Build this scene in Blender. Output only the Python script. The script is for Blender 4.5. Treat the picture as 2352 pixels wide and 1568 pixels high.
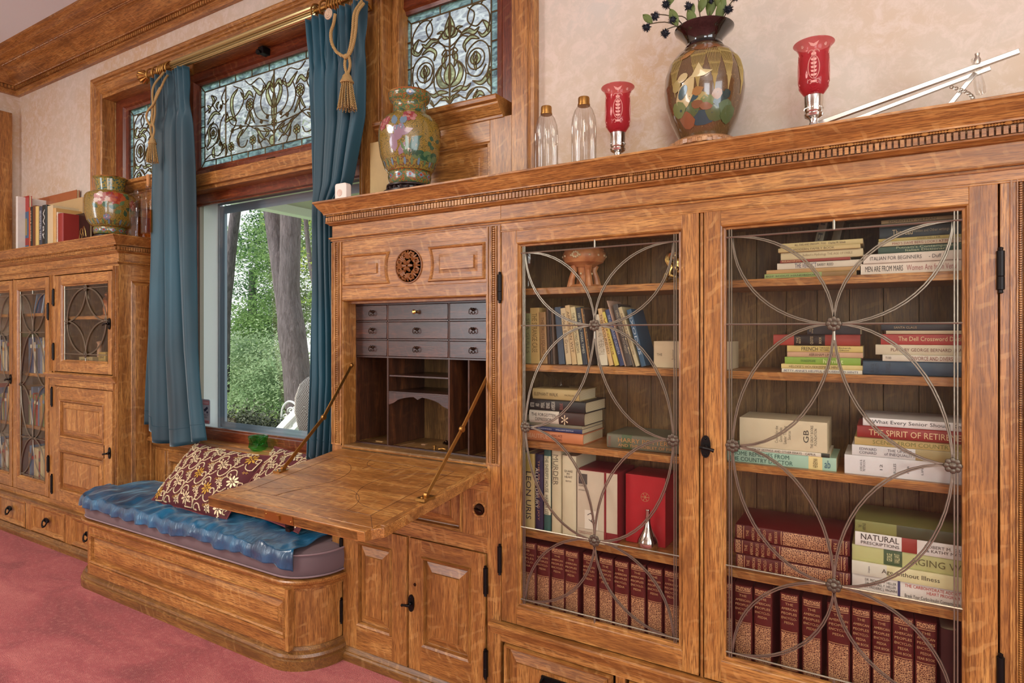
import bpy, math, random
from mathutils import Vector, Matrix, Euler
for o in list(bpy.data.objects): bpy.data.objects.remove(o)
S = bpy.context.scene; C = S.collection
PI = math.pi; rad = math.radians
R = random.Random(7)

# ------------------------------------------------------------------ camera, world, light, exposure
FPX, CXP, HYP, YAW, CD, CH = 1429.3, 1176.0, 762.0, rad(31.1), 1.7, 1.232
cam = bpy.data.cameras.new('camera'); camo = bpy.data.objects.new('camera', cam); C.objects.link(camo)
camo.location = (0, -CD, CH); camo.rotation_euler = (PI/2, 0, YAW)
cam.sensor_width = 36; cam.lens = FPX/2352*36; cam.shift_y = (HYP-784)/2352; cam.clip_start = .05; cam.clip_end = 200
S.camera = camo
S.view_settings.view_transform = 'Standard'; S.view_settings.look = 'None'
S.view_settings.exposure = 0.06; S.view_settings.gamma = 1.0
try: S.view_settings.use_curve_mapping = False
except Exception: pass
w = bpy.data.worlds.new('sky'); S.world = w; w.use_nodes = True
wn = w.node_tree.nodes; wl = w.node_tree.links; wn.clear()
wo = wn.new('ShaderNodeOutputWorld'); wb = wn.new('ShaderNodeBackground'); wl.new(wb.outputs[0], wo.inputs[0])
wt = wn.new('ShaderNodeTexCoord'); wsx = wn.new('ShaderNodeSeparateXYZ'); wr = wn.new('ShaderNodeValToRGB')
wl.new(wt.outputs['Generated'], wsx.inputs[0]); wl.new(wsx.outputs[2], wr.inputs[0]); wl.new(wr.outputs[0], wb.inputs[0])
wr.color_ramp.elements[0].position = .0; wr.color_ramp.elements[0].color = (1, 1, .97, 1)
wr.color_ramp.elements[1].position = .7; wr.color_ramp.elements[1].color = (.78, .87, 1, 1)
wb.inputs[1].default_value = 1.3

def light(name, kind, loc, rot, power, color, size=1, sizey=None, spread=None):
    l = bpy.data.lights.new(name, kind); o = bpy.data.objects.new(name, l); C.objects.link(o)
    o.location = loc; o.rotation_euler = rot; l.energy = power; l.color = color
    if kind == 'AREA':
        l.shape = 'RECTANGLE'; l.size = size; l.size_y = sizey or size
    if kind == 'SUN': l.angle = size
    return o
light('sun', 'SUN', (0, 0, 10), (rad(38), rad(-30), 0), 5.5, (1, .93, .8), .02)
light('rear_fill_light', 'AREA', (1.7, -5.15, 1.7), (rad(90), 0, 0), 70, (.90, .95, 1), 1.5, 1.9)  # added fill at an unseen rear opening, kept out of the door reflections
light('side_fill_light', 'AREA', (2.95, -2.9, 1.7), (rad(90), 0, rad(90)), 80, (.90, .95, 1), 2.6, 1.9)  # added fill from the unseen right side, raking the cabinet fronts
light('left_rear_fill_light', 'AREA', (-4.55, -5.15, 1.7), (rad(90), 0, 0), 60, (.86, .93, 1), .85, 1.9)  # added cool fill that whitens the left wall and ceiling
light('overhead_fill_light', 'AREA', (-3.0, -2.5, 2.88), (0, 0, 0), 80, (1, .92, .82), 1.1, 1.1)  # added overhead fill out of view, no lamp hangs here
light('second_overhead_fill_light', 'AREA', (.2, -2.4, 2.88), (0, 0, 0), 36, (1, .86, .68), 1.1, 1.1)  # weaker warm fill added overhead on the right, without a fixture

def at(px, py, Y):                       # the point on the vertical plane Y that the photo shows at a pixel
    a = YAW-math.atan((px-CXP)/FPX); X = -(CD+Y)*math.tan(a)
    z = (CD+Y)/math.cos(a)*math.cos(YAW-a)
    return X, CH-(py-HYP)*z/FPX

# ------------------------------------------------------------------ mesh helpers
class G:
    def __init__(s): s.v = []; s.f = []; s.m = []
    def add(s, vs, fs, m=0):
        b = len(s.v); s.v += [tuple(v) for v in vs]
        for f in fs: s.f.append([i+b for i in f]); s.m.append(m)
    def box(s, x0, x1, y0, y1, z0, z1, m=0):
        if x0 > x1: x0, x1 = x1, x0
        if y0 > y1: y0, y1 = y1, y0
        if z0 > z1: z0, z1 = z1, z0
        s.add([(x0,y0,z0),(x1,y0,z0),(x1,y1,z0),(x0,y1,z0),(x0,y0,z1),(x1,y0,z1),(x1,y1,z1),(x0,y1,z1)],
              [(0,3,2,1),(4,5,6,7),(0,1,5,4),(1,2,6,5),(2,3,7,6),(3,0,4,7)], m); return s
    def loft(s, loops, m=0, cap0=False, cap1=False, closed=True):
        n = len(loops[0]); vs = [p for l in loops for p in l]; fs = []
        for i in range(len(loops)-1):
            for j in range(n if closed else n-1):
                k = (j+1) % n; fs.append((i*n+j, i*n+k, (i+1)*n+k, (i+1)*n+j))
        if cap0: fs.append(tuple(range(n-1, -1, -1)))
        if cap1: fs.append(tuple((len(loops)-1)*n+j for j in range(n)))
        s.add(vs, fs, m); return s
    def rings(s, x0, x1, z0, z1, prof, m=0, cap=True, mz=None):   # picture-frame rings, prof = [(inset, y)]
        L = [[(x0+i,y,z0+i),(x1-i,y,z0+i),(x1-i,y,z1-i),(x0+i,y,z1-i)] for i, y in prof]
        if mz is None: s.loft(L, m, cap1=cap)
        else:
            for i in range(len(L)-1):
                for j in range(4):
                    k = (j+1) % 4; s.add([L[i][j],L[i][k],L[i+1][k],L[i+1][j]], [(0,1,2,3)], m if j % 2 == 0 else mz)
            if cap: s.add(L[-1], [(0,1,2,3)], mz)
        return s
    def lathe(s, prof, c=(0,0), seg=32, m=0, ax='z', fl=0, fa=0, caps=True):
        L = []
        for r, z in prof:
            l = []
            for k in range(seg):
                a = 2*PI*k/seg; rr = r*(1+fa*math.cos(fl*a)) if fl else r
                p = (c[0]+rr*math.cos(a), c[1]+rr*math.sin(a), z)
                if ax == 'x': p = (z, c[0]+rr*math.cos(a), c[1]+rr*math.sin(a))
                if ax == 'y': p = (c[0]+rr*math.sin(a), z, c[1]+rr*math.cos(a))
                l.append(p)
            L.append(l)
        s.loft(L, m, caps, caps); return s
    def tube(s, pts, r, seg=6, m=0, closed=False, flat=None):
        pts = [Vector(p) for p in pts]; n = len(pts)
        if n < 2: return s
        rr = r if isinstance(r, (list, tuple)) else [r]*n
        L = []; up = None
        for i in range(n):
            a = pts[(i-1) % n] if closed or i > 0 else pts[0]; b = pts[(i+1) % n] if closed or i < n-1 else pts[-1]
            t = (b-a)
            if t.length < 1e-9: t = Vector((0,0,1))
            t.normalize()
            if up is None:
                up = Vector((0,1,0)) if abs(t.y) < .9 else Vector((1,0,0))
            u = (up-t*up.dot(t))
            if u.length < 1e-6: u = t.orthogonal()
            u.normalize(); up = u; w_ = t.cross(u)
            fy = flat or 1
            L.append([pts[i]+(u*math.cos(2*PI*k/seg)*fy+w_*math.sin(2*PI*k/seg))*rr[i] for k in range(seg)])
        if closed: L.append(L[0])
        s.loft(L, m, not closed, not closed); return s
    def sphere(s, c, r, m=0, seg=10, rg=6, sc=(1,1,1)):
        L = []
        for i in range(rg+1):
            a = -PI/2+PI*i/rg; rr = max(.001, math.cos(a))
            L.append([(c[0]+r*sc[0]*rr*math.cos(2*PI*k/seg), c[1]+r*sc[1]*rr*math.sin(2*PI*k/seg), c[2]+r*sc[2]*math.sin(a)) for k in range(seg)])
        s.loft(L, m, True, True); return s
    def sweep(s, prof, path, m=0, caps=True):     # prof [(out, z)], path [(x,y)] ; out is to the right of travel
        n = len(path); L = []
        for i in range(n):
            p = Vector(path[i])
            d0 = (p-Vector(path[i-1])).normalized() if i > 0 else None
            d1 = (Vector(path[i+1])-p).normalized() if i < n-1 else None
            if d0 is None: d0 = d1
            if d1 is None: d1 = d0
            n0 = Vector((d0.y, -d0.x)); n1 = Vector((d1.y, -d1.x)); b = n0+n1
            b = b/(b.dot(n0)) if b.length > 1e-6 else n0
            L.append([(p.x+b.x*o, p.y+b.y*o, z) for o, z in prof])
        s.loft(L, m, caps, caps, closed=True); return s
    def poly(s, pts, m=0): s.add(pts, [tuple(range(len(pts)))], m); return s
    def prism(s, pts, d, m=0):
        d = Vector(d); a = [Vector(p) for p in pts]; s.loft([a, [p+d for p in a]], m, True, True); return s
    def xf(s, M, i0=0):
        for i in range(i0, len(s.v)): s.v[i] = tuple(M @ Vector(s.v[i]))
        return s

def rootloc(p):
    l = Vector((0,0,0))
    while p is not None: l += p.location; p = p.parent
    return l
def obj(name, g, mats, parent=None, bevel=0, sharp=35, local=False, solid=0, sub=0, label=None):
    me = bpy.data.meshes.new(name); base = Vector((0,0,0)) if local else rootloc(parent)
    me.from_pydata([tuple(Vector(v)-base) for v in g.v], [], g.f)
    if not isinstance(mats, (list, tuple)): mats = [mats]
    for m in mats: me.materials.append(m)
    for p, mi in zip(me.polygons, g.m): p.material_index = mi; p.use_smooth = True
    me.update()
    try: me.set_sharp_from_angle(angle=rad(sharp))
    except Exception: pass
    o = bpy.data.objects.new(name, me); C.objects.link(o)
    if parent is not None: o.parent = parent
    if solid:
        q = o.modifiers.new('s', 'SOLIDIFY'); q.thickness = solid; q.offset = 0
    if bevel:
        q = o.modifiers.new('b', 'BEVEL'); q.width = bevel; q.segments = 2; q.limit_method = 'ANGLE'; q.angle_limit = rad(40)
    if sub:
        q = o.modifiers.new('u', 'SUBSURF'); q.levels = sub; q.render_levels = sub
    if label: o['label'] = label
    return o
def tag(o, label, cat, group=None, kind=None):
    o['label'] = label; o['category'] = cat
    if group: o['group'] = group
    if kind: o['kind'] = kind
    return o
def thing(name, label, cat, loc=(0,0,0), group=None, rot=(0,0,0)):
    o = bpy.data.objects.new(name, None); C.objects.link(o); o.location = loc; o.rotation_euler = rot
    o.empty_display_size = .05; return tag(o, label, cat, group)
def struct(name, g, m, **k):
    o = obj(name, g, m, **k); o['kind'] = 'structure'; return o
def dup(o, loc=None, parent=None, label=None):
    c = o.copy(); C.objects.link(c)
    if parent is not None: c.parent = parent
    if loc is not None: c.location = loc
    if label: c['label'] = label
    for ch in list(o.children): dup(ch, parent=c)
    return c
def cr(pts, n=8, closed=False):
    P_ = [Vector(p) for p in pts]; out = []; N = len(P_)
    rng = range(N if closed else N-1)
    for i in rng:
        p0 = P_[(i-1) % N] if closed or i > 0 else P_[0]*2-P_[1]
        p1 = P_[i]; p2 = P_[(i+1) % N]; p3 = P_[(i+2) % N] if closed or i+2 < N else p2*2-p1
        for k in range(n):
            t = k/n
            out.append(.5*((2*p1)+(p2-p0)*t+(2*p0-5*p1+4*p2-p3)*t*t+(3*p1-p0-3*p2+p3)*t**3))
    if not closed: out.append(P_[-1])
    return out
def lerp(a, b, t): return a+(b-a)*t
def table(tb, x):
    if x <= tb[0][0]: return tb[0][1:]
    for a, b in zip(tb, tb[1:]):
        if x <= b[0]:
            t = (x-a[0])/(b[0]-a[0]); return tuple(lerp(p, q, t) for p, q in zip(a[1:], b[1:]))
    return tb[-1][1:]

# ------------------------------------------------------------------ materials
def hexc(h):
    h = h.lstrip('#'); c = [int(h[i:i+2], 16)/255 for i in (0, 2, 4)]
    return tuple((x/12.92 if x <= .04045 else ((x+.055)/1.055)**2.4) for x in c)+(1,)
class Mt:
    def __init__(s, name, col=(.5,.5,.5,1), rough=.5, metal=0, **k):
        s.m = bpy.data.materials.new(name); s.m.use_nodes = True; s.n = s.m.node_tree.nodes; s.l = s.m.node_tree.links
        s.b = s.n['Principled BSDF']; s.o = s.n['Material Output']
        if isinstance(col, str): col = hexc(col)
        s.b.inputs['Base Color'].default_value = col; s.b.inputs['Roughness'].default_value = rough; s.b.inputs['Metallic'].default_value = metal
        for a, v in k.items(): s.b.inputs[a.replace('_', ' ')].default_value = v
    def N(s, t, **k):
        n = s.n.new('ShaderNode'+t)
        for a, v in k.items():
            if a.startswith('i_'): n.inputs[a[2:].replace('_', ' ')].default_value = v
            else: setattr(n, a, v)
        return n
    def L(s, a, b): s.l.new(a, b)
    def coord(s, scale=(1,1,1), rot=(0,0,0), rnd=True):
        tc = s.N('TexCoord'); src = tc.outputs['Object']
        if rnd:
            oi = s.N('ObjectInfo'); ml = s.N('MATH' if 0 else 'Math', operation='MULTIPLY'); ml.inputs[1].default_value = 13.7
            s.L(oi.outputs['Random'], ml.inputs[0]); va = s.N('VectorMath', operation='ADD'); s.L(src, va.inputs[0]); s.L(ml.outputs[0], va.inputs[1]); src = va.outputs[0]
        mp = s.N('Mapping'); mp.inputs['Scale'].default_value = scale; mp.inputs['Rotation'].default_value = rot
        s.L(src, mp.inputs[0]); return mp.outputs[0]
    def noise(s, vec, scale=5, detail=3, rough=.5, dist=0):
        n = s.N('TexNoise'); n.inputs['Scale'].default_value = scale; n.inputs['Detail'].default_value = detail
        n.inputs['Roughness'].default_value = rough; n.inputs['Distortion'].default_value = dist; s.L(vec, n.inputs['Vector']); return n.outputs['Fac']
    def ramp(s, f, stops):
        r = s.N('ValToRGB'); e = r.color_ramp.elements
        while len(e) < len(stops): e.new(.5)
        for q, (p, c) in zip(e, stops):
            q.position = p; q.color = hexc(c) if isinstance(c, str) else (c if isinstance(c, tuple) else (c, c, c, 1))
        s.L(f, r.inputs[0]); return r.outputs[0]
    def mix(s, a, b, f, mode='MIX'):
        n = s.N('Mix', data_type='RGBA', blend_type=mode)
        for v, i in ((a, 6), (b, 7)):
            if hasattr(v, 'is_output'): s.L(v, n.inputs[i])
            else: n.inputs[i].default_value = hexc(v) if isinstance(v, str) else v
        if hasattr(f, 'is_output'): s.L(f, n.inputs[0])
        else: n.inputs[0].default_value = f
        return n.outputs[2]
    def col(s, c): s.L(c, s.b.inputs['Base Color']); return s
    def bump(s, h, st=.2, d=.01):
        b = s.N('Bump'); b.inputs['Strength'].default_value = st; b.inputs['Distance'].default_value = d
        s.L(h, b.inputs['Height']); s.L(b.outputs[0], s.b.inputs['Normal']); return s

def wood(name, ax, light_, mid, dark, rough=.36, fleck=.30, fcol='#cfa062', coat=.25):
    s = Mt(name, rough=rough, Coat_Weight=coat, Coat_Roughness=.22)
    def sc(al, ac): return tuple(al if i == ax else ac for i in range(3))
    big = s.noise(s.coord(sc(1.6, 14)), 1.6, 4, .65, .5)
    fine = s.noise(s.coord(sc(14, 260)), 1.5, 4, .65, .1)
    c = s.ramp(big, [(.27, dark), (.5, mid), (.70, light_)])
    pore = s.ramp(fine, [(.40, 1.0), (.55, 0.0)])
    c = s.mix(c, dark, s.mix((0,0,0,1), pore, .85))
    rt = [0, .45, 0] if ax != 1 else [0, 0, .45]
    wvf = s.N('TexWave'); wvf.wave_type = 'BANDS'; wvf.bands_direction = 'XYZ'[ax]; wvf.inputs['Scale'].default_value = 7.5; wvf.inputs['Distortion'].default_value = 5.5; wvf.inputs['Detail'].default_value = 3; wvf.inputs['Detail Scale'].default_value = 1.6; wvf.inputs['Detail Roughness'].default_value = .6
    s.L(s.coord((1, 1, 1), tuple(rt)), wvf.inputs[0])
    fm = s.ramp(wvf.outputs['Fac'], [(.80, 0.0), (.93, fleck)])
    msk = s.ramp(s.noise(s.coord(tuple(6 if i == ax else 16 for i in range(3))), 1.4, 2), [(.48, 0.0), (.66, 1.0)])
    fm2 = s.mix((0,0,0,1), fm, msk)
    c = s.mix(c, fcol, fm2)
    s.col(c); s.bump(fine, .12, .004); return s.m
LO = ('#c99350', '#aa7137', '#6c411d')
oakx = wood('oak_grain_x', 0, *LO); oakz = wood('oak_grain_z', 2, *LO); oaky = wood('oak_grain_y', 1, *LO)
OK3 = [oakx, oakz, oaky]
dkx = wood('old_oak_x', 0, '#9a7040', '#7d5a30', '#573c1c', .5, .25); dkz = wood('old_oak_z', 2, '#98713f', '#7b5a30', '#54391c', .5, .25, '#ab8850')
mahx = wood('mahogany_x', 0, '#8f4a24', '#733319', '#4c1d0d', .35, .12); mahz = wood('mahogany_z', 2, '#8f4a24', '#733319', '#4c1d0d', .35, .12)
rosx = wood('rosewood_x', 0, '#5c3222', '#3d231c', '#211413', .33, .1, '#8a4a33', .4)
rosz = wood('rosewood_z', 2, '#6b3d20', '#4d2a17', '#2e180e', .45, .1, '#8a5a33', .1)
base = wood('base_oak', 0, '#9d7038', '#7f5527', '#553619', .4, .2)
def simple(name, c, rough=.5, metal=0, **k): return Mt(name, c, rough, metal, **k).m
iron = simple('black_iron', '#1d1a19', .42, .7)
brass = simple('aged_brass', '#a5793f', .35, .9); brassb = simple('bright_brass', '#cfae6c', .25, 1)
bronze = simple('bronze_pull', '#3d2b20', .35, .9)
lead = Mt('lead_came', '#8d8474', .32, .8); lead.bump(lead.noise(lead.coord(), 60, 2), .3, .002); lead = lead.m
dkros = simple('bronzed_rosette', '#62574a', .42, .7)
dlead = simple('dark_lead', '#5c4d30', .45, .6)
silver = simple('polished_silver', '#d5cfc8', .13, 1); nickel = simple('nickel', '#bdb4a8', .3, 1)
def glassm(name, tint=(1,1,1,1), ior=1.45, gl=1.0, base_=.02):
    s = Mt(name); s.n.remove(s.b)
    t = s.N('BsdfTransparent'); t.inputs[0].default_value = tint; g = s.N('BsdfGlossy'); g.inputs['Roughness'].default_value = .02
    lw = s.N('LayerWeight'); pw = s.N('Math', operation='POWER'); pw.inputs[1].default_value = 5; s.L(lw.outputs['Facing'], pw.inputs[0]); r0 = ((ior-1)/(ior+1))**2
    f = s.N('Math', operation='MULTIPLY_ADD'); f.inputs[1].default_value = gl-r0; f.inputs[2].default_value = r0; s.L(pw.outputs[0], f.inputs[0]); m = s.N('MixShader'); s.L(f.outputs[0], m.inputs[0]); s.L(t.outputs[0], m.inputs[1]); s.L(g.outputs[0], m.inputs[2])
    s.L(m.outputs[0], s.o.inputs[0])
    b = s.N('Bump'); b.inputs['Strength'].default_value = .12; b.inputs['Distance'].default_value = .01; s.L(s.noise(s.coord((1,1,1)), 4, 1), b.inputs['Height'])
    s.L(b.outputs[0], g.inputs['Normal']); return s.m
pane = glassm('window_glass', (.96,.98,.97,1), 1.42); cpane = glassm('cabinet_glass', (.95,.95,.93,1), 1.3)
clearg = glassm('clear_vessel_glass', (.93,.92,.90,1), 1.75); amber = glassm('amber_liquid_glass', (.85,.55,.25,1), 1.4)
greeng = glassm('green_glass', (.35,.92,.50,1), 1.6)
def leaded(name, c, tr=.45):
    s = Mt(name); s.n.remove(s.b)
    t = s.N('BsdfTranslucent'); d = s.N('BsdfTransparent'); g = s.N('BsdfGlossy'); g.inputs['Roughness'].default_value = .15
    col = hexc(c); hi = tuple(min(1, x*1.25) for x in col[:3])+(1,); lo = tuple(x*.62 for x in col[:3])+(1,)
    nn = s.noise(s.coord((1,1,2.5), (0,.5,0)), 16, 4, .7, 1.5); cc = s.ramp(nn, [(.35, lo), (.6, hi)])
    s.L(cc, t.inputs[0]); s.L(cc, d.inputs[0])
    m1 = s.N('MixShader'); m1.inputs[0].default_value = tr; s.L(t.outputs[0], m1.inputs[1]); s.L(d.outputs[0], m1.inputs[2])
    m2 = s.N('MixShader'); m2.inputs[0].default_value = .06; s.L(m1.outputs[0], m2.inputs[1]); s.L(g.outputs[0], m2.inputs[2]); s.L(m2.outputs[0], s.o.inputs[0])
    return s.m
sg_blue = leaded('pale_blue_art_glass', '#e6e8f4', .62); sg_edge = leaded('aqua_border_glass', '#d6e9ee', .7); sg_yel = leaded('straw_art_glass', '#efe9b8', .3); sg_amb = leaded('amber_jewel_glass', '#e0a850', .3)
s = Mt('wallpaper', rough=.8); v = s.coord((1,1,1), rnd=False)
a = s.noise(v, 1.1, 3, .6, .4); b_ = s.noise(v, 24, 5, .75, .5); c_ = s.ramp(a, [(.35, '#c6c0b6'), (.5, '#c9b8a4'), (.66, '#c7a988')])
c2 = s.mix(c_, '#d6c6b8', s.ramp(b_, [(.45, 0.0), (.62, .75)])); s.col(c2); s.bump(b_, .12, .003); wallp = s.m
ceilm = simple('ceiling_white', '#e6f0f4', .85)
s = Mt('salmon_carpet', rough=.95, Sheen_Weight=.1, Sheen_Roughness=.5); v = s.coord((1,1,1), rnd=False)
a = s.noise(s.coord((1,2.2,1), (0,0,.6), rnd=False), 2.2, 3, .6, .6); f = s.noise(v, 260, 2, .6); f2 = s.noise(v, 60, 2, .6)
c_ = s.ramp(a, [(.33, '#923d40'), (.5, '#b04f52'), (.66, '#c66a66')]); c_ = s.mix(c_, '#8c3c3c', s.ramp(f, [(.35, .55), (.55, 0.0)])); c_ = s.mix(c_, '#dc9186', s.ramp(f2, [(.5, 0.0), (.75, .35)]))  # broad mottling puts the shading of the brushed pile into the colour
s.col(c_); s.bump(f, .7, .012); carpet = s.m
def fabric(name, c, sheen='#7fb0bf', rough=.8, sw=1, nz=900):
    s = Mt(name, c, rough, Sheen_Weight=sw, Sheen_Roughness=.35); s.b.inputs['Sheen Tint'].default_value = hexc(sheen)
    s.bump(s.noise(s.coord(), nz, 2), .15, .001); return s
velvet = fabric('teal_velvet', '#1f5a6c', '#b9ccd2', .5, .8)
velvet.col(velvet.ramp(velvet.noise(velvet.coord((1.5,1.5,.6)), 2.5, 2), [(.35, '#14323c'), (.65, '#1a4c5c')])); velvet = velvet.m
satin = Mt('blue_crushed_velvet', '#12586f', .30, Sheen_Weight=.7, Sheen_Roughness=.2, Specular_IOR_Level=1.0, Coat_Weight=.35, Coat_Roughness=.3); satin.b.inputs['Sheen Tint'].default_value = hexc('#8fd0e8')
q = satin.noise(satin.coord((1,1,1)), 5, 4, .6, 1.0); satin.col(satin.ramp(q, [(.3, '#042f4a'), (.55, '#07557a'), (.78, '#127ba5')])); satin.bump(satin.noise(satin.coord((3,1,1)), 9, 3, .5, 1.5), .35, .02); satin = satin.m
mauve = fabric('mauve_cushion_cloth', '#6d5a5c', '#a99a9c', .9, .3).m
burg = fabric('burgundy_velvet', '#4e1018', '#a04a50', .75, .6).m
goldth = simple('gold_thread', '#d8c49c', .42, .3); goldth2 = simple('yellow_gold_thread', '#c79b3f', .42, .45)
rope = Mt('gold_rope', '#c3995a', .6); wv = rope.N('TexWave'); wv.inputs['Scale'].default_value = 90; wv.bands_direction = 'DIAGONAL'; rope.L(rope.coord(), wv.inputs[0]); rope.bump(wv.outputs[1], .7, .004)
rope.col(rope.ramp(wv.outputs[1], [(.3, '#8f6a35'), (.7, '#d7b376')])); rope = rope.m
white_p = simple('white_paint', '#e9ebea', .5); grey_p = simple('grey_blue_paint', '#8d9aa8', .5); whitepl = simple('white_plastic', '#ead9cd', .4)
pages = Mt('page_block', '#d8c7a4', .9); wv = pages.N('TexWave'); wv.inputs['Scale'].default_value = 120; wv.bands_direction = 'X'; wv.inputs['Distortion'].default_value = 1; pages.L(pages.coord(rnd=False), wv.inputs[0]); pages.col(pages.ramp(wv.outputs[1], [(.2, '#bfa982'), (.7, '#dccdab')])); pages = pages.m
_bm = {}
def bookm(c, rough=.5):
    if c not in _bm:
        s = Mt('cover_'+c[1:], c, rough); q = s.noise(s.coord(), 25, 4, .7)
        col = hexc(c); s.col(s.mix(tuple(x*.86 for x in col[:3])+(1,), tuple(min(1, x*1.06) for x in col[:3])+(1,), q)); _bm[c] = s.m
    return _bm[c]
_im = {}
def ink(c):
    if c not in _im: _im[c] = simple('ink_'+c[1:], c, .5)
    return _im[c]
s = Mt('gilt_tooling', rough=.45); v = s.coord((1,1,1), rnd=False)
vo = s.N('TexVoronoi', feature='DISTANCE_TO_EDGE'); vo.inputs['Scale'].default_value = 230; s.L(v, vo.inputs['Vector'])
wv = s.N('TexWave'); wv.wave_type = 'RINGS'; wv.inputs['Scale'].default_value = 70; wv.inputs['Distortion'].default_value = 6; wv.inputs['Detail'].default_value = 2; s.L(v, wv.inputs[0])
m1 = s.ramp(vo.outputs['Distance'], [(.07, 1.0), (.11, 0.0)]); m2 = s.ramp(wv.outputs['Color'], [(.70, 0.0), (.80, 1.0)])
mm = s.mix(m1, m2, .55, 'SCREEN'); s.col(s.mix('#4a1613', '#c7946a', mm)); gilt = s.m
leather = Mt('oxblood_leather', '#541a17', .34); leather.bump(leather.noise(leather.coord(), 200, 2), .1, .001); leather = leather.m
goldink = simple('gold_ink', '#c29468', .45)

# ------------------------------------------------------------------ text
_tc = {}
def textmesh(t):
    if t not in _tc:
        cu = bpy.data.curves.new('t', 'FONT'); cu.body = t; cu.align_x = 'CENTER'; cu.resolution_u = 2; cu.space_line = .95
        o = bpy.data.objects.new('t', cu); C.objects.link(o); bpy.context.view_layer.update()
        me = o.to_mesh(); vs = [tuple(v.co) for v in me.vertices]; fs = [tuple(p.vertices) for p in me.polygons]; o.to_mesh_clear()
        bpy.data.objects.remove(o); bpy.data.curves.remove(cu)
        xs = [v[0] for v in vs] or [0, 1]; ys = [v[1] for v in vs] or [0, 1]
        _tc[t] = (vs, fs, min(xs), max(xs), min(ys), max(ys))
    return _tc[t]
def put_text(g, t, c, u, v, w_, h_, m=0, stretch=True):   # centre c, reading direction u, glyph up v, box w x h
    vs, fs, a, b, p, q = textmesh(t); c = Vector(c); u = Vector(u); v = Vector(v)
    if b-a < 1e-6 or not fs: return
    sx = w_/(b-a); sy = h_/(q-p)
    if not stretch: sx = sy = min(sx, sy)
    g.add([c+u*((x-(a+b)/2)*sx)+v*((y-(p+q)/2)*sy) for x, y, _ in vs], fs, m)

# ------------------------------------------------------------------ books
ORD = ['bottom', 'second up', 'third up', 'fourth up', 'fifth up', 'sixth up', 'seventh up', 'eighth up']
ORL = ['first', 'second', 'third', 'fourth', 'fifth', 'sixth', 'seventh', 'eighth', 'ninth', 'tenth', 'eleventh', 'twelfth', 'thirteenth', 'fourteenth', 'fifteenth', 'sixteenth', 'seventeenth', 'eighteenth', 'nineteenth', 'twentieth', 'twenty-first', 'twenty-second', 'twenty-third', 'twenty-fourth']
def book(label, x, y, z, T, L, D, col, title=None, ic='#222222', ang=0, paper=True, group=None, hard=False, bands=(), lines=None, two=None, cat='book', name='book', frac=(.08, .92), th=.55, spinecol=None):
    """spine towards -Y; local x thickness, z spine length; root at the middle of the spine's foot"""
    r = thing(name, label, cat, (x, y, z), group, (0, ang, 0))
    g = G(); h = T/2; b = .0022 if hard else .0008; ov = .003 if hard else 0
    n = 7; sp = []
    for i in range(n):
        a = PI*i/(n-1); sp.append((-h*math.cos(a), -min(.006, h*.35)*math.sin(a) if hard else -.0015*math.sin(a)))
    out = sp+[(h, D)]; inn = [(p[0]*(1-b/h), p[1]+b*1.2) for p in sp]+[(h-b, D)]
    lp = [(-h, D)]+sp+[(h, D), (h-b, D)]+[(p[0]*(1-b/h), p[1]+b*1.3) for p in reversed(sp)]+[(-h+b, D)]
    g.loft([[(p[0], p[1], 0) for p in lp], [(p[0], p[1], L) for p in lp]], 0, True, True)
    obj('cover', g, bookm(col), r, local=True, sharp=30)
    g = G().box(-h+b, h-b, b*1.6, D-ov, ov, L-ov); obj('page_block', g, pages, r, local=True)
    ys = -(min(.006, h*.35) if hard else .0015)-.0004
    if bands:
        g = G(); im = []
        for z0, z1, bc in bands:
            if bc not in im: im.append(bc)
            k = im.index(bc)
            L_ = [[(p[0]*1.004, p[1]-.0003, zz*L) for p in sp] for zz in (z0, z1)]
            g.loft(L_, k, closed=False)
        obj('spine_panel', g, [ink(c) for c in im], r, local=True)
        ys -= .0003
    if title:
        g = G(); tw = L*(frac[1]-frac[0]); put_text(g, title, (0, ys, L*(1-(frac[0]+frac[1])/2)), (0,0,-1), (1,0,0), tw, T*th)
        obj('title_lettering', g, ink(ic), r, local=True)
    if lines:
        g = G(); ii = []
        for (t, f0, f1, hh, cc, off, hz) in lines:       # text, from-to along the spine from its head, height share, colour, side offset, across?
            if cc not in ii: ii.append(cc)
            c0 = (off*T, ys-.0001, L*(1-(f0+f1)/2))
            if hz: put_text(g, t, c0, (1,0,0), (0,0,1), T*hh, L*(f1-f0), ii.index(cc))
            elif hz is None: put_text(g, t, c0, (-1*0, 0, -1), (1,0,0), L*(f1-f0), T*hh, ii.index(cc))
            else: put_text(g, t, c0, (0,0,-1), (1,0,0), L*(f1-f0), T*hh, ii.index(cc))
        obj('spine_lettering', g, [ink(c) for c in ii], r, local=True)
    return r
def laystack(where, Y, xref, ys, zbase, items, group, D=.14):
    """flat pile: ys = pixel heights of the joints from the bottom up, read at column xref"""
    zs = [zbase]+[at(xref, y, Y)[1] for y in ys[1:]]
    for i, it in enumerate(items):
        xl, xr, col, cname, title, ic = it[:6]; kw = it[6] if len(it) > 6 else {}
        XL = at(xl, 700, Y)[0]; XR = at(xr, 700, Y)[0]; T = zs[i+1]-zs[i]
        book(f'{cname}, {ORD[i] if i < len(items)-1 else "topmost"} in {where}', XR, Y+R.uniform(-.004, .004)+kw.pop('dy', 0), (zs[i]+zs[i+1])/2, T*.985, XR-XL, kw.pop('D', D), col, title, ic, ang=-PI/2, group=group, **kw)

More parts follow.
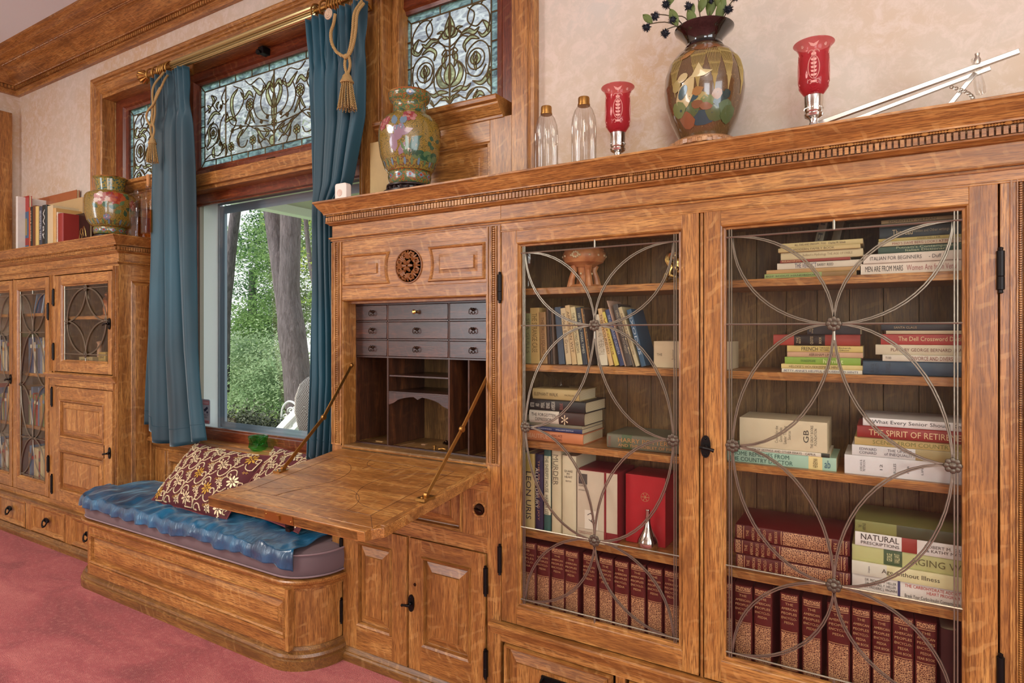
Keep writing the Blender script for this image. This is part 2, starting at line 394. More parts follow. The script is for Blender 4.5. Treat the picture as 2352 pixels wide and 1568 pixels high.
# ------------------------------------------------------------------ room shell
XL, XR, YB, ZC, WY = -5.07, 3.0, -5.2, 3.0, .20
struct('floor', G().box(XL-.1, XR+.1, YB-.1, .34, -.1, 0), carpet)
struct('ceiling', G().box(XL-.1, XR+.1, YB-.1, .4, ZC, ZC+.1), ceilm)
g = G(); g.box(XL, -3.98, WY, .36, 1.735, ZC); g.box(-1.09, XR, WY, .36, 1.735, ZC); g.box(-3.98, -1.09, WY, .36, 2.68, ZC)
g.box(XL, -3.41, .305, .36, 0, 1.735); g.box(-1.82, 1.19, .305, .36, 0, 1.735); g.box(1.19, XR, WY, .36, 0, 1.735); g.box(-3.41, -1.82, .215, .36, 0, .655)
struct('wall_back', g, wallp)
struct('wall_left', G().box(XL-.1, XL, YB, .36, 0, ZC), wallp)
g = G(); g.box(XL, -5.0, YB-.1, YB, 0, ZC); g.box(-4.1, .95, YB-.1, YB, 0, ZC); g.box(-5.0, -4.1, YB-.1, YB, 0, .75); g.box(-5.0, -4.1, YB-.1, YB, 2.65, ZC); g.box(2.45, XR, YB-.1, YB, 0, ZC); g.box(.95, 2.45, YB-.1, YB, 0, .75); g.box(.95, 2.45, YB-.1, YB, 2.65, ZC)
struct('wall_front', g, wallp)
g = G(); g.box(XR, XR+.1, YB, -4.2, 0, ZC); g.box(XR, XR+.1, -1.6, .36, 0, ZC); g.box(XR, XR+.1, -4.2, -1.6, 0, .75); g.box(XR, XR+.1, -4.2, -1.6, 2.65, ZC)
struct('wall_right', g, wallp)

def beads_x(g, x0, x1, y, z, r, pitch, m=0):
    n = int((x1-x0)/pitch); pr = []
    for i in range(n):
        a = x0+i*pitch
        if i % 3 == 2: pr += [(r*.35, a+pitch*.05), (r, a+pitch*.25), (r, a+pitch*.75), (r*.35, a+pitch*.95)]
        else: pr += [(r*.35, a+pitch*.02), (r*.85, a+pitch*.15), (r*.35, a+pitch*.33), (r*.85, a+pitch*.5), (r*.35, a+pitch*.68), (r*.85, a+pitch*.85), (r*.35, a+pitch*.98)]
    g.lathe(pr, (y, z), 6, m, 'x')
def beads_z(g, x, y, z0, z1, r, pitch, m=0):
    n = int((z1-z0)/pitch); pr = []
    for i in range(n):
        a = z0+i*pitch; pr += [(r*.3, a), (r*.9, a+pitch*.25), (r*.9, a+pitch*.7), (r*.3, a+pitch*.95)]
    g.lathe(pr, (x, y), 6, m, 'z')

g = G()
prof = [(-.01,2.83),(.022,2.83),(.026,2.838),(.026,2.846),(.034,2.852),(.034,2.858),(.030,2.862),(.030,2.884),(.046,2.886),(.050,2.892),(.060,2.896),(.085,2.912),(.115,2.934),(.140,2.950),(.148,2.952),(.152,2.958),(.166,2.960),(.172,2.964),(.205,2.974),(.210,2.978),(.235,2.984),(.250,2.994),(.255,3.0),(-.01,3.0)]
g.sweep(prof, [(XL, -4.9), (XL, WY), (XR, WY)], 0)
for i in range(int((XR-XL)/.020)):
    x = XL+.045+i*.020
    if x > .3: break
    g.box(x, x+.012, WY-.041, WY-.029, 2.863, 2.883)
for i in range(40): g.box(XL+.029, XL+.041, WY-.06-i*.02, WY-.048-i*.02, 2.863, 2.883)
beads_x(g, XL+.06, .2, WY-.048, 2.888, .005, .02); beads_x(g, XL+.16, .2, WY-.155, 2.957, .005, .02)
struct('trim_1', g, oakx, sharp=25)
g = G()                                   # door casing on the left wall
for a, b, t in ((-.10, .14, .02), (-.02, .14, .03), (.11, .145, .036)): g.box(XL, XL+t, a-.3, b, 1.735, 2.70)
struct('trim_2', g, oakz)
# leaded triple window surround
g = G(); pr = [(0,.20),(0,.165),(.010,.160),(.022,.164),(.026,.172),(.031,.168),(.040,.168),(.044,.175),(.094,.175),(.100,.182),(.100,.25)]
x0, x1, z0, z1 = -4.04, -1.037, 1.73, 2.721
for (a, ya), (b, yb) in zip(pr, pr[1:]):
    P1 = [(x0+a,ya,z0),(x0+a,ya,z1-a),(x1-a,ya,z1-a),(x1-a,ya,z0)]; P2 = [(x0+b,yb,z0),(x0+b,yb,z1-b),(x1-b,yb,z1-b),(x1-b,yb,z0)]
    for k in range(3): g.add([P1[k],P1[k+1],P2[k+1],P2[k]], [(0,1,2,3)], 1 if k != 1 else 0)
struct('trim_3', g, [oakx, oakz], sharp=25)
# mullion posts, transom bar, side sills and the panels under them
g = G()
for sx in (1, -1):
    X = lambda x: -2.54+sx*(x+2.54)
    g.box(X(-1.865), X(-1.745), .178, .36, 1.732 if sx > 0 else 1.0, 2.63, 1)
    g.box(X(-1.752), X(-1.738), .170, .30, 1.73, 2.63, 1); g.box(X(-1.766), X(-1.758), .173, .30, 1.73, 2.63, 1); g.box(X(-1.735), X(-1.70), .225, .30, 1.9, 2.63, 1)
    g.box(X(-1.865), X(-1.852), .172, .2, .665, 2.63, 1); g.box(X(-1.8525), -1.838 if sx > 0 else -3.397, .19, .30, .60, 1.735, 1)
g.box(-3.975, -1.105, .184, .36, 2.60, 2.69, 0); g.box(-3.975, -3.9425, .19, .36, 1.735, 2.60, 1); g.box(-1.1375, -1.105, .19, .36, 1.735, 2.60, 1)
g.box(-3.22, -1.862, .190, .34, 1.985, 2.035, 0); g.box(-3.22, -1.862, .183, .2, 1.972, 1.990, 0); g.box(-3.22, -1.862, .20, .34, 1.955, 1.975, 0)
struct('trim_4', g, [oakx, oakz], bevel=.002)
g = G()
for sx in (1, -1):
    X = lambda x: -2.54+sx*(x+2.54)
    a, b = sorted((X(-1.815), X(-1.128)))
    g.sweep([(-.07,2.072),(.055,2.072),(.060,2.066),(.058,2.052),(.045,2.048),(.045,2.040),(.018,2.012),(.012,2.012),(.010,2.002),(-.07,2.002)], [(a+.05, .20), (b-.05, .20)])
    a, b = sorted((X(-1.735), X(-1.137)))
    g.box(a, b, .205, .225, 1.735, 2.005); g.box(a, a+.10, .195, .21, 1.735, 2.005, 1); g.box(b-.10, b, .195, .21, 1.735, 2.005, 1); g.box(a+.1, b-.1, .195, .21, 1.925, 2.005)
    g.rings(a+.10, b-.10, 1.70, 1.925, [(0,.197),(.008,.192),(.014,.200),(.018,.208),(.05,.202),(.052,.200)], 0)
struct('trim_5', g, [oakx, oakz], bevel=.0015)

# windows
def came(g, pts, r=.0028, m=0, seg=5): g.tube([(p[0], p[1], p[2]) for p in pts], r, seg, m)
def art_window(name, x0, x1, z0, z1, y, kind, sx0, sx1, sz0, sz1, lead_r=.0031):
    fr = G(); fr.rings(sx0, sx1, sz0, sz1, [(0, .30),(0,.258),(min(x0-sx0,.04),.255)], 0, False, 1)
    L0 = [(sx0,.255),(sx1,.255)]
    def ringpiece(i0, y0, i1, y1):
        pass
    A = [(sx0+.0, sx1-.0, sz0, sz1)]
    mid = (sx0+(x0-sx0)*.7, sx1-(sx1-x1)*.7, sz0+(z0-sz0)*.7, sz1-(sz1-z1)*.7)
    def rect(q, yy): return [(q[0],yy,q[2]),(q[1],yy,q[2]),(q[1],yy,q[3]),(q[0],yy,q[3])]
    loops = [rect((sx0,sx1,sz0,sz1), .258), rect(mid, .256), rect(tuple(m+(e-m)*.35 for m, e in zip(mid, (x0,x1,z0,z1))), .268), rect((x0,x1,z0,z1), .272), rect((x0,x1,z0,z1), .30)]
    fr = G()
    for a, b in zip(loops, loops[1:]):
        for j in range(4):
            k = (j+1) % 4; fr.add([a[j],a[k],b[k],b[j]], [(0,1,2,3)], j % 2)
    f = struct(name, fr, [mahx, mahz])
    g = G().box(x0, x1, y, y+.003, z0, z1); p = obj('glass_pane', g, sg_blue, f)
    L = G(); E_ = G(); Yl = G(); Am = G(); yl = y-.002
    W = x1-x0; H_ = z1-z0; bw = .034
    P = lambda u, v: (x0+bw+(W-2*bw)*u, yl, z0+bw+(H_-2*bw)*v)
    # border glass and border cames
    for a in ((x0,x0+bw,z0,z1),(x1-bw,x1,z0,z1),(x0+bw,x1-bw,z0,z0+bw),(x0+bw,x1-bw,z1-bw,z1)): E_.box(a[0],a[1],y-.0015,y-.0005,a[2],a[3])
    i0, i1, j0, j1 = x0+bw, x1-bw, z0+bw, z1-bw
    L.tube([(i0,yl,j0),(i1,yl,j0)], lead_r); L.tube([(i0,yl,j1),(i1,yl,j1)], lead_r); L.tube([(i0,yl,j0),(i0,yl,j1)], lead_r); L.tube([(i1,yl,j0),(i1,yl,j1)], lead_r)
    for q in ((i0,j0,x0,z0),(i1,j0,x1,z0),(i0,j1,x0,z1),(i1,j1,x1,z1)): L.tube([(q[0],yl,q[1]),(q[2],yl,q[3])], lead_r)
    nh = max(2, int(W/.12)); nv = max(3, int(H_/.10))
    for k in range(1, nh):
        xx = x0+W*k/nh; L.tube([(xx,yl,z0),(xx,yl,j0)], lead_r); L.tube([(xx+.03,yl,j1),(xx+.03,yl,z1)], lead_r)
    for k in range(1, nv):
        zz = z0+H_*k/nv; L.tube([(x0,yl,zz),(i0,yl,zz)], lead_r); L.tube([(i1,yl,zz+.02),(x1,yl,zz+.02)], lead_r)
    asp = (W-2*bw)/(H_-2*bw)
    def curve(pts, mir=True, r=lead_r, closed=False):
        for s_ in ((0, 1) if mir else (0,)):
            L.tube(cr([P(1-u if s_ else u, v) for u, v in pts], 6, closed), r, 5, 0, closed)
    def blade(pts, wid, mir=True, gg=None):      # a straw-coloured tapering leaf along a curve with a came on either side
        for s_ in ((0, 1) if mir else (0,)):
            c = cr([P(1-u if s_ else u, v) for u, v in pts], 6); n = len(c); A_, B_ = [], []
            for i, p_ in enumerate(c):
                t = (c[min(i+1,n-1)]-c[max(i-1,0)]).normalized(); nn = Vector((-t.z,0,t.x)); ww = wid*math.sin(PI*min(1, i/(n-1)))**.7*(1.15-.5*i/(n-1))
                A_.append(p_+nn*ww); B_.append(p_-nn*ww)
            (gg or Yl).loft([A_, B_], 0, closed=False); L.tube(A_, lead_r*.9, 5); L.tube(B_, lead_r*.9, 5)
    def flower(u, v, r, n=5, mir=True):
        for s_ in ((0, 1) if mir else (0,)):
            c = Vector(P(1-u if s_ else u, v))
            for k in range(n):
                a = 2*PI*k/n+.3; cc = c+Vector((math.cos(a), 0, math.sin(a)))*r*.62
                ring = [cc+Vector((math.cos(b), 0, math.sin(b)))*r*.36 for b in [2*PI*i/8 for i in range(8)]]
                Yl.poly(ring); L.tube(ring, lead_r*.8, 5, 0, True)
            Am.poly([c+Vector((math.cos(b), 0, math.sin(b)))*r*.25-Vector((0,.001,0)) for b in [2*PI*i/8 for i in range(8)]])
    def ringc(u, v, r, mir=True):
        for s_ in ((0, 1) if mir else (0,)):
            c = Vector(P(1-u if s_ else u, v)); L.tube([c+Vector((math.cos(b), 0, math.sin(b)))*r for b in [2*PI*i/20 for i in range(20)]], lead_r, 5, 0, True)
    L.tube([P(.5,0), P(.5,1)], lead_r*1.25)
    if kind == 'side':
        curve([(.5,.02),(.44,.10),(.34,.16),(.30,.30),(.36,.42),(.46,.50),(.44,.62),(.36,.70),(.28,.68)])
        curve([(.5,.62),(.42,.66),(.36,.74),(.5,.86)]); curve([(.28,.98),(.20,.90),(.24,.78),(.36,.74),(.42,.80)])
        curve([(.04,.66),(.02,.84),(.12,.97),(.24,.97),(.28,.84),(.18,.76),(.10,.80)])
        blade([(.10,.80),(.05,.74),(.03,.68),(.10,.64),(.16,.70)], .010)
        blade([(.36,.72),(.28,.74),(.20,.70),(.14,.74)], .010); blade([(.14,.62),(.24,.66),(.32,.60),(.30,.52)], .008)
        curve([(.06,.20),(.02,.36),(.04,.52),(.14,.60),(.26,.54),(.30,.42),(.26,.28),(.14,.24),(.06,.34)])
        ringc(.18, .42, .040); blade([(.18,.36),(.14,.42),(.18,.50)], .008); blade([(.18,.30),(.19,.38),(.18,.46)], .006); blade([(.18,.36),(.23,.42),(.19,.50)], .007)
        blade([(.01,.30),(.04,.22),(.12,.16),(.22,.20)], .010); blade([(.0,.10),(.03,.17),(.02,.26)], .008)
        blade([(.5,.20),(.40,.24),(.36,.34),(.40,.44)], .014); blade([(.5,.20),(.46,.30),(.47,.38),(.5,.46)], .012)
        blade([(.44,.40),(.42,.50),(.46,.58)], .008); blade([(.49,.72),(.46,.82),(.5,.96)], .009); blade([(.5,.72),(.43,.74),(.40,.80),(.34,.80)], .007)
        curve([(.40,.56),(.44,.60),(.5,.58)]); curve([(.40,.56),(.45,.53),(.5,.54)])
        blade([(.48,.14),(.38,.16),(.30,.14),(.24,.18)], .009); blade([(.5,.02),(.46,.08),(.38,.08)], .009)
        curve([(.0,.02),(.08,.10),(.20,.12),(.30,.04),(.40,.10)]); blade([(.08,.02),(.14,.06),(.20,.02),(.16,.10)], .009); blade([(.20,.12),(.26,.08),(.30,.02)], .006)
        curve([(0,.5),(.04,.52)]); curve([(.1,1),(.12,.97)]); curve([(.3,.3),(.26,.28)])
    else:
        blade([(.5,.30),(.5,.50),(.5,.72)], .020, False); blade([(.5,.68),(.485,.80),(.5,.95)], .012, False)
        blade([(.495,.50),(.47,.60),(.455,.72),(.47,.80)], .013); blade([(.498,.76),(.47,.84),(.45,.78),(.44,.84)], .010)
        curve([(.44,.84),(.40,.95),(.34,.90),(.30,.98)]); blade([(.45,.82),(.41,.74),(.38,.80),(.35,.88)], .010); blade([(.36,.72),(.33,.80),(.30,.74),(.27,.84)], .010)
        curve([(.43,.84),(.41,.60),(.44,.45),(.5,.40)]); curve([(.38,.78),(.36,.60),(.39,.42),(.46,.34)])
        ringc(.335, .63, .030); flower(.335, .63, .024, 6); blade([(.335,.56),(.32,.46),(.30,.38)], .006); blade([(.335,.56),(.35,.46),(.37,.36)], .006)
        curve([(.335,.56),(.335,.40),(.30,.30),(.27,.24)]); curve([(.30,.36),(.35,.33),(.42,.30),(.5,.28)]); curve([(.30,.40),(.36,.30),(.43,.22),(.5,.20)])
        flower(.5, .30, .020, 6, False); flower(.415, .36, .011, 4); flower(.455, .40, .010, 4); flower(.27, .36, .012, 4)
        blade([(.5,.02),(.485,.08),(.5,.14)], .022, False); blade([(.44,.10),(.41,.18),(.39,.26),(.37,.30)], .009); blade([(.44,.14),(.46,.20),(.43,.26)], .008)
        curve([(.47,.05),(.44,.12),(.40,.08),(.39,.20)]); curve([(.5,.15),(.47,.24),(.42,.30)])
        flower(.355, .14, .024, 6); curve([(.355,.08),(.355,.0)]); curve([(.32,.16),(.30,.08),(.26,.10),(.25,.22)]); curve([(.39,.18),(.42,.0)])
        blade([(.26,.10),(.25,.20),(.27,.28),(.29,.32)], .009); blade([(.25,.90),(.21,.80),(.205,.66),(.22,.54),(.24,.46)], .012); blade([(.24,.46),(.20,.52),(.16,.50),(.17,.60)], .009)
        curve([(.22,.95),(.28,.86),(.29,.70),(.25,.56),(.20,.50)]); curve([(.17,.62),(.20,.44),(.26,.38)]); curve([(.16,.96),(.13,.84),(.15,.74),(.18,.80)])
        flower(.21, .34, .012, 4); curve([(.24,.46),(.23,.40),(.21,.34),(.19,.20),(.22,.10)]); curve([(.21,.34),(.30,.36)]); flower(.20, .12, .024, 6); curve([(.20,.07),(.20,.0)])
        blade([(.02,.52),(.05,.62),(.08,.66),(.12,.62)], .010); curve([(.06,.78),(.10,.66),(.13,.70),(.14,.80)]); flower(.125, .72, .012, 4)
        blade([(.02,.80),(.04,.74),(.03,.68)], .008); blade([(.05,.92),(.07,.84),(.055,.76)], .008); blade([(.11,.80),(.09,.76),(.10,.70)], .006)
        curve([(.0,.70),(.05,.76),(.09,.86),(.055,.92)]); blade([(.02,.20),(.04,.32),(.03,.44),(.07,.54)], .010); ringc(.065, .38, .030); flower(.065, .38, .017, 5)
        curve([(.02,.16),(.0,.30),(.04,.50),(.09,.48),(.11,.34),(.08,.22),(.02,.16)]); blade([(.09,.22),(.11,.32),(.10,.42)], .008)
        blade([(.075,.02),(.065,.10),(.072,.18)], .012, True); curve([(.0,.02),(.05,.08),(.10,.04),(.14,.12),(.12,.24)]); flower(.12, .20, .014, 4); blade([(.13,.10),(.15,.16),(.17,.12)], .012)
        curve([(.15,.60),(.12,.48),(.12,.24),(.17,.10),(.16,0)])
        L.tube([P(.16,0), P(.16,1)], lead_r*1.25); L.tube([P(.84,0), P(.84,1)], lead_r*1.25)
    obj('border_glass', E_, sg_edge, f); obj('lead_came', L, dlead, f, label='dark scrolling lead lines')
    obj('straw_glass', Yl, sg_yel, f); obj('amber_glass', Am if Am.v else G().box(x0,x0+.001,y,y+.001,z0,z0+.001), sg_amb, f)
    return f
art_window('window_1', -3.826, -3.365, 2.095, 2.535, .285, 'side', -3.94, -3.34, 2.03, 2.605)
art_window('window_2', -3.13, -1.95, 2.10, 2.535, .285, 'top', -3.22, -1.862, 2.03, 2.605)
art_window('window_3', -1.715, -1.254, 2.095, 2.535, .285, 'side', -1.74, -1.14, 2.03, 2.605)
f = G(); f.rings(-3.22, -1.862, .672, 1.96, [(0,.32),(0,.262),(.05,.262),(.055,.275),(.06,.275),(.062,.285)], 0, False, 1)
f = struct('window_4', f, [mahx, mahz])
obj('glass_pane', G().box(-3.15, -1.93, .298, .301, .70, 1.94), pane, f)
g = G(); g.rings(-3.165, -1.92, .695, 1.945, [(0,.29),(0,.288),(.008,.286),(.016,.288),(.016,.31)], 0, False); obj('glazing_bead', g, simple('worn_grey_bead', '#9c9384', .5), f)
g = G()
g.rings(-3.15, -1.92, .69, 1.95, [(0,.31),(.004,.39)], 0, False); obj('outer_reveal', g, white_p, f)
g = G()
for d, yy in ((.0, .392), (.016, .400), (.028, .408)): g.rings(-3.15+d*.6, -1.92-d*.6, .692+d, 1.945-d*1.6, [(0,yy+.03),(0,yy),(.022,yy)], 0, False)
obj('storm_frame', g, grey_p, f)
g = G(); g.prism([(-3.13,.285,.745),(-3.10,.285,.745),(-3.062,.285,.745),(-3.055,.285,.752),(-3.055,.285,.868),(-3.062,.285,.875),(-3.13,.285,.875)], (0,.001,0))
st = tag(obj('security_sticker', g, simple('sticker_grey', '#b9c1cc', .5)), 'grey and pink security camera warning sticker on the lower left window glass', 'sticker')
g = G(); g.box(-3.115,-3.062,.2835,.2845,.846,.869,1); g.box(-3.115,-3.062,.2835,.2845,.75,.764,1)
for t, z, h in (('WARNING', .8575, .012),): put_text(g, t, (-3.089,.283,z), (1,0,0), (0,0,1), .045, h, 2)
for t, z, h in (('SMILE AT', .793, .009), ('VIDEO', .780, .009), ('SURVEILLANCE', .757, .009)): put_text(g, t, (-3.089,.283,z), (1,0,0), (0,0,1), .045 if len(t) > 5 else .028, h, 0)
g.prism([(-3.108,.2838,.820),(-3.078,.2838,.838),(-3.072,.2838,.826),(-3.10,.2838,.808)], (0,.0006,0), 0); g.box(-3.085,-3.072,.2838,.2844,.802,.812,0)
obj('print', g, [ink('#33415c'), ink('#d48f93'), ink('#e9e9ee')], st)
# stool and wainscot under the window
g = G(); g.sweep([(-.10,.672),(.052,.672),(.060,.664),(.058,.652),(.040,.648),(.040,.640),(.022,.618),(.010,.612),(.008,.60),(-.10,.60)], [(-3.39, .20), (-1.842, .20)])
g.box(-3.39, -1.842, .20, .262, .60, .675)
struct('trim_6', g, oakx, sharp=25)
g = G(); g.box(-3.39, -3.27, .185, .215, .05, .60, 1); g.box(-1.96, -1.842, .185, .215, .05, .60, 1); g.box(-3.27, -1.96, .185, .215, .56, .60); g.box(-3.27,-1.96,.185,.215,.05,.35)
g.rings(-3.27, -1.96, .35, .56, [(0,.187),(.010,.182),(.016,.190),(.018,.203),(.05,.198)], 0)
g.box(-3.30, -3.285, .179, .19, .3, .6, 1)
struct('trim_7', g, [oakx, oakz], bevel=.0015)

# ------------------------------------------------------------------ built-in cabinets
def raised(g, x0, x1, z0, z1, y=0, m=0, mz=None):
    g.rings(x0, x1, z0, z1, [(-.0005,y+.008),(0,y+.006),(.0015,y-.001),(.004,y-.008),(.011,y-.004),(.0125,y+.012),(.0165,y+.013),(.018,y+.008),(.047,y-.001),(.0485,y+.001),(.0492,y-.0035)], m, True, mz)
def panelframe(g, x0, x1, z0, z1, st, rt, rb, y0=-.001, y1=.018):
    g.box(x0, x0+st, y0, y1, z0, z1, 1); g.box(x1-st, x1, y0, y1, z0, z1, 1); g.box(x0+st, x1-st, y0, y1, z1-rt, z1, 0); g.box(x0+st, x1-st, y0, y1, z0, z0+rb, 0)
def hinge(parent, x, z, h=.085, y=-.006):
    g = G(); r = .0075
    g.lathe([(.002,z-h/2-.008),(.005,z-h/2-.006),(.004,z-h/2),(r,z-h/2+.001),(r,z-h/6),(r*.9,z-h/6+.001),(r,z-h/6+.002),(r,z+h/2-.001),(.004,z+h/2),(.005,z+h/2+.006),(.002,z+h/2+.008)], (x, y), 12)
    g.box(x-.006, x+.006, y, y+.008, z-h/2, z+h/2); obj('hinge', g, iron, parent)
def handle(parent, x, z, side=-1, s=1.0, y=-.002):
    g = G(); n = 20
    g.loft([[(x+.013*s*math.cos(2*PI*k/n), yy, z+.030*s*math.copysign(abs(math.sin(2*PI*k/n))**.8, math.sin(2*PI*k/n))) for k in range(n)] for yy in (y, y-.005)], 0, True, True)
    g.lathe([(.006*s,y-.004),(.007*s,y-.012),(.004*s,y-.016),(.004*s,y-.024)], (x, z), 10, 0, 'y')
    g.tube([(x-side*.010*s,y-.022,z),(x,y-.026,z),(x+side*.014*s,y-.025,z-.002),(x+side*.026*s,y-.022,z-.006)], [.004*s,.0055*s,.004*s,.0055*s], 8)
    g.sphere((x,y-.005,z+.022*s), .003*s); g.sphere((x,y-.005,z-.022*s), .003*s)
    obj('latch_handle', g, iron, parent)
def bail(parent, x, z, s=1.0, y=-.004, m=None, name='bail_pull'):
    g = G(); n = 16
    g.loft([[(x+.028*s*math.cos(2*PI*k/n), yy, z+.010*s+.013*s*math.sin(2*PI*k/n)) for k in range(n)] for yy in (y, y-.003)], 0, True, True)
    for sx in (-1, 1): g.sphere((x+sx*.02*s, y-.006, z+.008*s), .006*s)
    g.tube([(x+.022*s*math.cos(a), y-.010-.008*math.sin(-a)*s, z+.006*s+.026*s*math.sin(a)) for a in [-PI*i/12 for i in range(13)]], .0035*s, 8)
    g.sphere((x, y-.016*s, z-.018*s), .006*s)
    obj(name, g, m or iron, parent)
def rosette_mesh(g, x, y, z, r, n=8):
    for k in range(n):
        a = 2*PI*k/n; g.sphere((x+r*.62*math.cos(a), y, z+r*.62*math.sin(a)), r*.36, 0, 8, 5, (1,.5,1))
    g.lathe([(r*.38,y),(r*.40,y-.003),(r*.25,y-.005),(r*.28,y-.006),(r*.1,y-.008)], (x, z), 12, 0, 'y')
def petals(g, cx, cz, ex, ez, y, r=.0033):
    """two quarter ellipses between (cx,cz) and (ex,ez), a double came each"""
    for k in (0, 1):
        for off in (-.0026, .0026):
            pts = []
            for i in range(15):
                t = PI/2*i/14
                u, v = (1-math.cos(t), math.sin(t)) if k == 0 else (math.sin(t), 1-math.cos(t))
                ln = 1.0
                pts.append((cx+(ex-cx)*u, y, cz+(ez-cz)*v))
            if True:
                q = []
                for i, p in enumerate(pts):
                    a = Vector(pts[max(i-1,0)]); b = Vector(pts[min(i+1,14)]); t = (b-a).normalized(); nn = Vector((-t.z,0,t.x)); q.append(Vector(p)+nn*off*math.sin(PI*i/14)**.5)
                pts = q
            g.tube(pts, r*.62, 5)
def glass_door(parent, x0, x1, z0, z1, gx0, gx1, gz0, gz1, hinges, hside, hd=None, tall=True, lab=None):
    g = G(); F = .024; x0 += .0018; x1 -= .0018; z1 -= .0025; z0 += .002
    g.box(x0, gx0, -.002, F, z0, z1, 1); g.box(gx1, x1, -.002, F, z0, z1, 1); g.box(gx0, gx1, -.002, F, gz1, z1); g.box(gx0, gx1, -.002, F, z0, gz0)
    g.rings(gx0, gx1, gz0, gz1, [(0,-.003),(.003,-.001),(.006,.006),(.011,.007),(.012,.016)], 0, False, 1)
    d = obj('glazed_door', g, [oakx, oakz], parent, bevel=.0012, label=lab)
    obj('glass_pane', G().box(gx0+.006, gx1-.006, .0115, .0135, gz0+.006, gz1-.006), cpane, d)
    y = .009; g = G(); W = gx1-gx0; r = .0032; cx = (gx0+gx1)/2
    i0, i1 = gx0+.042*W, gx1-.042*W
    def dbl(a, b, dx, dz):
        for k in (-1, 1): g.tube([(a[0]+dx*k, y, a[1]+dz*k), (b[0]+dx*k, y, b[1]+dz*k)], r*.62, 5)
    rs = []
    if tall:
        j0, j1 = gz0+.024, gz1-.032; H_ = j1-j0
        zt, zm, zb = (lerp(j0, j1, q) for q in ((1.251-.38)/(1.482-.38), (.930-.38)/(1.482-.38), (.610-.38)/(1.482-.38)))
        dbl((i0,gz0+.008), (i0,gz1-.008), .003, 0); dbl((i1,gz0+.008), (i1,gz1-.008), .003, 0)
        for z in (j0, j1, zt, zb): g.tube([(gx0+.01, y, z), (gx1-.01, y, z)], r*.8, 6)
        g.tube([(cx,y,j1),(cx,y,gz1-.008)], r, 6); g.tube([(cx,y,gz0+.008),(cx,y,j0)], r, 6); g.tube([(gx0+.01,y,zm),(i0,y,zm)], r, 6); g.tube([(i1,y,zm),(gx1-.01,y,zm)], r, 6)
        o0, o1 = i0+.006, i1-.006
        for ex in (o0, o1):
            petals(g, cx, zt, ex, j1, y); petals(g, cx, zb, ex, j0, y); petals(g, cx, zt, ex, zm, y); petals(g, cx, zb, ex, zm, y)
        g.tube([(cx,y,zb),(cx,y,zb+.05)], r, 6); g.tube([(cx,y,zt),(cx,y,zt-.04)], r, 6)
        rs = [(cx,zt),(cx,zb),(o0,zm),(o1,zm)]
    else:
        j0, j1 = gz0+.045, gz1-.028; zm = (j0+j1)/2; o0, o1 = gx0+.07*W+.01, gx1-.07*W-.005
        g.tube([(gx0+.02,y,gz0+.008),(gx0+.02,y,gz1-.008)], r, 6)
        for z in (j0, j1): g.tube([(gx0+.01,y,z),(gx1-.008,y,z)], r*.8, 6)
        for ex in (o0, o1):
            petals(g, cx, j1, ex, zm, y); petals(g, cx, j0, ex, zm, y)
        g.tube([(cx,y,j1),(cx,y,gz1-.008)], r, 6); g.tube([(cx,y,j0),(cx,y,gz0+.008)], r, 6); g.tube([(gx0+.01,y,zm),(o0,y,zm)], r, 6); g.tube([(o1,y,zm),(gx1-.008,y,zm)], r, 6)
        rs = [(cx,j0),(cx,j1),(o0,zm),(o1,zm)]
    obj('lead_came', g, lead, d)
    for x, z in rs:
        g = G(); rosette_mesh(g, x, y-.003, z, .019 if W > .45 else .013); obj('lead_rosette', g, dkros, d)
    for z in hinges: hinge(d, x0-.004 if hside < 0 else x1+.004, z)
    if hd: handle(d, hd[0], hd[1], hd[2])
    return d
def pilaster(g, x0, x1, z0, z1):
    w_ = x1-x0; xm = (x0+x1)/2
    g.box(x0, x1, .004, .03, z0, z1, 1)
    for a, b, y in ((0,.10,-.004),(.14,.24,-.001),(.30,.36,-.004),(.66,.72,-.004),(.78,.86,-.001),(.90,1,-.004)): g.box(x0+w_*a, x0+w_*b, y, .03, z0, z1, 1)
    beads_z(g, xm, .001, z0, z1, w_*.12, w_*.14, 1)
    g.box(x0, x1, -.005, .03, z0-.0, z0+.006, 1)

# --- crown along the top of the desk and bookcase
CRN = [(-.02,1.729),(.052,1.729),(.053,1.723),(.048,1.7195),(.0465,1.717),(.040,1.706),(.029,1.693),(.024,1.684),(.024,1.680),(.003,1.678),(.003,1.653),(.019,1.6525),(.018,1.649),(.012,1.646),(.007,1.641),(0,1.640),(-.02,1.640)]
MLD = [(-.012,1.596),(.004,1.596),(.009,1.5945),(.010,1.591),(.008,1.588),(.0015,1.5875),(.0015,1.586),(.005,1.585),(.004,1.581),(-.012,1.580)]
def crown(name, label, path, ends, top):
    r = thing(name, label, 'cornice', (sum(top[:2])/2, .1, 1.64))
    g = G(); g.sweep(CRN, path); g.sweep(MLD, path); obj('cornice_moulding', g, oakx, r, sharp=25)
    g = G()
    for (x0, x1) in ends:
        n = int((x1-x0)/.0125)
        for i in range(n): g.box(x0+i*.0125, x0+i*.0125+.0083, -.0195, -.012, 1.6545, 1.6715)
    for k in range(15): xe = -1.8565 if top[0] > -2 else -3.3775; g.box(xe-.004, xe+.004, -.012+k*.0125, -.0037+k*.0125, 1.6545, 1.6715)
    obj('dentil_row', g, oakx, r); g = G()
    beads_x(g, ends[0][0], ends[0][1], -.0195, 1.6765, .0036, .0165); obj('bead_string', g, oakx, r)
    obj('top_board', G().box(top[0], top[1], .0, .199, 1.641, 1.7288), oakx, r)
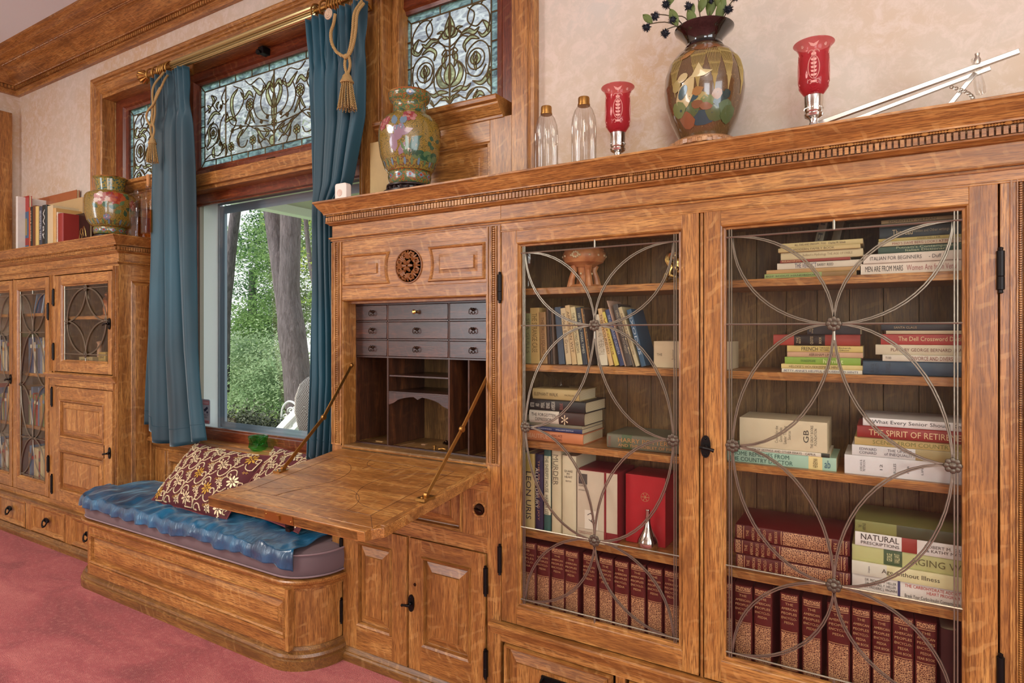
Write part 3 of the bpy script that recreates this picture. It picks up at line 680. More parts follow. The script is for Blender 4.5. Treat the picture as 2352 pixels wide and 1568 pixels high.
# ---------------- the drop-front desk
desk = thing('secretary_desk', 'tall golden oak built-in desk with its writing lid dropped open', 'desk', (-1.48, .1, 0))
for a_ in (-1.837, -1.12): g = G(); pilaster(g, a_, a_+.052, .80, 1.575); obj('pilaster', g, [oakx, oakz], desk, sharp=30)
g = G()
g.box(-1.837, -1.0685, 0, .03, 1.575, 1.64); g.box(-1.785, -1.12, .001, .03, 1.540, 1.575)
g.box(-1.785, -1.12, 0, .03, 1.354, 1.395); g.box(-1.785, -1.12, 0, .03, 1.395, 1.541)
g.box(-1.837, -1.785, 0, .03, .04, .80, 1); g.box(-1.12, -1.0685, 0, .03, .04, .80, 1)
g.box(-1.785, -1.12, 0, .03, .508, .56); g.box(-1.785, -1.12, 0, .03, .71, .775); g.box(-1.22, -1.12, 0, .03, .56, .71, 1); g.box(-1.785,-1.70,0,.03,.56,.71,1)
g.box(-1.459, -1.449, .004, .03, .04, .508, 1)
obj('face_frame', g, [oakx, oakz], desk, bevel=.001)
g = G(); g.box(-1.837, -1.825, .03, .199, .03, 1.64, 1); g.box(-1.80, -1.79, .03, .29, .03, 1.64, 1); g.box(-1.105, -1.095, .03, .29, .03, 1.64, 1); g.box(-1.79, -1.105, .03, .29, 1.34, 1.35)
obj('carcass', g, OK3, desk)
g = G(); g.rings(-1.785, -1.12, .79, 1.354, [(0,0),(.003,-.003),(.006,.004),(.006,.068)], 0, False, 1); obj('opening_reveal', g, [oakx, oakz], desk)
# frieze panels with a concave side towards the carved rosette
def frieze(x0, x1, z0, z1, side):
    cx, cz, r0 = -1.453, 1.4655, .094
    def loop(i, y, r):
        pts = []
        if side < 0:
            pts += [(x0+i, z0+i)]
            n = 10; zz = [lerp(z0+i, z1-i, k/n) for k in range(n+1)]
            pts += [(cx-math.sqrt(max(1e-6, (r0+i+.004)**2*1.35-(z-cz)**2))*.86-.004, z) for z in zz]
            pts += [(x0+i, z1-i)]
        else:
            n = 10; zz = [lerp(z1-i, z0+i, k/n) for k in range(n+1)]
            pts += [(x1-i, z1-i)]
            pts += [(cx+math.sqrt(max(1e-6, (r0+i+.004)**2*1.35-(z-cz)**2))*.86+.004, z) for z in zz]
            pts += [(x1-i, z0+i)]
        return [(p[0], y, p[1]) for p in pts]
    g = G(); g.loft([loop(i, y, 0) for i, y in ((0,-.001),(.003,-.007),(.008,-.005),(.011,.002),(.013,.0025))], 0)
    g.loft([loop(.013, .0025, 0), loop(.013, -.0005, 0)], 0, cap1=True)
    a0, a1 = (x0+.042, x1-.055) if side < 0 else (x0+.055, x1-.042)
    g.rings(a0, a1, z0+.040, z1-.040, [(-.012,-.0005),(-.001,-.003),(0,-.0085)], 0)
    obj('frieze_panel', g, oakx, desk, sharp=20)
frieze(-1.778, -1.545, 1.407, 1.524, -1); frieze(-1.362, -1.128, 1.405, 1.527, 1)
g = G(); cx, cz = -1.453, 1.4655
g.lathe([(.062,0),(.062,-.004),(.058,-.004),(.056,.0)], (cx, cz), 40, 0, 'y')
g.lathe([(.056,.002),(.001,.002)], (cx, cz), 30, 0, 'y')
for k in range(8):
    a = 2*PI*k/8+.39; c = Vector((cx+.041*math.cos(a), 0, cz+.041*math.sin(a)))
    g.tube([c+Vector((.009*math.cos(b+a), -.004-.002*math.sin(b*.5), .009*math.sin(b+a))) for b in [2*PI*i/10 for i in range(10)]], .0035, 6, 0, True); g.sphere(c+Vector((0,-.004,0)), .0035)
    for db in (-.2, 0, .2):
        b = a+PI/8+db*.8; g.tube([(cx+.026*math.cos(b), -.003, cz+.026*math.sin(b)), (cx+.042*math.cos(b), -.008, cz+.042*math.sin(b)), (cx+.054*math.cos(b+db*.5), -.003, cz+.054*math.sin(b+db*.5))], [.003,.005,.002], 6)
for k in range(6):
    a = 2*PI*k/6; g.tube([(cx+.004*math.cos(a), -.009, cz+.004*math.sin(a)), (cx+.013*math.cos(a), -.013, cz+.013*math.sin(a)), (cx+.023*math.cos(a), -.007, cz+.023*math.sin(a))], [.003,.007,.004], 7)
obj('carved_rosette', g, simple('carved_dark_oak', '#7f4c24', .4), desk, label='carved dark oak flower medallion')
# pigeonholes
g = G(); Yf = .070
g.box(-1.785, -1.12, .285, .295, .79, 1.345, 1); obj('back_panel', g, [dkx, dkz], desk)
def dv(x0, x1, z0, z1, y0=Yf, y1=.285, m=1, nm='divider'): obj(nm, G().box(x0, x1, y0, y1, z0, z1, m), [rosx, rosz], desk, bevel=.0006)
for x in (-1.6165, -1.3285): dv(x-.0035, x+.0035, .803, 1.134)
dv(-1.2465, -1.2405, .803, 1.134)
dv(-1.785, -1.12, 1.1335, 1.1395, m=0, nm='drawer_rail'); dv(-1.785, -1.12, 1.2, 1.206, m=0, nm='drawer_rail'); dv(-1.785, -1.12, 1.270, 1.276, m=0, nm='drawer_rail'); dv(-1.785, -1.12, 1.334, 1.346, m=0, nm='drawer_rail')
for x in (-1.6165, -1.3285): dv(x-.003, x+.003, 1.139, 1.334)
obj('desk_floor', G().box(-1.785, -1.12, .004, .285, .780, .802), [dkx, dkz], desk); dv(-1.785, -1.12, .788, .806, Yf-.004, Yf+.010, 0, 'threshold')
dv(-1.785, -1.779, .806, 1.334, Yf, .285); dv(-1.126, -1.12, .806, 1.134)
dv(-1.613, -1.332, 1.064, 1.070, Yf+.004, .285, 0, 'pigeonhole_shelf'); dv(-1.613, -1.332, 1.003, 1.009, Yf+.002, .285, 0, 'pigeonhole_shelf')
g = G(); pts = [(-1.613,1.004),(-1.613,.958),(-1.600,.962)]
for i in range(13):
    t = i/12; x = lerp(-1.588, -1.357, t); zz = .966+.027*math.sin(PI*t)**.6
    if abs(t-.5) < .05: zz -= .010
    pts.append((x, zz))
pts += [(-1.345,.962),(-1.332,.958),(-1.332,1.004)]
g.prism([(x, Yf+.002, z) for x, z in pts], (0,.006,0)); obj('arched_valance', g, rosx, desk)
for r_, (za, zb) in enumerate(((1.1395,1.2),(1.206,1.270),(1.276,1.334))):
    for c_, (xa, xb) in enumerate(((-1.785,-1.6195),(-1.6135,-1.3315),(-1.3255,-1.12))):
        xa2 = xa+.0015
        d = obj('small_drawer', G().box(xa2, xb-.0015, Yf-.001, .25, za+.0012, zb-.0012), rosx, desk, bevel=.0012)
        xm = (xa+xb)/2+(.012 if c_ == 0 else .0); zm = (za+zb)/2
        if (r_, c_) == (2, 1):
            g = G(); g.lathe([(.006,Yf),(.004,Yf-.006),(.005,Yf-.012),(.008,Yf-.016),(.0085,Yf-.02),(.004,Yf-.024)], (xm, zm), 12, 0, 'y'); obj('round_knob', g, brassb, d, label='brass round knob')
        else:
            g = G(); g.lathe([(.006,Yf-.001),(.006,Yf-.004),(.003,Yf-.008),(.003,Yf-.014)], (xm, zm+.004), 10, 0, 'y')
            for sx in (-1, 1): g.tube([(xm, Yf-.013, zm+.006),(xm+sx*.008,Yf-.014,zm+.005),(xm+sx*.011,Yf-.012,zm-.002),(xm+sx*.012,Yf-.010,zm-.009),(xm+sx*.004,Yf-.012,zm-.012),(xm,Yf-.013,zm-.004)], .0015, 5)
            g.sphere((xm,Yf-.014,zm+.006), .0045); obj('drop_pull', g, bronze, d)
# lid
th = rad(6.9); TM = Matrix.Translation((0,-.001,.789)) @ Matrix.Rotation(th, 4, 'X')
g = G(); g.prism([(-1.800,-.0,-.032),(-1.800,-.541,-.032),(-1.165,-.541,-.032),(-1.116,-.495,-.032),(-1.116,0,-.032)], (0,0,.028), 0)
g.box(-1.779, -1.137, -.515, -.004, -.005, 0, 0); g.box(-1.800,-1.140,-.541,-.46,-.030,-.001,0); g.box(-1.137,-1.117,-.49,-.004,-.03,-.001,2)
g.xf(TM); lid = obj('drop_lid', g, OK3, desk, bevel=.0015)
g = G()
for a, b in (((-1.72,-.455),(-1.20,-.455)),((-1.72,-.075),(-1.20,-.075)),((-1.72,-.455),(-1.72,-.075)),((-1.20,-.455),(-1.20,-.075)),((-1.60,-.455),(-1.56,-.38)),((-1.52,-.10),(-1.52,-.16)),((-1.40,-.10),(-1.40,-.16)),((-1.779,-.515),(-1.72,-.455)),((-1.137,-.515),(-1.20,-.455))):
    g.tube([(a[0],a[1],0),(b[0],b[1],0)], .0007, 4)
for cx_, cy_, a0, ra, rb in ((-1.72,-.265,-PI/2,.20,.155),(-1.20,-.265,PI/2,.19,.155),(-1.44,-.455,0,.15,.13),(-1.46,-.075,PI,.10,.07)):
    g.tube([(cx_+ra*math.cos(a0+PI*i/24), cy_+rb*math.sin(a0+PI*i/24), 0) for i in range(25)], .0007, 4)
g.xf(TM); obj('inlay_lines', g, simple('dark_inlay', '#4a2a14', .6), lid)
g = G(); g.box(-1.53, -1.41, -.543, -.540, -.0285, -.004); g.box(-1.475, -1.463, -.547, -.541, -.022, -.008); g.sphere((-1.522,-.5425,-.012), .003); g.sphere((-1.418,-.5425,-.020), .003); g.xf(TM); obj('lock_plate', g, brass, lid, label='brass lock plate on the lid edge')
g = G(); g.box(-1.455, -1.435, -.535, -.515, -.045, -.032); g.box(-1.442, -1.425, -.545, -.530, -.050, -.040); g.xf(TM); obj('catch', g, iron, lid)
for nm, x, A, J, B_ in (('l', -1.779, (-1.781,.045,1.103), (-1.781,-.093,.917), (-1.781,-.272,.762)), ('r', -1.131, (-1.124,.02,1.10), (-1.128,-.130,.931), (-1.130,-.300,.765))):
    g = G()
    for a, b in ((A, J), (J, B_)):
        a = Vector(a); b = Vector(b); t = (b-a).normalized(); n_ = Vector((0,-t.z,t.y)); L_ = []
        for p in (a, b): L_.append([p+n_*.006+Vector((-.0022,0,0)), p+n_*.006+Vector((.0022,0,0)), p-n_*.006+Vector((.0022,0,0)), p-n_*.006+Vector((-.0022,0,0))])
        g.loft(L_, 0, True, True)
    g.lathe([(.009,J[0]-.006),(.010,J[0]-.004),(.010,J[0]+.004),(.009,J[0]+.006)], (J[1], J[2]), 14, 0, 'x'); g.lathe([(.008,B_[0]-.005),(.008,B_[0]+.005)], (B_[1], B_[2]), 12, 0, 'x')
    g.sphere(A, .009); g.box(B_[0]-.016, B_[0]+.016, B_[1]-.030, B_[1]+.020, B_[2]-.012, B_[2]-.004); g.sphere((B_[0],B_[1]-.022,B_[2]-.003), .004)
    obj('stay_arm', g, brass, desk, label='hinged brass stay arm')
# ledge, hidden drawer, cupboards, base
g = G(); g.sweep([(-.01,.778),(.026,.778),(.028,.772),(.024,.766),(.014,.752),(.010,.742),(.004,.740),(.004,.730),(-.01,.730)], [(-1.80, 0), (-1.108, 0)]); obj('ledge_moulding', g, oakx, desk, sharp=25)
g = G(); raised(g, -1.70, -1.22, .56, .71, 0, 0, 1); dr = obj('drawer_front', g, [oakx, oakz], desk, sharp=20)
def ringpull(x, z, par):
    g = G(); g.lathe([(.028,-.001),(.028,-.004),(.022,-.004),(.021,0)], (x, z), 24, 0, 'y'); obj('pull_rim', g, oakx, par)
    g = G(); g.lathe([(.020,0),(.018,-.006),(.012,-.008),(.001,-.009)], (x, z), 20, 0, 'y'); g.tube([(x-.012,-.012,z+.004),(x,-.016,z),(x+.012,-.012,z-.004)], .003, 6); obj('turn_pull', g, bronze, par)
ringpull(-1.150, .648, dr)
for i, (x0, x1, hx) in enumerate(((-1.774,-1.4595,-1.780),(-1.4485,-1.127,-1.122))):
    g = G(); panelframe(g, x0, x1, .046, .505, .070 if i == 0 else .056, .055, .088, -.004); a, b = (x0+.070, x1-.070) if i == 0 else (x0+.056, x1-.056); raised(g, a, b, .134, .450, -.003, 0, 1)
    d = obj('cupboard_door', g, [oakx, oakz], desk, sharp=20)
    for z in ((.405,.172) if i == 0 else (.42,.15)): hinge(d, hx, z, .085, -.008)
    if i == 1: handle(d, x0+.012, .277, -1, 1, -.004); gg = G(); gg.lathe([(.005,-.004),(.006,-.006),(.002,-.006)], (x0+.028, .345), 10, 0, 'y'); obj('keyhole', gg, bronze, d)
BSE = [(-.01,.0),(.026,.0),(.026,.022),(.022,.024),(.018,.030),(.014,.032),(.008,.040),(.006,.046),(-.01,.046)]
g = G(); g.sweep(BSE, [(-1.81, 0), (-1.068, 0)]); obj('base_moulding', g, base, desk, sharp=25)
# ---------------- glazed bookcase
bc = thing('glazed_bookcase', 'large golden oak built-in bookcase with two leaded glass doors', 'bookcase', (-.4, .1, 0))
g = G()
g.box(-1.068, 1.2, 0, .03, 1.558, 1.64); g.box(-1.068, 1.2, -.002, .028, 1.553, 1.558)
g.box(-.433, -.425, .002, .03, .30, 1.558, 1); g.box(-1.0685, -1.0665, -.003, .03, .30, 1.553, 1); g.box(.209, .237, 0, .03, .0, 1.558, 1)
g.box(-1.068, .209, 0, .03, .235, .285)
for x in (-.675, -.245): g.box(x, x+.03, 0, .03, .04, .235, 1)
g.box(-1.068, .209, 0.001, .03, .03, .045)
obj('face_frame', g, [oakx, oakz], bc, bevel=.0012)
g = G(); pilaster(g, .226, .262, .05, 1.558); g.box(.262, .33, 0, .03, .05, 1.553, 1); g.box(.272,.285,-.006,.03,.05,1.553,1); obj('pilaster', g, [oakx, oakz], bc, sharp=30)
g = G(); panelframe(g, .332, .73, .05, 1.550, .06, .06, .07); raised(g, .392, .67, .12, .80, 0, 0, 1); raised(g, .392, .67, .86, 1.49, 0, 0, 1); g.box(.392, .67, .0, .018, .80, .86); obj('panelled_door', g, [oakx, oakz], bc, sharp=20)
g = G(); panelframe(g, .736, 1.14, .05, 1.550, .06, .06, .07); raised(g, .796, 1.08, .12, .80, 0, 0, 1); raised(g, .796, 1.08, .86, 1.49, 0, 0, 1); g.box(.796, 1.08, .0, .018, .80, .86); obj('panelled_door', g, [oakx, oakz], bc, sharp=20)
obj('end_panel', G().box(1.142, 1.2, .0, .199, .0, 1.553, 1), [oakx, oakz], bc)
g = G(); g.box(-1.094, -1.068, .03, .29, .03, 1.56, 1); g.box(.235, .26, .03, .29, .03, 1.56, 1); g.box(-1.068, .235, .03, .29, 1.535, 1.56); obj('carcass', g, [dkx, dkz], bc)
g = G()
for i in range(16):
    x = -1.068+i*.0815; g.box(x, x+.0800, .275, .285, .03, 1.54, 1)
obj('back_boards', g, [dkx, dkz], bc, bevel=.001)
ST = (1.372, 1.127, .880, .592); SF = .318
for z in ST: obj('shelf', G().box(-1.067, .234, .045, .274, z-.021, z), oakx, bc, bevel=.001)
obj('bottom_board', G().box(-1.067, .234, .030, .274, SF-.02, SF), oakx, bc)
glass_door(bc, -1.066, -.4345, .302, 1.556, -1.008, -.481, .360, 1.514, (1.375, .50), -1, None, True)
glass_door(bc, -.4235, .207, .302, 1.556, -.378, .154, .360, 1.514, (1.365, .489), 1, (-.417, .925, 1), True)
g = G(); g.sweep([(-.01,.300),(.022,.300),(.026,.296),(.026,.288),(.018,.284),(.010,.270),(.008,.260),(.002,.258),(-.01,.258)], [(-1.10, 0), (.33, 0)]); obj('ledge_moulding', g, oakx, bc, sharp=25)
for x0, x1 in ((-1.055,-.685),(-.635,-.255),(-.205,.20)):
    g = G(); raised(g, x0, x1, .052, .232, 0, 0, 1); d = obj('drawer', g, [oakx, oakz], bc, sharp=20)
    xm = (x0+x1)/2; gg = G(); gg.box(xm-.045, xm+.045, -.010, -.002, .150, .172); gg.tube([(xm-.04,-.008,.165),(xm-.04,-.028,.155),(xm+.04,-.028,.155),(xm+.04,-.008,.165)], .006, 8); obj('drawer_handle', gg, iron, d)
g = G(); g.sweep(BSE, [(-1.068, 0), (1.2, 0)]); obj('base_moulding', g, base, bc, sharp=25)
crown('cornice', 'long oak dentil cornice capping the open desk and the glazed bookcase', [(-1.837, .199), (-1.837, 0), (1.2, 0), (1.2, .199)], [(-1.850, 1.21)], (-1.836, 1.199))
# ---------------- left-hand cabinet
lc = thing('corner_cabinet', 'golden oak corner cabinet with narrow leaded doors left of the window seat', 'cabinet', (-4.2, .1, 0))
g = G()
g.box(-5.068, -3.397, 0, .03, 1.556, 1.64); g.box(-3.450, -3.397, .0, .03, .23, .30, 1)
g.box(-4.152, -4.090, 0, .03, .272, .925, 1); g.box(-4.152, -4.090, 0, .03, 1.003, 1.556, 1); g.box(-4.631, -4.624, .002, .03, .27, 1.556, 1); g.box(-4.152, -3.45, 0, .03, .925, 1.003); g.box(-5.068, -3.45, 0, .03, .20, .272)
g.box(-5.068, -3.39, 0, .03, .035, .046)
for x in (-4.455, -3.965, -3.50): g.box(x, x+.075, 0, .03, .046, .20, 1)
obj('face_frame', g, [oakx, oakz], lc, bevel=.0012)
for q_ in ((-3.445, -3.397, .27, 1.575), (-4.145, -4.11, 1.0, 1.56)): g = G(); pilaster(g, *q_); obj('pilaster', g, [oakx, oakz], lc, sharp=30)
g = G(); T2 = Matrix(((0,-1,0,-3.397),(1,0,0,0),(0,0,1,0),(0,0,0,1)))
g.box(.001, .062, -.001, .02, .02, 1.60, 1); g.box(.17, .196, -.001, .02, .02, 1.60, 1); g.box(.062, .17, -.001, .02, 1.50, 1.60); g.box(.062, .17, -.001, .02, .30, .36)
g.rings(.062, .17, .36, 1.50, [(0,-.001),(.004,-.004),(.008,.004),(.024,-.001)], 0, True, 1); g.box(.0305, .196, -.001, .02, 1.60, 1.64)
g.xf(T2); obj('side_panel', g, [oaky, oakz], lc, sharp=20)
g = G(); g.box(-4.14, -4.10, .03, .27, .25, 1.55, 1); g.box(-5.068, -3.42, .275, .285, .03, 1.6, 1); g.box(-3.43, -3.42, .03, .27, .03, 1.6, 1); g.box(-5.068,-3.43,.03,.27,1.53,1.54); obj('carcass', g, [dkx, dkz], lc)
for z in (1.345, .980, .66, .30): obj('shelf', G().box(-5.06, -4.14, .04, .27, z-.018, z), oakx, lc)
for z in (1.32, 1.035): obj('shelf', G().box(-4.10, -3.44, .04, .27, z-.018, z), oakx, lc)
glass_door(lc, -5.062, -4.632, .274, 1.553, -5.005, -4.675, .345, 1.49, (), -1, (-4.650, .94, -1), True)
glass_door(lc, -4.622, -4.155, .274, 1.553, -4.565, -4.20, .345, 1.49, (1.35, .47), 1, None, True)
glass_door(lc, -4.087, -3.457, 1.006, 1.553, -4.007, -3.497, 1.064, 1.50, (1.43, 1.12), -1, (-3.478, 1.275, -1), False)
g = G(); panelframe(g, -4.104, -3.452, .274, .922, .085, .070, .060, -.003); g.box(-4.02, -3.53, -.003, .018, .565, .635); raised(g, -4.019, -3.537, .635, .852, -.002, 0, 1); raised(g, -4.019, -3.537, .334, .565, -.002, 0, 1)
d = obj('cupboard_door', g, [oakx, oakz], lc, sharp=20); hinge(d, -4.108, .86, .10, -.006); hinge(d, -4.108, .36, .10, -.006); handle(d, -3.475, .60, -1)
g = G(); g.sweep([(-.01,1.000),(.022,1.000),(.026,.995),(.022,.988),(.010,.974),(.008,.966),(-.01,.966)], [(-4.165, 0), (-3.41, 0)]); obj('ledge_moulding', g, oakx, lc, sharp=25)
g = G(); g.sweep([(-.01,.240),(.018,.240),(.024,.236),(.024,.230),(.012,.222),(-.01,.216)], [(-5.066, 0), (-3.40, 0)]); g.sweep(BSE, [(-5.066, 0), (-3.40, 0)]); obj('base_moulding', g, base, lc, sharp=25)
for x0, x1 in ((-4.86,-4.462),(-4.382,-3.968),(-3.888,-3.508)):
    g = G(); g.rings(x0, x1, .048, .208, [(0,0),(.006,-.005),(.016,-.002),(.024,.008),(.03,.008)], 0, True, 1); d = obj('drawer', g, [oakx, oakz], lc, sharp=20); bail(d, (x0+x1)/2+.0, .128, 1.15)
crown('cornice', 'shorter oak dentil cornice capping the corner cabinet', [(-5.066, 0), (-3.397, 0), (-3.397, .199)], [(-5.05, -3.384)], (-5.066, -3.398))
# ---------------- window seat
ws = thing('window_seat', 'low oak bench with rounded ends built under the big window', 'window seat', (-2.617, 0, 0))
def seatpath(o=0, n=10):
    p = [(-3.454-o, -.003)]
    p += [(-3.304+(.15+o)*math.cos(a), -.022+(.15+o)*math.sin(a)) for a in [PI+PI/2*i/n for i in range(n+1)]]
    p += [(-1.930+(.15+o)*math.cos(a), -.022+(.15+o)*math.sin(a)) for a in [-PI/2+PI/2*i/n for i in range(n+1)]]
    return p+[(-1.780+o, -.003)]
sp = seatpath()
g = G(); g.sweep([(-.03,.075),(0,.075),(0,.29),(-.03,.29)], sp, 1); obj('rounded_body', g, [oakx, oakz], ws, sharp=30)
g = G(); x0, x1 = -3.304, -1.862
g.box(x0+.02, x1-.018, -.186, -.16, .07, .125); g.box(x0+.02, x1-.018, -.186, -.16, .262, .295); g.box(x0, x0+.02, -.1865, -.16, .07, .295, 1); g.box(x1-.018, x1, -.1865, -.16, .07, .295, 1)
g.rings(x0+.02, x1-.018, .125, .262, [(0,-.180),(.0015,-.187),(.004,-.192),(.011,-.188),(.0125,-.1745),(.0165,-.1745),(.018,-.176),(.040,-.183),(.0405,-.185)], 0)
g.box(x0+.0205, x1-.0185, -.194, -.187, .116, .1265, 0); obj('front_panel', g, [oakx, oakz], ws, sharp=20)
g = G(); g.sweep([(-.05,.325),(.022,.325),(.026,.320),(.024,.312),(.014,.304),(.010,.294),(.004,.290),(.004,.282),(-.05,.282)], sp); obj('top_moulding', g, oakx, ws, sharp=25)
g = G(); g.sweep([(-.05,0),(.028,0),(.028,.035),(.022,.038),(.024,.046),(.020,.056),(.012,.060),(.012,.068),(.004,.078),(-.05,.078)], sp); obj('base_moulding', g, base, ws, sharp=25)
g = G(); g.prism([(x, y, .285) for x, y in seatpath(-.02)]+[(-1.845,.0,.285),(-1.845,.18,.285),(-3.39,.18,.285),(-3.39,0,.285)], (0,0,.036)); obj('seat_board', g, oakx, ws)

# ------------------------------------------------------------------ books behind the right-hand doors
YS = .062
# the encyclopedia set along the bottom
def encyc(label, X, Y, z, T, L, D, year=None, ang=0, group='red encyclopedia volumes', stacked=False):
    r = thing('encyclopedia_volume', label, 'book', (X, Y, z), group, (0, ang, 0)); h = T/2
    def px(a, off=0): return (-h*math.cos(a), -.006*math.sin(a)-off)
    sp = [px(PI*i/8) for i in range(9)]
    g = G(); g.loft([[(p[0],p[1],zz) for p in [(-h,D)]+sp+[(h,D)]] for zz in (0, L)], 0, True, True); obj('cover', g, leather, r, local=True)
    def band(z0, z1, m, g): q = [(p[0]*.93, p[1]-.0006) for p in sp[1:-1]]; g.loft([[(p[0],p[1],L*z0) for p in q],[(p[0],p[1],L*z1) for p in q]], m, closed=False)
    g = G(); band(.935, .985, 0, g); band(.16, .565, 0, g); band(.02,.035,0,g)
    obj('gilt_tooling', g, gilt, r, local=True)
    g = G()
    for z0 in (.918, .575, .925*0+.150, .05): band(z0, z0+.006, 0, g)
    tx = ['THE', 'AMERICAN', 'PEOPLES', 'ENCYCLO-', 'PEDIA']+(['YEAR BOOK'] if year else [])
    for i, t in enumerate(tx): put_text(g, t, (0, -.0072, L*(.885-i*.052)), (1,0,0), (0,0,1), T*(.42 if len(t) < 4 else .5 if len(t) < 6 else .82), L*.026)
    if year: put_text(g, str(year), (0,-.0072,L*.115), (1,0,0), (0,0,1), T*.5, L*.03); put_text(g, 'EVENTS OF', (0,-.0072,L*.075), (1,0,0), (0,0,1), T*.8, L*.02)
    else: put_text(g, 'VOLUME', (0,-.0072,L*.105), (1,0,0), (0,0,1), T*.5, L*.02); put_text(g, 'BOOK OF', (0,-.0072,L*.075), (1,0,0), (0,0,1), T*.6, L*.018)
    obj('gilt_lettering', g, goldink, r, local=True)
E1 = [(248,438),(442,573),(577,715),(719,855),(888,1025),(1047,1190),(1200,1345),(1353,1505),(1522,1675),(1684,1840)]
for i, (a, b) in enumerate(E1):
    x0 = at(1130+a/4.26, 1300, YS)[0]; x1 = at(1130+b/4.26, 1300, YS)[0]
    encyc(f'oxblood encyclopedia volume, {ORL[i]} from left, bottom shelf, left bay', (x0+x1)/2, YS+R.uniform(-.003,.004), SF, x1-x0-.001, .232, .17)
E2 = [(160,265),(272,403),(410,545),(598,735),(758,900),(936,1105),(1112,1252),(1260,1400),(1407,1562),(1567,1728)]
for i, (a, b) in enumerate(E2):
    x0 = at(1600+a/3.128, 1400, YS)[0]; x1 = at(1600+b/3.128, 1400, YS)[0]
    encyc(f'oxblood encyclopedia volume, {ORL[i]} from left, bottom shelf, right bay', (x0+x1)/2, YS+R.uniform(-.003,.004), SF, x1-x0-.001, .232, .17, (1966+i) if i > 5 else None)
book('plain maroon book at the right end of the bottom encyclopedia row', at(2165, 1400, YS)[0]+.012, YS+.01, SF, .034, .22, .16, '#3a1210', hard=True)
for i, (yr, y0) in enumerate(((1972, 0), (1973, 1), (1974, 2))):
    encyc(f'oxblood yearbook lying flat, {("bottom","middle","top")[i]} one of the stack of three', -.083+(.004, -.001, .003)[i], YS-.002*i, .592+.0205+i*.0405, .040, .272, .18, yr, -PI/2, 'yearbooks lying flat')

B_ = 'fourth shelf, right bay'
laystack('the right pile, '+B_, YS, 1960, [0, 1314.8, 1284.4, 1249.2, 1217.3, 1191], .592, [
 (1957, 2262, '#d9d2c8', 'white paperback with red title', None, None, dict(D=.17, lines=[('DR. RICHARD F. HELLER\nDR. MICHAEL F. HELLER\nDR. FREDERIC J. VAGNINI',.10,.36,.62,'#333333',0,False),('THE CARBOHYDRATE ADDICT\'S HEALTHY\nHEART PROGRAM',.42,.99,.42,'#b5342c',.18,False),('Break Your Carbo-Insulin Connection to Heart Disease',.42,.98,.2,'#333333',-.28,False)], bands=[(.615,.635,'#3d3d66')])),
 (1957, 2262, '#d8cf9f', 'pale yellow book', None, None, dict(D=.165, bands=[(.72,1,'#cfc9b8')], lines=[('Age without Illness',.24,.68,.42,'#3a3327',0,False),('Dolphin',.13,.15,.5,'#3b2f4a',0,True),('ABC',.88,.93,.5,'#7a6a33',0,False)])),
 (1957, 2262, '#b9b87c', 'olive yellow book', None, None, dict(D=.165, bands=[(.60,.745,'#3f5638')], lines=[('AGING WELL',.46,.96,.42,'#5e5a35',0,False),('GEORGE\nVAILLANT',.28,.38,.6,'#d8d4a0',0,True)])),
 (1964, 2262, '#dcd5ce', 'thick white book', None, None, dict(D=.17, bands=[(.50,.62,'#8e3327')], lines=[('NATURAL',.05,.36,.42,'#2e2a26',.2,False),('PRESCRIPTIONS',.05,.36,.22,'#2e2a26',-.22,False),('ROBERT M. GILLER, MD\n& KATHY MATTHEWS',.56,.98,.5,'#4a443c',0,False)])),
 (1964, 2262, '#7d7d44', 'dark green picture book', None, None, dict(D=.17, bands=[(0,.66,'#3f4126')], lines=[('THE\nHERITAGE',.03,.09,.6,'#3a3a20',0,True)])),
 ], 'books piled on the fourth shelf right')
B_ = 'third shelf, right bay'
laystack('the right pile, '+B_, YS, 1950, [0, 1043, 1019, 1001, 974, 956], .880, [
 (1940, 2262, '#d4d0cf', 'thick pale grey book', None, None, dict(D=.16, lines=[('12',.27,.29,.3,'#444444',0,True),('RULES',.37,.39,.5,'#444444',0,True),('FOR',.47,.485,.4,'#444444',0,True),('LIFE',.57,.585,.4,'#444444',0,True),('JORDAN B.\nPETERSON',.12,.16,.62,'#555555',0,True)])),
 (1957, 2262, '#cfcbc8', 'white book with tan band', None, None, dict(D=.155, bands=[(.12,.50,'#a08c5e')], lines=[('EDWARD\nCONARD',.06,.20,.6,'#5a5560',0,False),('THE UPSIDE\nof INEQUALITY',.26,.50,.66,'#5a5560',0,False)])),
 (1963, 2262, '#b99d63', 'tan book', 'SCENES FROM COUNTRY LIFE', '#6e6a2e', dict(D=.155, frac=(.15,.88), th=.5)),
 (1969, 2262, '#8d2622', 'red hardback', 'THE SPIRIT OF RETIREMENT', '#d9b98b', dict(D=.15, hard=True, frac=(.10,.92), th=.5)),
 (1982, 2262, '#dcd6d3', 'white paperback', 'What Every Senior Should Know', '#26262a', dict(D=.17, frac=(.08,.90), th=.6)),
 ], 'books piled on the third shelf right')
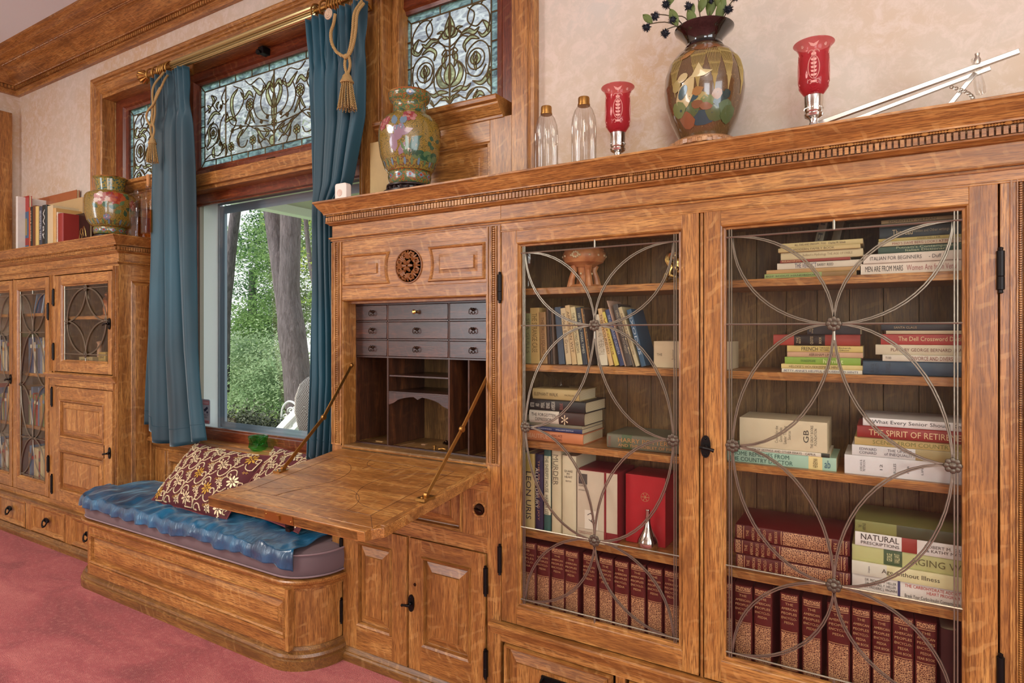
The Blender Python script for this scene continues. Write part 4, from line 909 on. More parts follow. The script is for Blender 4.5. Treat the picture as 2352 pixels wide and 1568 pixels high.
laystack('the left pile, '+B_, YS, 1700, [0, 1032, 1023.5, 957], .880, [
 (1671, 1921, '#9fc0aa', 'mint green book', None, None, dict(D=.15, bands=[(.12,.24,'#d9c488')], lines=[('HOME REMEDIES FROM\nTHE COUNTRY DOCTOR',.02,.62,.78,'#2f5a50',0,False),('HEINERMAN',.80,.84,.7,'#5c4a2c',0,True),('ab',.90,.95,.6,'#2f5a70',0,False)])),
 (1700, 1906, '#d5cbb8', 'thin white book', 'THE MYTH OF SISYPHUS AND OTHER ESSAYS    CAMUS', '#3a332c', dict(D=.14, bands=[(0,.09,'#2a2f26')], frac=(.03,.85))),
 (1699, 1900, '#cfc0a0', 'thick cream boxed book', None, None, dict(D=.14, lines=[('GB',.74,.80,.42,'#2c2a26',0,True),('THE GREAT BOOKS\nFOUNDATION',.82,.89,.75,'#4a443a',0,True),('Course for the\nGood Books\nLeader Training\nSources',.42,.60,.60,'#6d6453',0,True)])),
 ], 'books piled on the third shelf left')
B_ = 'second shelf, right bay'
laystack('the left pile, '+B_, YS, 1800, [0, 845.5, 835, 819, 807, 793, 768, 748], 1.127, [
 (1796, 1981, '#d3cab6', 'white paperback', "BETTY-ANNE'S HELPFUL HOUSEHOLD HINTS", '#2f3560', dict(frac=(.03,.95), D=.11)),
 (1795, 1982, '#cdb879', 'yellow paperback', "HELOISE'S HOUSEKEEPING HINTS", '#5c4b28', dict(frac=(.10,.75), D=.11)),
 (1803, 1977, '#83a33d', 'lime green paperback', None, None, dict(D=.11, lines=[('SHAKESPEARE',.22,.42,.3,'#34551e',0,False),('hamlet',.52,.78,.6,'#d8e0a0',0,False)])),
 (1808, 1982, '#c19a7a', 'salmon pink paperback', 'ABRAHAM LINCOLN', '#4d2b22', dict(frac=(.30,.70), D=.11)),
 (1808, 1982, '#cbb36c', 'yellow black-titled paperback', None, None, dict(D=.11, lines=[('FRENCH',.20,.42,.62,'#1f1c18',0,False),('THROUGH\nPICTURES',.44,.57,.62,'#3a3022',0,False),('I.A. Richards\nC. Gibson',.62,.85,.62,'#3a3022',0,False)])),
 (1777, 1976, '#9c3b30', 'red black-labelled hardback', None, None, dict(D=.14, hard=True, bands=[(.39,.75,'#241a17')], lines=[('THE\nBEST',.28,.33,.6,'#b9a37c',0,True),('QUOTES',.44,.48,.7,'#b9a37c',0,True),('BOOK',.54,.57,.6,'#b9a37c',0,True)])),
 (1854, 1976, '#2b2a2e', 'dark paperback', None, None, dict(D=.12, lines=[('the\njungle',.04,.12,.7,'#b9a37c',0,True)])),
 ], 'books piled on the second shelf left')
laystack('the right pile, '+B_, YS, 2020, [0, 828.5, 814, 791, 767, 759, 745], 1.127, [
 (1982, 2262, '#2b4154', 'thick navy blue book', None, None, dict(D=.15, hard=True, lines=[('BLACK\nBEAUTY',.07,.14,.72,'#182838',0,True),('SEWELL',.20,.24,.72,'#182838',0,True)])),
 (2027, 2262, '#cfc5b2', 'cream red-titled paperback', None, None, dict(D=.11, lines=[('T100',.03,.09,.4,'#444444',0,False),('DIVORCE AND DIVERSE',.30,.72,.6,'#7c2f22',0,False)])),
 (2011, 2262, '#c9bca0', 'cream paperback', 'PLAYS BY GEORGE BERNARD SHAW', '#6b3330', dict(frac=(.15,.85), th=.32, D=.11)),
 (2023, 2262, '#a33732', 'bright red paperback', 'The Dell Crossword Dictionary', '#d8c58f', dict(frac=(.18,.92), th=.55, D=.12)),
 (2035, 2262, '#bda98a', 'thin tan booklet', None, None, dict(D=.12)),
 (2024, 2262, '#272a30', 'black paperback', 'SANTA CLAUS', '#a98f6a', dict(frac=(.13,.36), th=.35, D=.12)),
 ], 'books piled on the second shelf right')
B_ = 'top shelf, right bay'
laystack('the left pile, '+B_, YS, 1795, [0, 628, 619, 604.5, 598, 580.5, 571, 560], 1.372, [
 (1756, 1967, '#8d9a5e', 'green handbook', 'BOY SCOUT HANDBOOK', '#2f4426', dict(frac=(.02,.58), th=.35, D=.12, bands=[(0,.36,'#8a6a3f')])),
 (1760, 1975, '#b08a58', 'brown and tan booklet', None, None, dict(D=.11)),
 (1785, 1979, '#cfc3ae', 'white paperback', None, None, dict(D=.11, lines=[('THE VERDICT',.22,.48,.7,'#2f3560',0,False),('BARRY REED',.49,.68,.42,'#2a2a2a',0,False)])),
 (1792, 1953, '#8d3a30', 'thin red paperback', 'READING', '#d0b080', dict(D=.11, frac=(.03,.3))),
 (1793, 1982, '#c6b68f', 'tan paperback', "Bulfinch's Mythology THE AGE OF FABLE", '#7d6a4c', dict(D=.11, frac=(.28,.88), th=.4)),
 (1788, 1976, '#c3ad78', 'thin buff paperback', 'MODERN FAMILY BOOK', '#5c4a2c', dict(D=.11, frac=(.2,.7))),
 (1793, 1982, '#c9b680', 'pale yellow paperback', 'ALL THIS AND SNOOPY, TOO   Charles M. Schulz', '#4a3b22', dict(D=.11, frac=(.18,.80), th=.5)),
 ], 'books piled on the top shelf left')
laystack('the right pile, '+B_, YS, 2025, [0, 604, 583, 567, 556, 548.5, 523.5, 515, 506], 1.372, [
 (1977, 2262, '#d8c9b8', 'thick white book', None, None, dict(D=.14, lines=[('MEN ARE FROM MARS',.04,.36,.5,'#2b2b2b',0,False),('Women Are from Venus',.39,.80,.5,'#9b5a58',0,False)])),
 (1983, 2262, '#d8cbbb', 'white book', None, None, dict(D=.13, lines=[('ITALIAN FOR BEGINNERS',.06,.50,.4,'#2f2f35',0,False),('- Duff',.56,.66,.4,'#2f2f35',0,False)])),
 (2017, 2262, '#2f4a3c', 'dark green book', "Putnam's Contemporary\nItalian Dictionary", '#a9b08a', dict(frac=(.18,.76), th=.85, D=.12)),
 (2017, 2262, '#c9bb9c', 'cream paperback', "MAD'S DAVE BERG LOOKS AT MODERN THINKING", '#7c2f2a', dict(frac=(.14,.98), th=.5, D=.11)),
 (2018, 2262, '#b7a25d', 'mustard paperback', 'OLD YELLER', '#5c4a24', dict(frac=(.38,.60), th=.5, D=.11)),
 (2020, 2262, '#1f2d33', 'thick dark teal book', None, None, dict(D=.12, lines=[('Thoreau',.13,.33,.52,'#c9b58f',0,False),('Walden and Other writings',.33,.68,.36,'#9a8f74',0,False)])),
 (2020, 2262, '#3a3a33', 'thin black booklet', None, None, dict(D=.11)),
 (2024, 2262, '#9d855c', 'brown paperback', 'DOROTHY GILMAN', '#4a3a24', dict(frac=(.08,.55), th=.6, D=.11)),
 ], 'books piled on the top shelf right')
for i, (px_, py, pw, c) in enumerate(((1858, 560, 26, '#8d8068'), (1896, 545, 16, '#6d5a3f'))):
    x, z = at(px_, 640, .16); book(('white paperback leaning at the back of the top shelf', 'thin dark paperback leaning behind the top shelf pile')[i], x, .17, 1.372, .02, .17, .085, c, 'I book!' if i == 0 else None, '#333333', ang=.22)

# leaning row on the second shelf behind the left glass door
row = [ # bottom x0,x1  top x0, top y (crop px), colour, label, title, ink
 (252,292,252,920,'#8a6044','brown paperback',None,None),(298,350,298,935,'#7d7a50','olive green paperback','SEA GULLS','#4a4530'),(345,428,340,885,'#c2a063','wide tan hardback','THE STRANGE CASE','#6d5530'),
 (440,500,420,925,'#a98458','light brown paperback','THE TRUTH SQUAD','#5a3f26'),(503,524,486,880,'#4c3a32','thin dark brown paperback',None,None),(527,546,508,880,'#33302f','thin black paperback',None,None),(549,570,530,885,'#5d4a3c','thin grey brown paperback',None,None),
 (600,655,560,880,'#3b4a5c','slate blue paperback',None,None),(665,716,610,890,'#cbb48d','buff paperback','Modern Bob Grimm','#5c4a33'),(722,765,655,865,'#c9ab7c','tan paperback','AMERICAN WIT','#5c4a33'),(770,815,700,880,'#cfbf92','pale yellow paperback','THE NEW KEATING GROWS','#3a3327'),
 (817,860,752,885,'#27313f','black and navy paperback','100 YEARS, MARK TIMES','#b9b9a0'),(868,884,798,890,'#a5794a','thin orange brown paperback',None,None),(888,902,812,895,'#3a2d28','thin dark paperback','PAPER','#a9925f'),
 (950,1040,925,945,'#d3c7ae','thick cream paperback','THE GOOD AND THE BEAUTIFUL','#7d6d55'),(1055,1094,948,895,'#cfa871','tan orange paperback','THE WOUNDED','#4a3422'),(1103,1143,975,930,'#cdb653','yellow and white paperback','Veronica','#7d3f22'),
 (1150,1192,1012,905,'#2b3a63','navy blue paperback','THE UNDERGROUND ORCHESTRA','#a5acc0'),(1196,1206,1030,820,'#c9a58f','tall pinkish paperback','POCKET','#8a4a3c'),(1212,1262,1080,860,'#4a4340','dark grey paperback',"LONG DAY'S JOURNEY INTO NIGHT",'#b7aa90'),
 (1264,1283,1112,880,'#6b5c4c','thin taupe paperback','YALE','#c9b990'),(1292,1330,1130,885,'#c5b48c','slim buff paperback','A MOON FOR THE MISBEGOTTEN','#5c4a33'),(1342,1388,1205,905,'#2f5470','bright blue paperback','EXODUS','#b9c4cc')]
for i, (b0, b1, t0, ty, c, nm, ti, ic) in enumerate(row):
    Y = .085; q = lambda v: 1130+v/3.92
    xb0, _ = at(q(b0), 836, Y); xb1, _ = at(q(b1), 836, Y); xt, zt = at(q(t0), 480+ty/3.92, Y)
    dx = xt-xb0; hgt = zt-1.127; an = math.atan2(dx, hgt); L = math.hypot(dx, hgt)*.985; T = (xb1-xb0)*math.cos(an)-.0006
    book(f'{nm}, {ORL[i]} from left, leaning row, left bay', (xb0+xb1)/2, Y+.001*(i % 3), 1.128+abs(T/2*math.sin(an)), T, L, .11, c, ti, ic, ang=an, group='leaning paperbacks', frac=(.1,.8))
xa = at(1504, 800, .09)[0]; xb = at(1676, 800, .07)[0]; zt = at(1504, 783, .09)[1]
r = thing('boxed_book_set', 'large cream slipcase lying between the two glass doors on the second shelf', 'box', ((xa+xb)/2, .08, 1.127))
g = G(); g.box(xa, xb, .08, .19, 1.1275, zt); obj('slipcase', g, bookm('#cdb896'), r, bevel=.001)
g = G()
for t, f in (('THE', .08), ('Junior', .27), ('Books', .45)): put_text(g, t, (lerp(xa, xb, f), .0795, (1.127+zt)/2), (0,0,1) if f > .1 else (1,0,0), (-1,0,0) if f > .1 else (0,0,1), .03 if f > .1 else .016, .011 if f > .1 else .007)
obj('lettering', g, ink('#5a4c38'), r)
# third shelf, left door
B_ = 'the pile, third shelf, left bay'
laystack(B_, .07, 1215, [0, 985.8, 976, 968.5, 940, 915, 890], .880, [
 (1180, 1341, '#c77a4f', 'orange hardback', None, None, dict(D=.16, hard=True, lines=[('BEAUTIFUL',.22,.52,.42,'#d9b08a',0,False),('WALLACE\nNUTTING',.57,.72,.6,'#6d2f22',0,False)])),
 (1182, 1337, '#26325c', 'navy blue book', None, None, dict(D=.16, lines=[('THE MEDICAL TRADITION',.10,.56,.26,'#c3c7d8',0,False),('WILLIAM DOYLE',.62,.88,.26,'#d8d9e4',0,False)])),
 (1190, 1337, '#77705c', 'thin grey booklet', None, None, dict(D=.16)),
 (1217, 1343, '#3d2622', 'dark brown and white hardback', None, None, dict(D=.15, hard=True, bands=[(.45,1,'#cfc1b0')], lines=[('THE FORGOTTEN\nDEPRESSION',.05,.50,.62,'#26262e',0,False),('*',.60,.72,.8,'#e0c7a4',-.1,False)])),
 (1217, 1346, '#1d1b1e', 'black hardback with white title', None, None, dict(D=.16, hard=True, lines=[('BETTER\nAND\nIMPERIAL\nREMARKS\nof AMERICAN',.03,.48,.75,'#c9c2b4',0,True),('BRINK',.56,.62,.6,'#8d4a40',0,True)])),
 (1224, 1331, '#b39b68', 'tan cloth hardback', None, None, dict(D=.13, hard=True, lines=[('ELEPHANT WALK',.04,.56,.30,'#4a3b22',0,False),('MACMILLAN',.70,.90,.16,'#6a5a35',0,False)])),
 ], 'books piled on the third shelf of the left bay')
book('black hardback half hidden at the far left of the third shelf', at(1204, 950, .075)[0], .09, .925, .07, .10, .14, '#191b22', 'JAMES GRANT', '#b9b5a8', ang=-PI/2, hard=True)
xl, zt = at(1394, 980, .07)
xr = at(1585, 1000, .07)[0]
book('thick grey green hardback lying flat right of the pile on the third shelf', xr+.01, .075, .880+.022, .043, xr+.01-xl, .16, '#686653', None, None, ang=-PI/2, hard=True, bands=[(.70,.82,'#4a5a3c')],
     lines=[('HARRY POTTER',.14,.72,.30,'#b9864f',.14,False),('AND THE GOBLET OF FIRE',.14,.80,.20,'#b9864f',-.22,False),('ROWLING',.02,.05,.7,'#8d4a40',0,True)])
# fourth shelf, left door: upright books
up = [(232,290,690,'#1c1a1c','black hardback','SOMETHING MORE','#a9a296',(.03,.75)),(292,386,708,'#bda46e','gold and cream hardback','LEON URIS','#2b2a33',(.24,.88)),(390,462,715,'#2a2745','purple navy hardback','THE PROMISE OF JOY','#b98a6a',(.08,.88)),
      (468,532,672,'#2f5e58','teal green hardback',"THE SHERIFF'S HOUSE",'#1f3330',(.08,.80)),(538,626,682,'#cdbf9d','cream hardback','MURDER','#6a6152',(.05,.42)),(632,760,728,'#d2c6a6','thick ivory book',None,None,(.1,.9))]
for i, (a, b, ty, c, nm, ti, ic, fr) in enumerate(up):
    Y = .075; x0 = at(1130+a/3.92, 1190, Y)[0]; x1 = at(1130+b/3.92, 1190, Y)[0]; zt = at(1130+(a+b)/7.84, 860+ty/3.92, Y)[1]
    kw = {}
    if i == 1: kw = dict(bands=[(.74,1,'#a58a4a')])
    if i == 3: kw = dict(bands=[(.20,.92,'#cfc8a8')]); ti = "THE SHERIFF'S HOUSE  HARPER LEE"
    if i == 2: kw = dict(lines=[('ALLEN DRURY',.18,.72,.4,'#cfc4b0',-.22,False)])
    if i == 5: kw = dict(lines=[('QUAKE\nMY\nHEART',.18,.28,.6,'#2f2a28',0,True),('NEWTON',.31,.33,.4,'#3f3a35',0,True)])
    if i == 4: kw = dict(lines=[('DANIEL SINGH',.05,.4,.18,'#7a7262',-.32,False)])
    book(f'{nm}, {ORL[i]} from left, fourth shelf, left bay', (x0+x1)/2, Y, .592, x1-x0-.0015, zt-.592, .155, c, ti, ic, hard=True, group='upright hardbacks', frac=fr, th=.5 if i != 2 else .3, **kw)
x0 = at(1130+768/3.92, 1180, .075)[0]; x1 = at(1130+1130/3.92, 1180, .075)[0]; zt = at(1330, 860+850/3.92, .075)[1]
r = thing('game_box', 'tall cream and dark red carton with an ink drawing card on its front', 'box', ((x0+x1)/2, .1, .592))
g = G(); g.box(x0, x1, .075, .22, .5925, zt, 1); g.box(x0+.0005, x1-.0005, .0745, .0755, .620, zt-.002, 0); g.box(x0, x1-.044, .0745, .0755, .5935, .6205, 0); obj('carton', g, [bookm('#c9b9a2'), bookm('#7d1f24')], r)
g = G(); w_ = x1-x0
g.box(x1-.043, x1-.036, .0738, .0745, .600, zt-.002, 0); g.box(x0+.005, x0+.034, .0738, .0745, zt-.045, zt-.013, 1); g.box(x0+.026, x0+.070, .0732, .0740, .622, .680, 2)
put_text(g, 'FOREST', (x0+.020,.0737,zt-.050), (1,0,0), (0,0,1), .028, .006, 1); put_text(g, 'VICTORIAN GAMES', (x0+.022,.0737,zt-.064), (1,0,0), (0,0,1), .034, .004, 1)
g.tube([(x0+.036,.0728,.665),(x0+.046,.0728,.672),(x0+.056,.0728,.660),(x0+.048,.0728,.650),(x0+.062,.0728,.628)], .0012, 5, 1); g.tube([(x0+.040,.0728,.652),(x0+.050,.0728,.645),(x0+.060,.0728,.652)], .0009, 5, 1)
put_text(g, 'Designed for the family\nand friends at home', (x0+.028,.0737,.609), (1,0,0), (0,0,1), .045, .008, 0)
obj('printed_label', g, [ink('#7d1f24'), ink('#4a443f'), ink('#ddd2c0')], r)
x0 = at(1437, 1180, .11)[0]; x1 = at(1526, 1180, .10)[0]; zt = at(1437, 1087, .11)[1]
r = thing('red_box', 'plain bright red box standing behind the silver funnel', 'box', ((x0+x1)/2, .13, .592)); g = G(); g.box(x0, x1, .11, .23, .5925, zt); obj('carton', g, bookm('#b3242b', .35), r, bevel=.001)
g = G(); xm = (x0+x1)/2
for k in range(6): a = PI*k/3; g.tube([(xm,.1093,.735),(xm+.012*math.cos(a),.1093,.735+.012*math.sin(a))], .0008, 4)
g.tube([(xm+.013*math.cos(2*PI*i/14),.1093,.735+.013*math.sin(2*PI*i/14)) for i in range(14)], .0006, 4, 0, True); obj('gilt_emblem', g, goldink, r)
xc, zb = at(1130+1385/3.92, 860+1530/3.92, .065); g = G()
g.lathe([(.026,0),(.029,.003),(.0315,.015),(.029,.028),(.021,.044),(.013,.058),(.0085,.075),(.0065,.10),(.0062,.112),(.0072,.113),(.0068,.116),(.003,.116)], (0,0), 32)
g.v = [(v[0]+xc, v[1]+.083, v[2]+.592) for v in g.v]; o = obj('funnel', g, silver); tag(o, 'polished silver funnel standing upside down in front of the red box', 'funnel')
g = G()
for k, (dx, rz) in enumerate(((0,.1),(.03,-.15),(.065,.05))):
    x0 = at(1130+770/3.92, 1215, .06)[0]+dx; i0 = len(g.v); g.box(-.035, .04, -.012, .012, .5925+k*.0006, .593+k*.0006); g.xf(Matrix.Translation((x0+.03,.058,0)) @ Matrix.Rotation(rz, 4, 'Z'), i0)
tag(obj('folded_leaflets', g, bookm('#cfc0a4')), 'loose printed leaflets lying on the shelf in front of the cream carton', 'paper')
# top shelf, left bay: urn and gilt clock
urnm = Mt('terracotta_glaze', '#b87748', .4); urnm.col(urnm.ramp(urnm.noise(urnm.coord(), 30, 3), [(.35,'#a5633a'),(.65,'#c98a58')])); urnm = urnm.m
xc = at(1342, 600, .13)[0]; r = thing('pottery_urn', 'peach coloured art pottery urn with four open legs on the top shelf', 'urn', (xc, .13, 1.372)); g = G()
g.lathe([(.034,.066),(.040,.072),(.060,.080),(.068,.094),(.068,.108),(.063,.118),(.064,.121),(.055,.120),(.050,.100),(.02,.085)], (0,0), 32)
for k in range(4):
    a = PI/4+PI/2*k; c, s_ = math.cos(a), math.sin(a); g.tube([(c*.046,s_*.046,.002),(c*.042,s_*.042,.03),(c*.034,s_*.034,.055),(c*.038,s_*.038,.072)], [.013,.010,.009,.012], 8)
g.lathe([(.052,0),(.054,.004),(.048,.010),(.01,.010)], (0,0), 24); g.lathe([(.02,.01),(.018,.04),(.028,.07)], (0,0), 16); obj('body', g, urnm, r, local=True)
g = G()
for k in range(14): a = 2*PI*k/14; g.sphere((.068*math.cos(a), .068*math.sin(a), .100), .004)
for k in range(9): a = 2*PI*k/9; g.sphere((.010*math.cos(a), -.0675, .102+.008*math.sin(a)), .004)
for k in range(4): a = PI/2*k-PI/2; g.sphere((.026*math.cos(a), .026*math.sin(a), .045), .004)
obj('moulded_studs', g, simple('pale_studs', '#c9b08a', .4), r, local=True)
xc = at(1555, 600, .12)[0]; r = thing('gilt_mantel_clock', 'shiny gilt scrolled ornament on the right of the top shelf, half behind the door frame', 'ornament', (xc+.01, .13, 1.372)); g = G()
g.lathe([(.045,0),(.045,.012),(.040,.014),(.04,.016)], (0,0), 4)
for sx in (-1, 1):
    g.tube(cr([(sx*.045,-.012,.016),(sx*.038,-.014,.030),(sx*.022,-.014,.040),(sx*.030,-.014,.058),(sx*.038,-.014,.074),(sx*.028,-.014,.092),(sx*.014,-.014,.086),(sx*.020,-.014,.078)], 5), [.008]*36, 8)
    g.tube(cr([(sx*.010,-.02,.02),(sx*.026,-.022,.028),(sx*.018,-.022,.05),(sx*.005,-.022,.04)], 5), .005, 8)
    for k in range(4): g.sphere((sx*(.03-.006*k), -.016, .05+.014*k), .007)
g.sphere((0,0,.055), .028, 0, 16, 10, (1,.6,1.2)); g.sphere((0,0,.10), .010); obj('scrollwork', g, brassb, r, local=True)
xc = at(1210, 620, .12)[0]; g = G(); g.lathe([(.020,0),(.022,.006),(.006,.014),(.005,.05),(.014,.066),(.022,.09),(.024,.12),(.022,.12),(.019,.09)], (0,0), 24); g.v = [(v[0]+xc, v[1]+.13, v[2]+1.372) for v in g.v]
tag(obj('glass_goblet', g, clearg), 'clear glass goblet at the left end of the top shelf behind the left door', 'glass')
xc = at(1285, 880, .12)[0]; g = G(); g.lathe([(.026,0),(.028,.004),(.008,.010),(.006,.020),(.018,.028),(.045,.038),(.062,.052),(.060,.052),(.04,.040)], (0,0), 28); g.v = [(v[0]+xc, v[1]+.13, v[2]+at(1285,890,.10)[1]-.004) for v in g.v]
tag(obj('glass_compote', g, clearg), 'low footed glass dish resting on top of the third shelf pile', 'dish')

# ------------------------------------------------------------------ odds and ends inside the desk
g = G(); g.lathe([(.006,0),(.0065,.004),(.004,.006),(.004,.014),(.007,.016),(.007,.019)], (0,0), 12); g.v = [(v[0]-1.405, v[1]+.085, v[2]+.802) for v in g.v]; g.tube([(-1.39,.09,.808),(-1.375,.095,.810),(-1.365,.10,.808)], [.003,.005,.002], 8)
tag(obj('brass_fitting', g, brass), 'small loose brass fitting lying on the desk floor in the middle opening', 'fitting')
g = G(); g.tube([(-1.45,.20,.808),(-1.44,.19,.812),(-1.43,.205,.808),(-1.445,.21,.806)], .005, 7); g.sphere((-1.436,.197,.815), .006); tag(obj('metal_hook', g, bronze), 'dark metal hook at the back of the middle desk opening', 'hook')
g = G(); g.box(-1.72, -1.685, .115, .121, .8025, .805); tag(obj('wood_scrap', g, bookm('#b98f5a')), 'thin pale wood scrap on the floor of the left desk opening', 'scrap')
g = G(); g.box(-1.52, -1.50, .15, .165, .8025, .806); g.box(-1.575,-1.568,.09,.17,.8025,.804); tag(obj('splinter', g, bookm('#8f6a48')), 'small brown splinters on the floor of the middle desk opening', 'scrap')

# ------------------------------------------------------------------ vases and other things on top of the cabinets
TZ = 1.729
def rfn(prof):
    p = sorted(prof, key=lambda q: q[1])
    def f(z):
        for a, b in zip(p, p[1:]):
            if z <= b[1]: return lerp(a[0], b[0], (z-a[1])/max(1e-6, b[1]-a[1]))
        return p[-1][0]
    return f
def patch(g, f, th, z, shape, m=0, off=.0008):
    """a small painted shape wrapped on a turned surface; shape = [(du, dv)] in metres"""
    def pt(du, dv):
        zz = z+dv; r = max(.004, f(zz))+off; a = th+du/max(.01, f(z)); return (r*math.cos(a), r*math.sin(a), zz)
    n = len(shape); cu = sum(p[0] for p in shape)/n; cv = sum(p[1] for p in shape)/n
    vs = [pt(cu, cv)]+[pt(lerp(cu, p[0], .5), lerp(cv, p[1], .5)) for p in shape]+[pt(*p) for p in shape]
    fs = [(0, 1+i, 1+(i+1) % n) for i in range(n)]+[(1+i, 1+n+i, 1+n+(i+1) % n, 1+(i+1) % n) for i in range(n)]
    g.add(vs, fs, m)
def ell(cx, cy, a, b, rot=0, n=12): return [(cx+a*math.cos(t)*math.cos(rot)-b*math.sin(t)*math.sin(rot), cy+a*math.cos(t)*math.sin(rot)+b*math.sin(t)*math.cos(rot)) for t in [2*PI*i/n for i in range(n)]]
def leafs(cx, cy, L, W, rot): return [(cx+x*math.cos(rot)-y*math.sin(rot), cy+x*math.sin(rot)+y*math.cos(rot)) for x, y in [(0,0),(L*.25,W*.45),(L*.55,W*.5),(L*.8,W*.25),(L,0),(L*.8,-W*.25),(L*.55,-W*.5),(L*.25,-W*.45)]]
s = Mt('cloisonne_gold_ground', rough=.22, Coat_Weight=.6); v = s.coord((1,1,1), rnd=False)
ck = s.N('TexVoronoi', feature='DISTANCE_TO_EDGE'); ck.inputs['Scale'].default_value = 190; s.L(v, ck.inputs['Vector'])
s.col(s.mix('#94772f', '#4f4a22', s.ramp(ck.outputs['Distance'], [(.05, 1.0), (.12, 0.0)]))); cgold = s.m
def cband(name, c1, c2, c3, sc=120):
    s = Mt(name, rough=.22, Coat_Weight=.5); v = s.coord((1,1,1), rnd=False); vo = s.N('TexVoronoi'); vo.inputs['Scale'].default_value = sc; s.L(v, vo.inputs['Vector'])
    r = s.ramp(vo.outputs['Distance'], [(.25, c1), (.42, c2), (.55, c3)]); s.col(r); return s.m
cband1 = cband('cloisonne_lappet', '#7d3a2a', '#94772f', '#4a5f3c'); cband2 = cband('cloisonne_green', '#7d4632', '#3f5a3e', '#8f7a38', 150); cblue = cband('cloisonne_blue', '#2f5058', '#5a6a32', '#8f7a38', 90)
PK, PK2, RD, GN, GN2, BL, LV, WH, OR_ = [simple(n, c, .25, Coat_Weight=.5) for n, c in (('enamel_pink','#a8716b'),('enamel_rose','#8a3a40'),('enamel_red','#96351f'),('enamel_green','#27503a'),('enamel_leaf','#557048'),('enamel_blue','#62798a'),('enamel_lavender','#8a6f7c'),('enamel_white','#c9b6a8'),('enamel_orange','#a8542f'))]
EN = [PK, PK2, RD, GN, GN2, BL, LV, WH, OR_]
def peony(g, f, th, z, r, m1, m2, m3):
    for k in range(7): a = 2*PI*k/7; patch(g, f, th, z, ell(r*.62*math.cos(a), r*.55*math.sin(a), r*.42, r*.36, a), m1 if k % 2 else m2, .0009)
    for k in range(5): a = 2*PI*k/5+.4; patch(g, f, th, z, ell(r*.28*math.cos(a), r*.25*math.sin(a), r*.27, r*.22, a), m2 if k % 2 else m1, .0013)
    patch(g, f, th, z, ell(0, 0, r*.16, r*.14), m3, .0018)
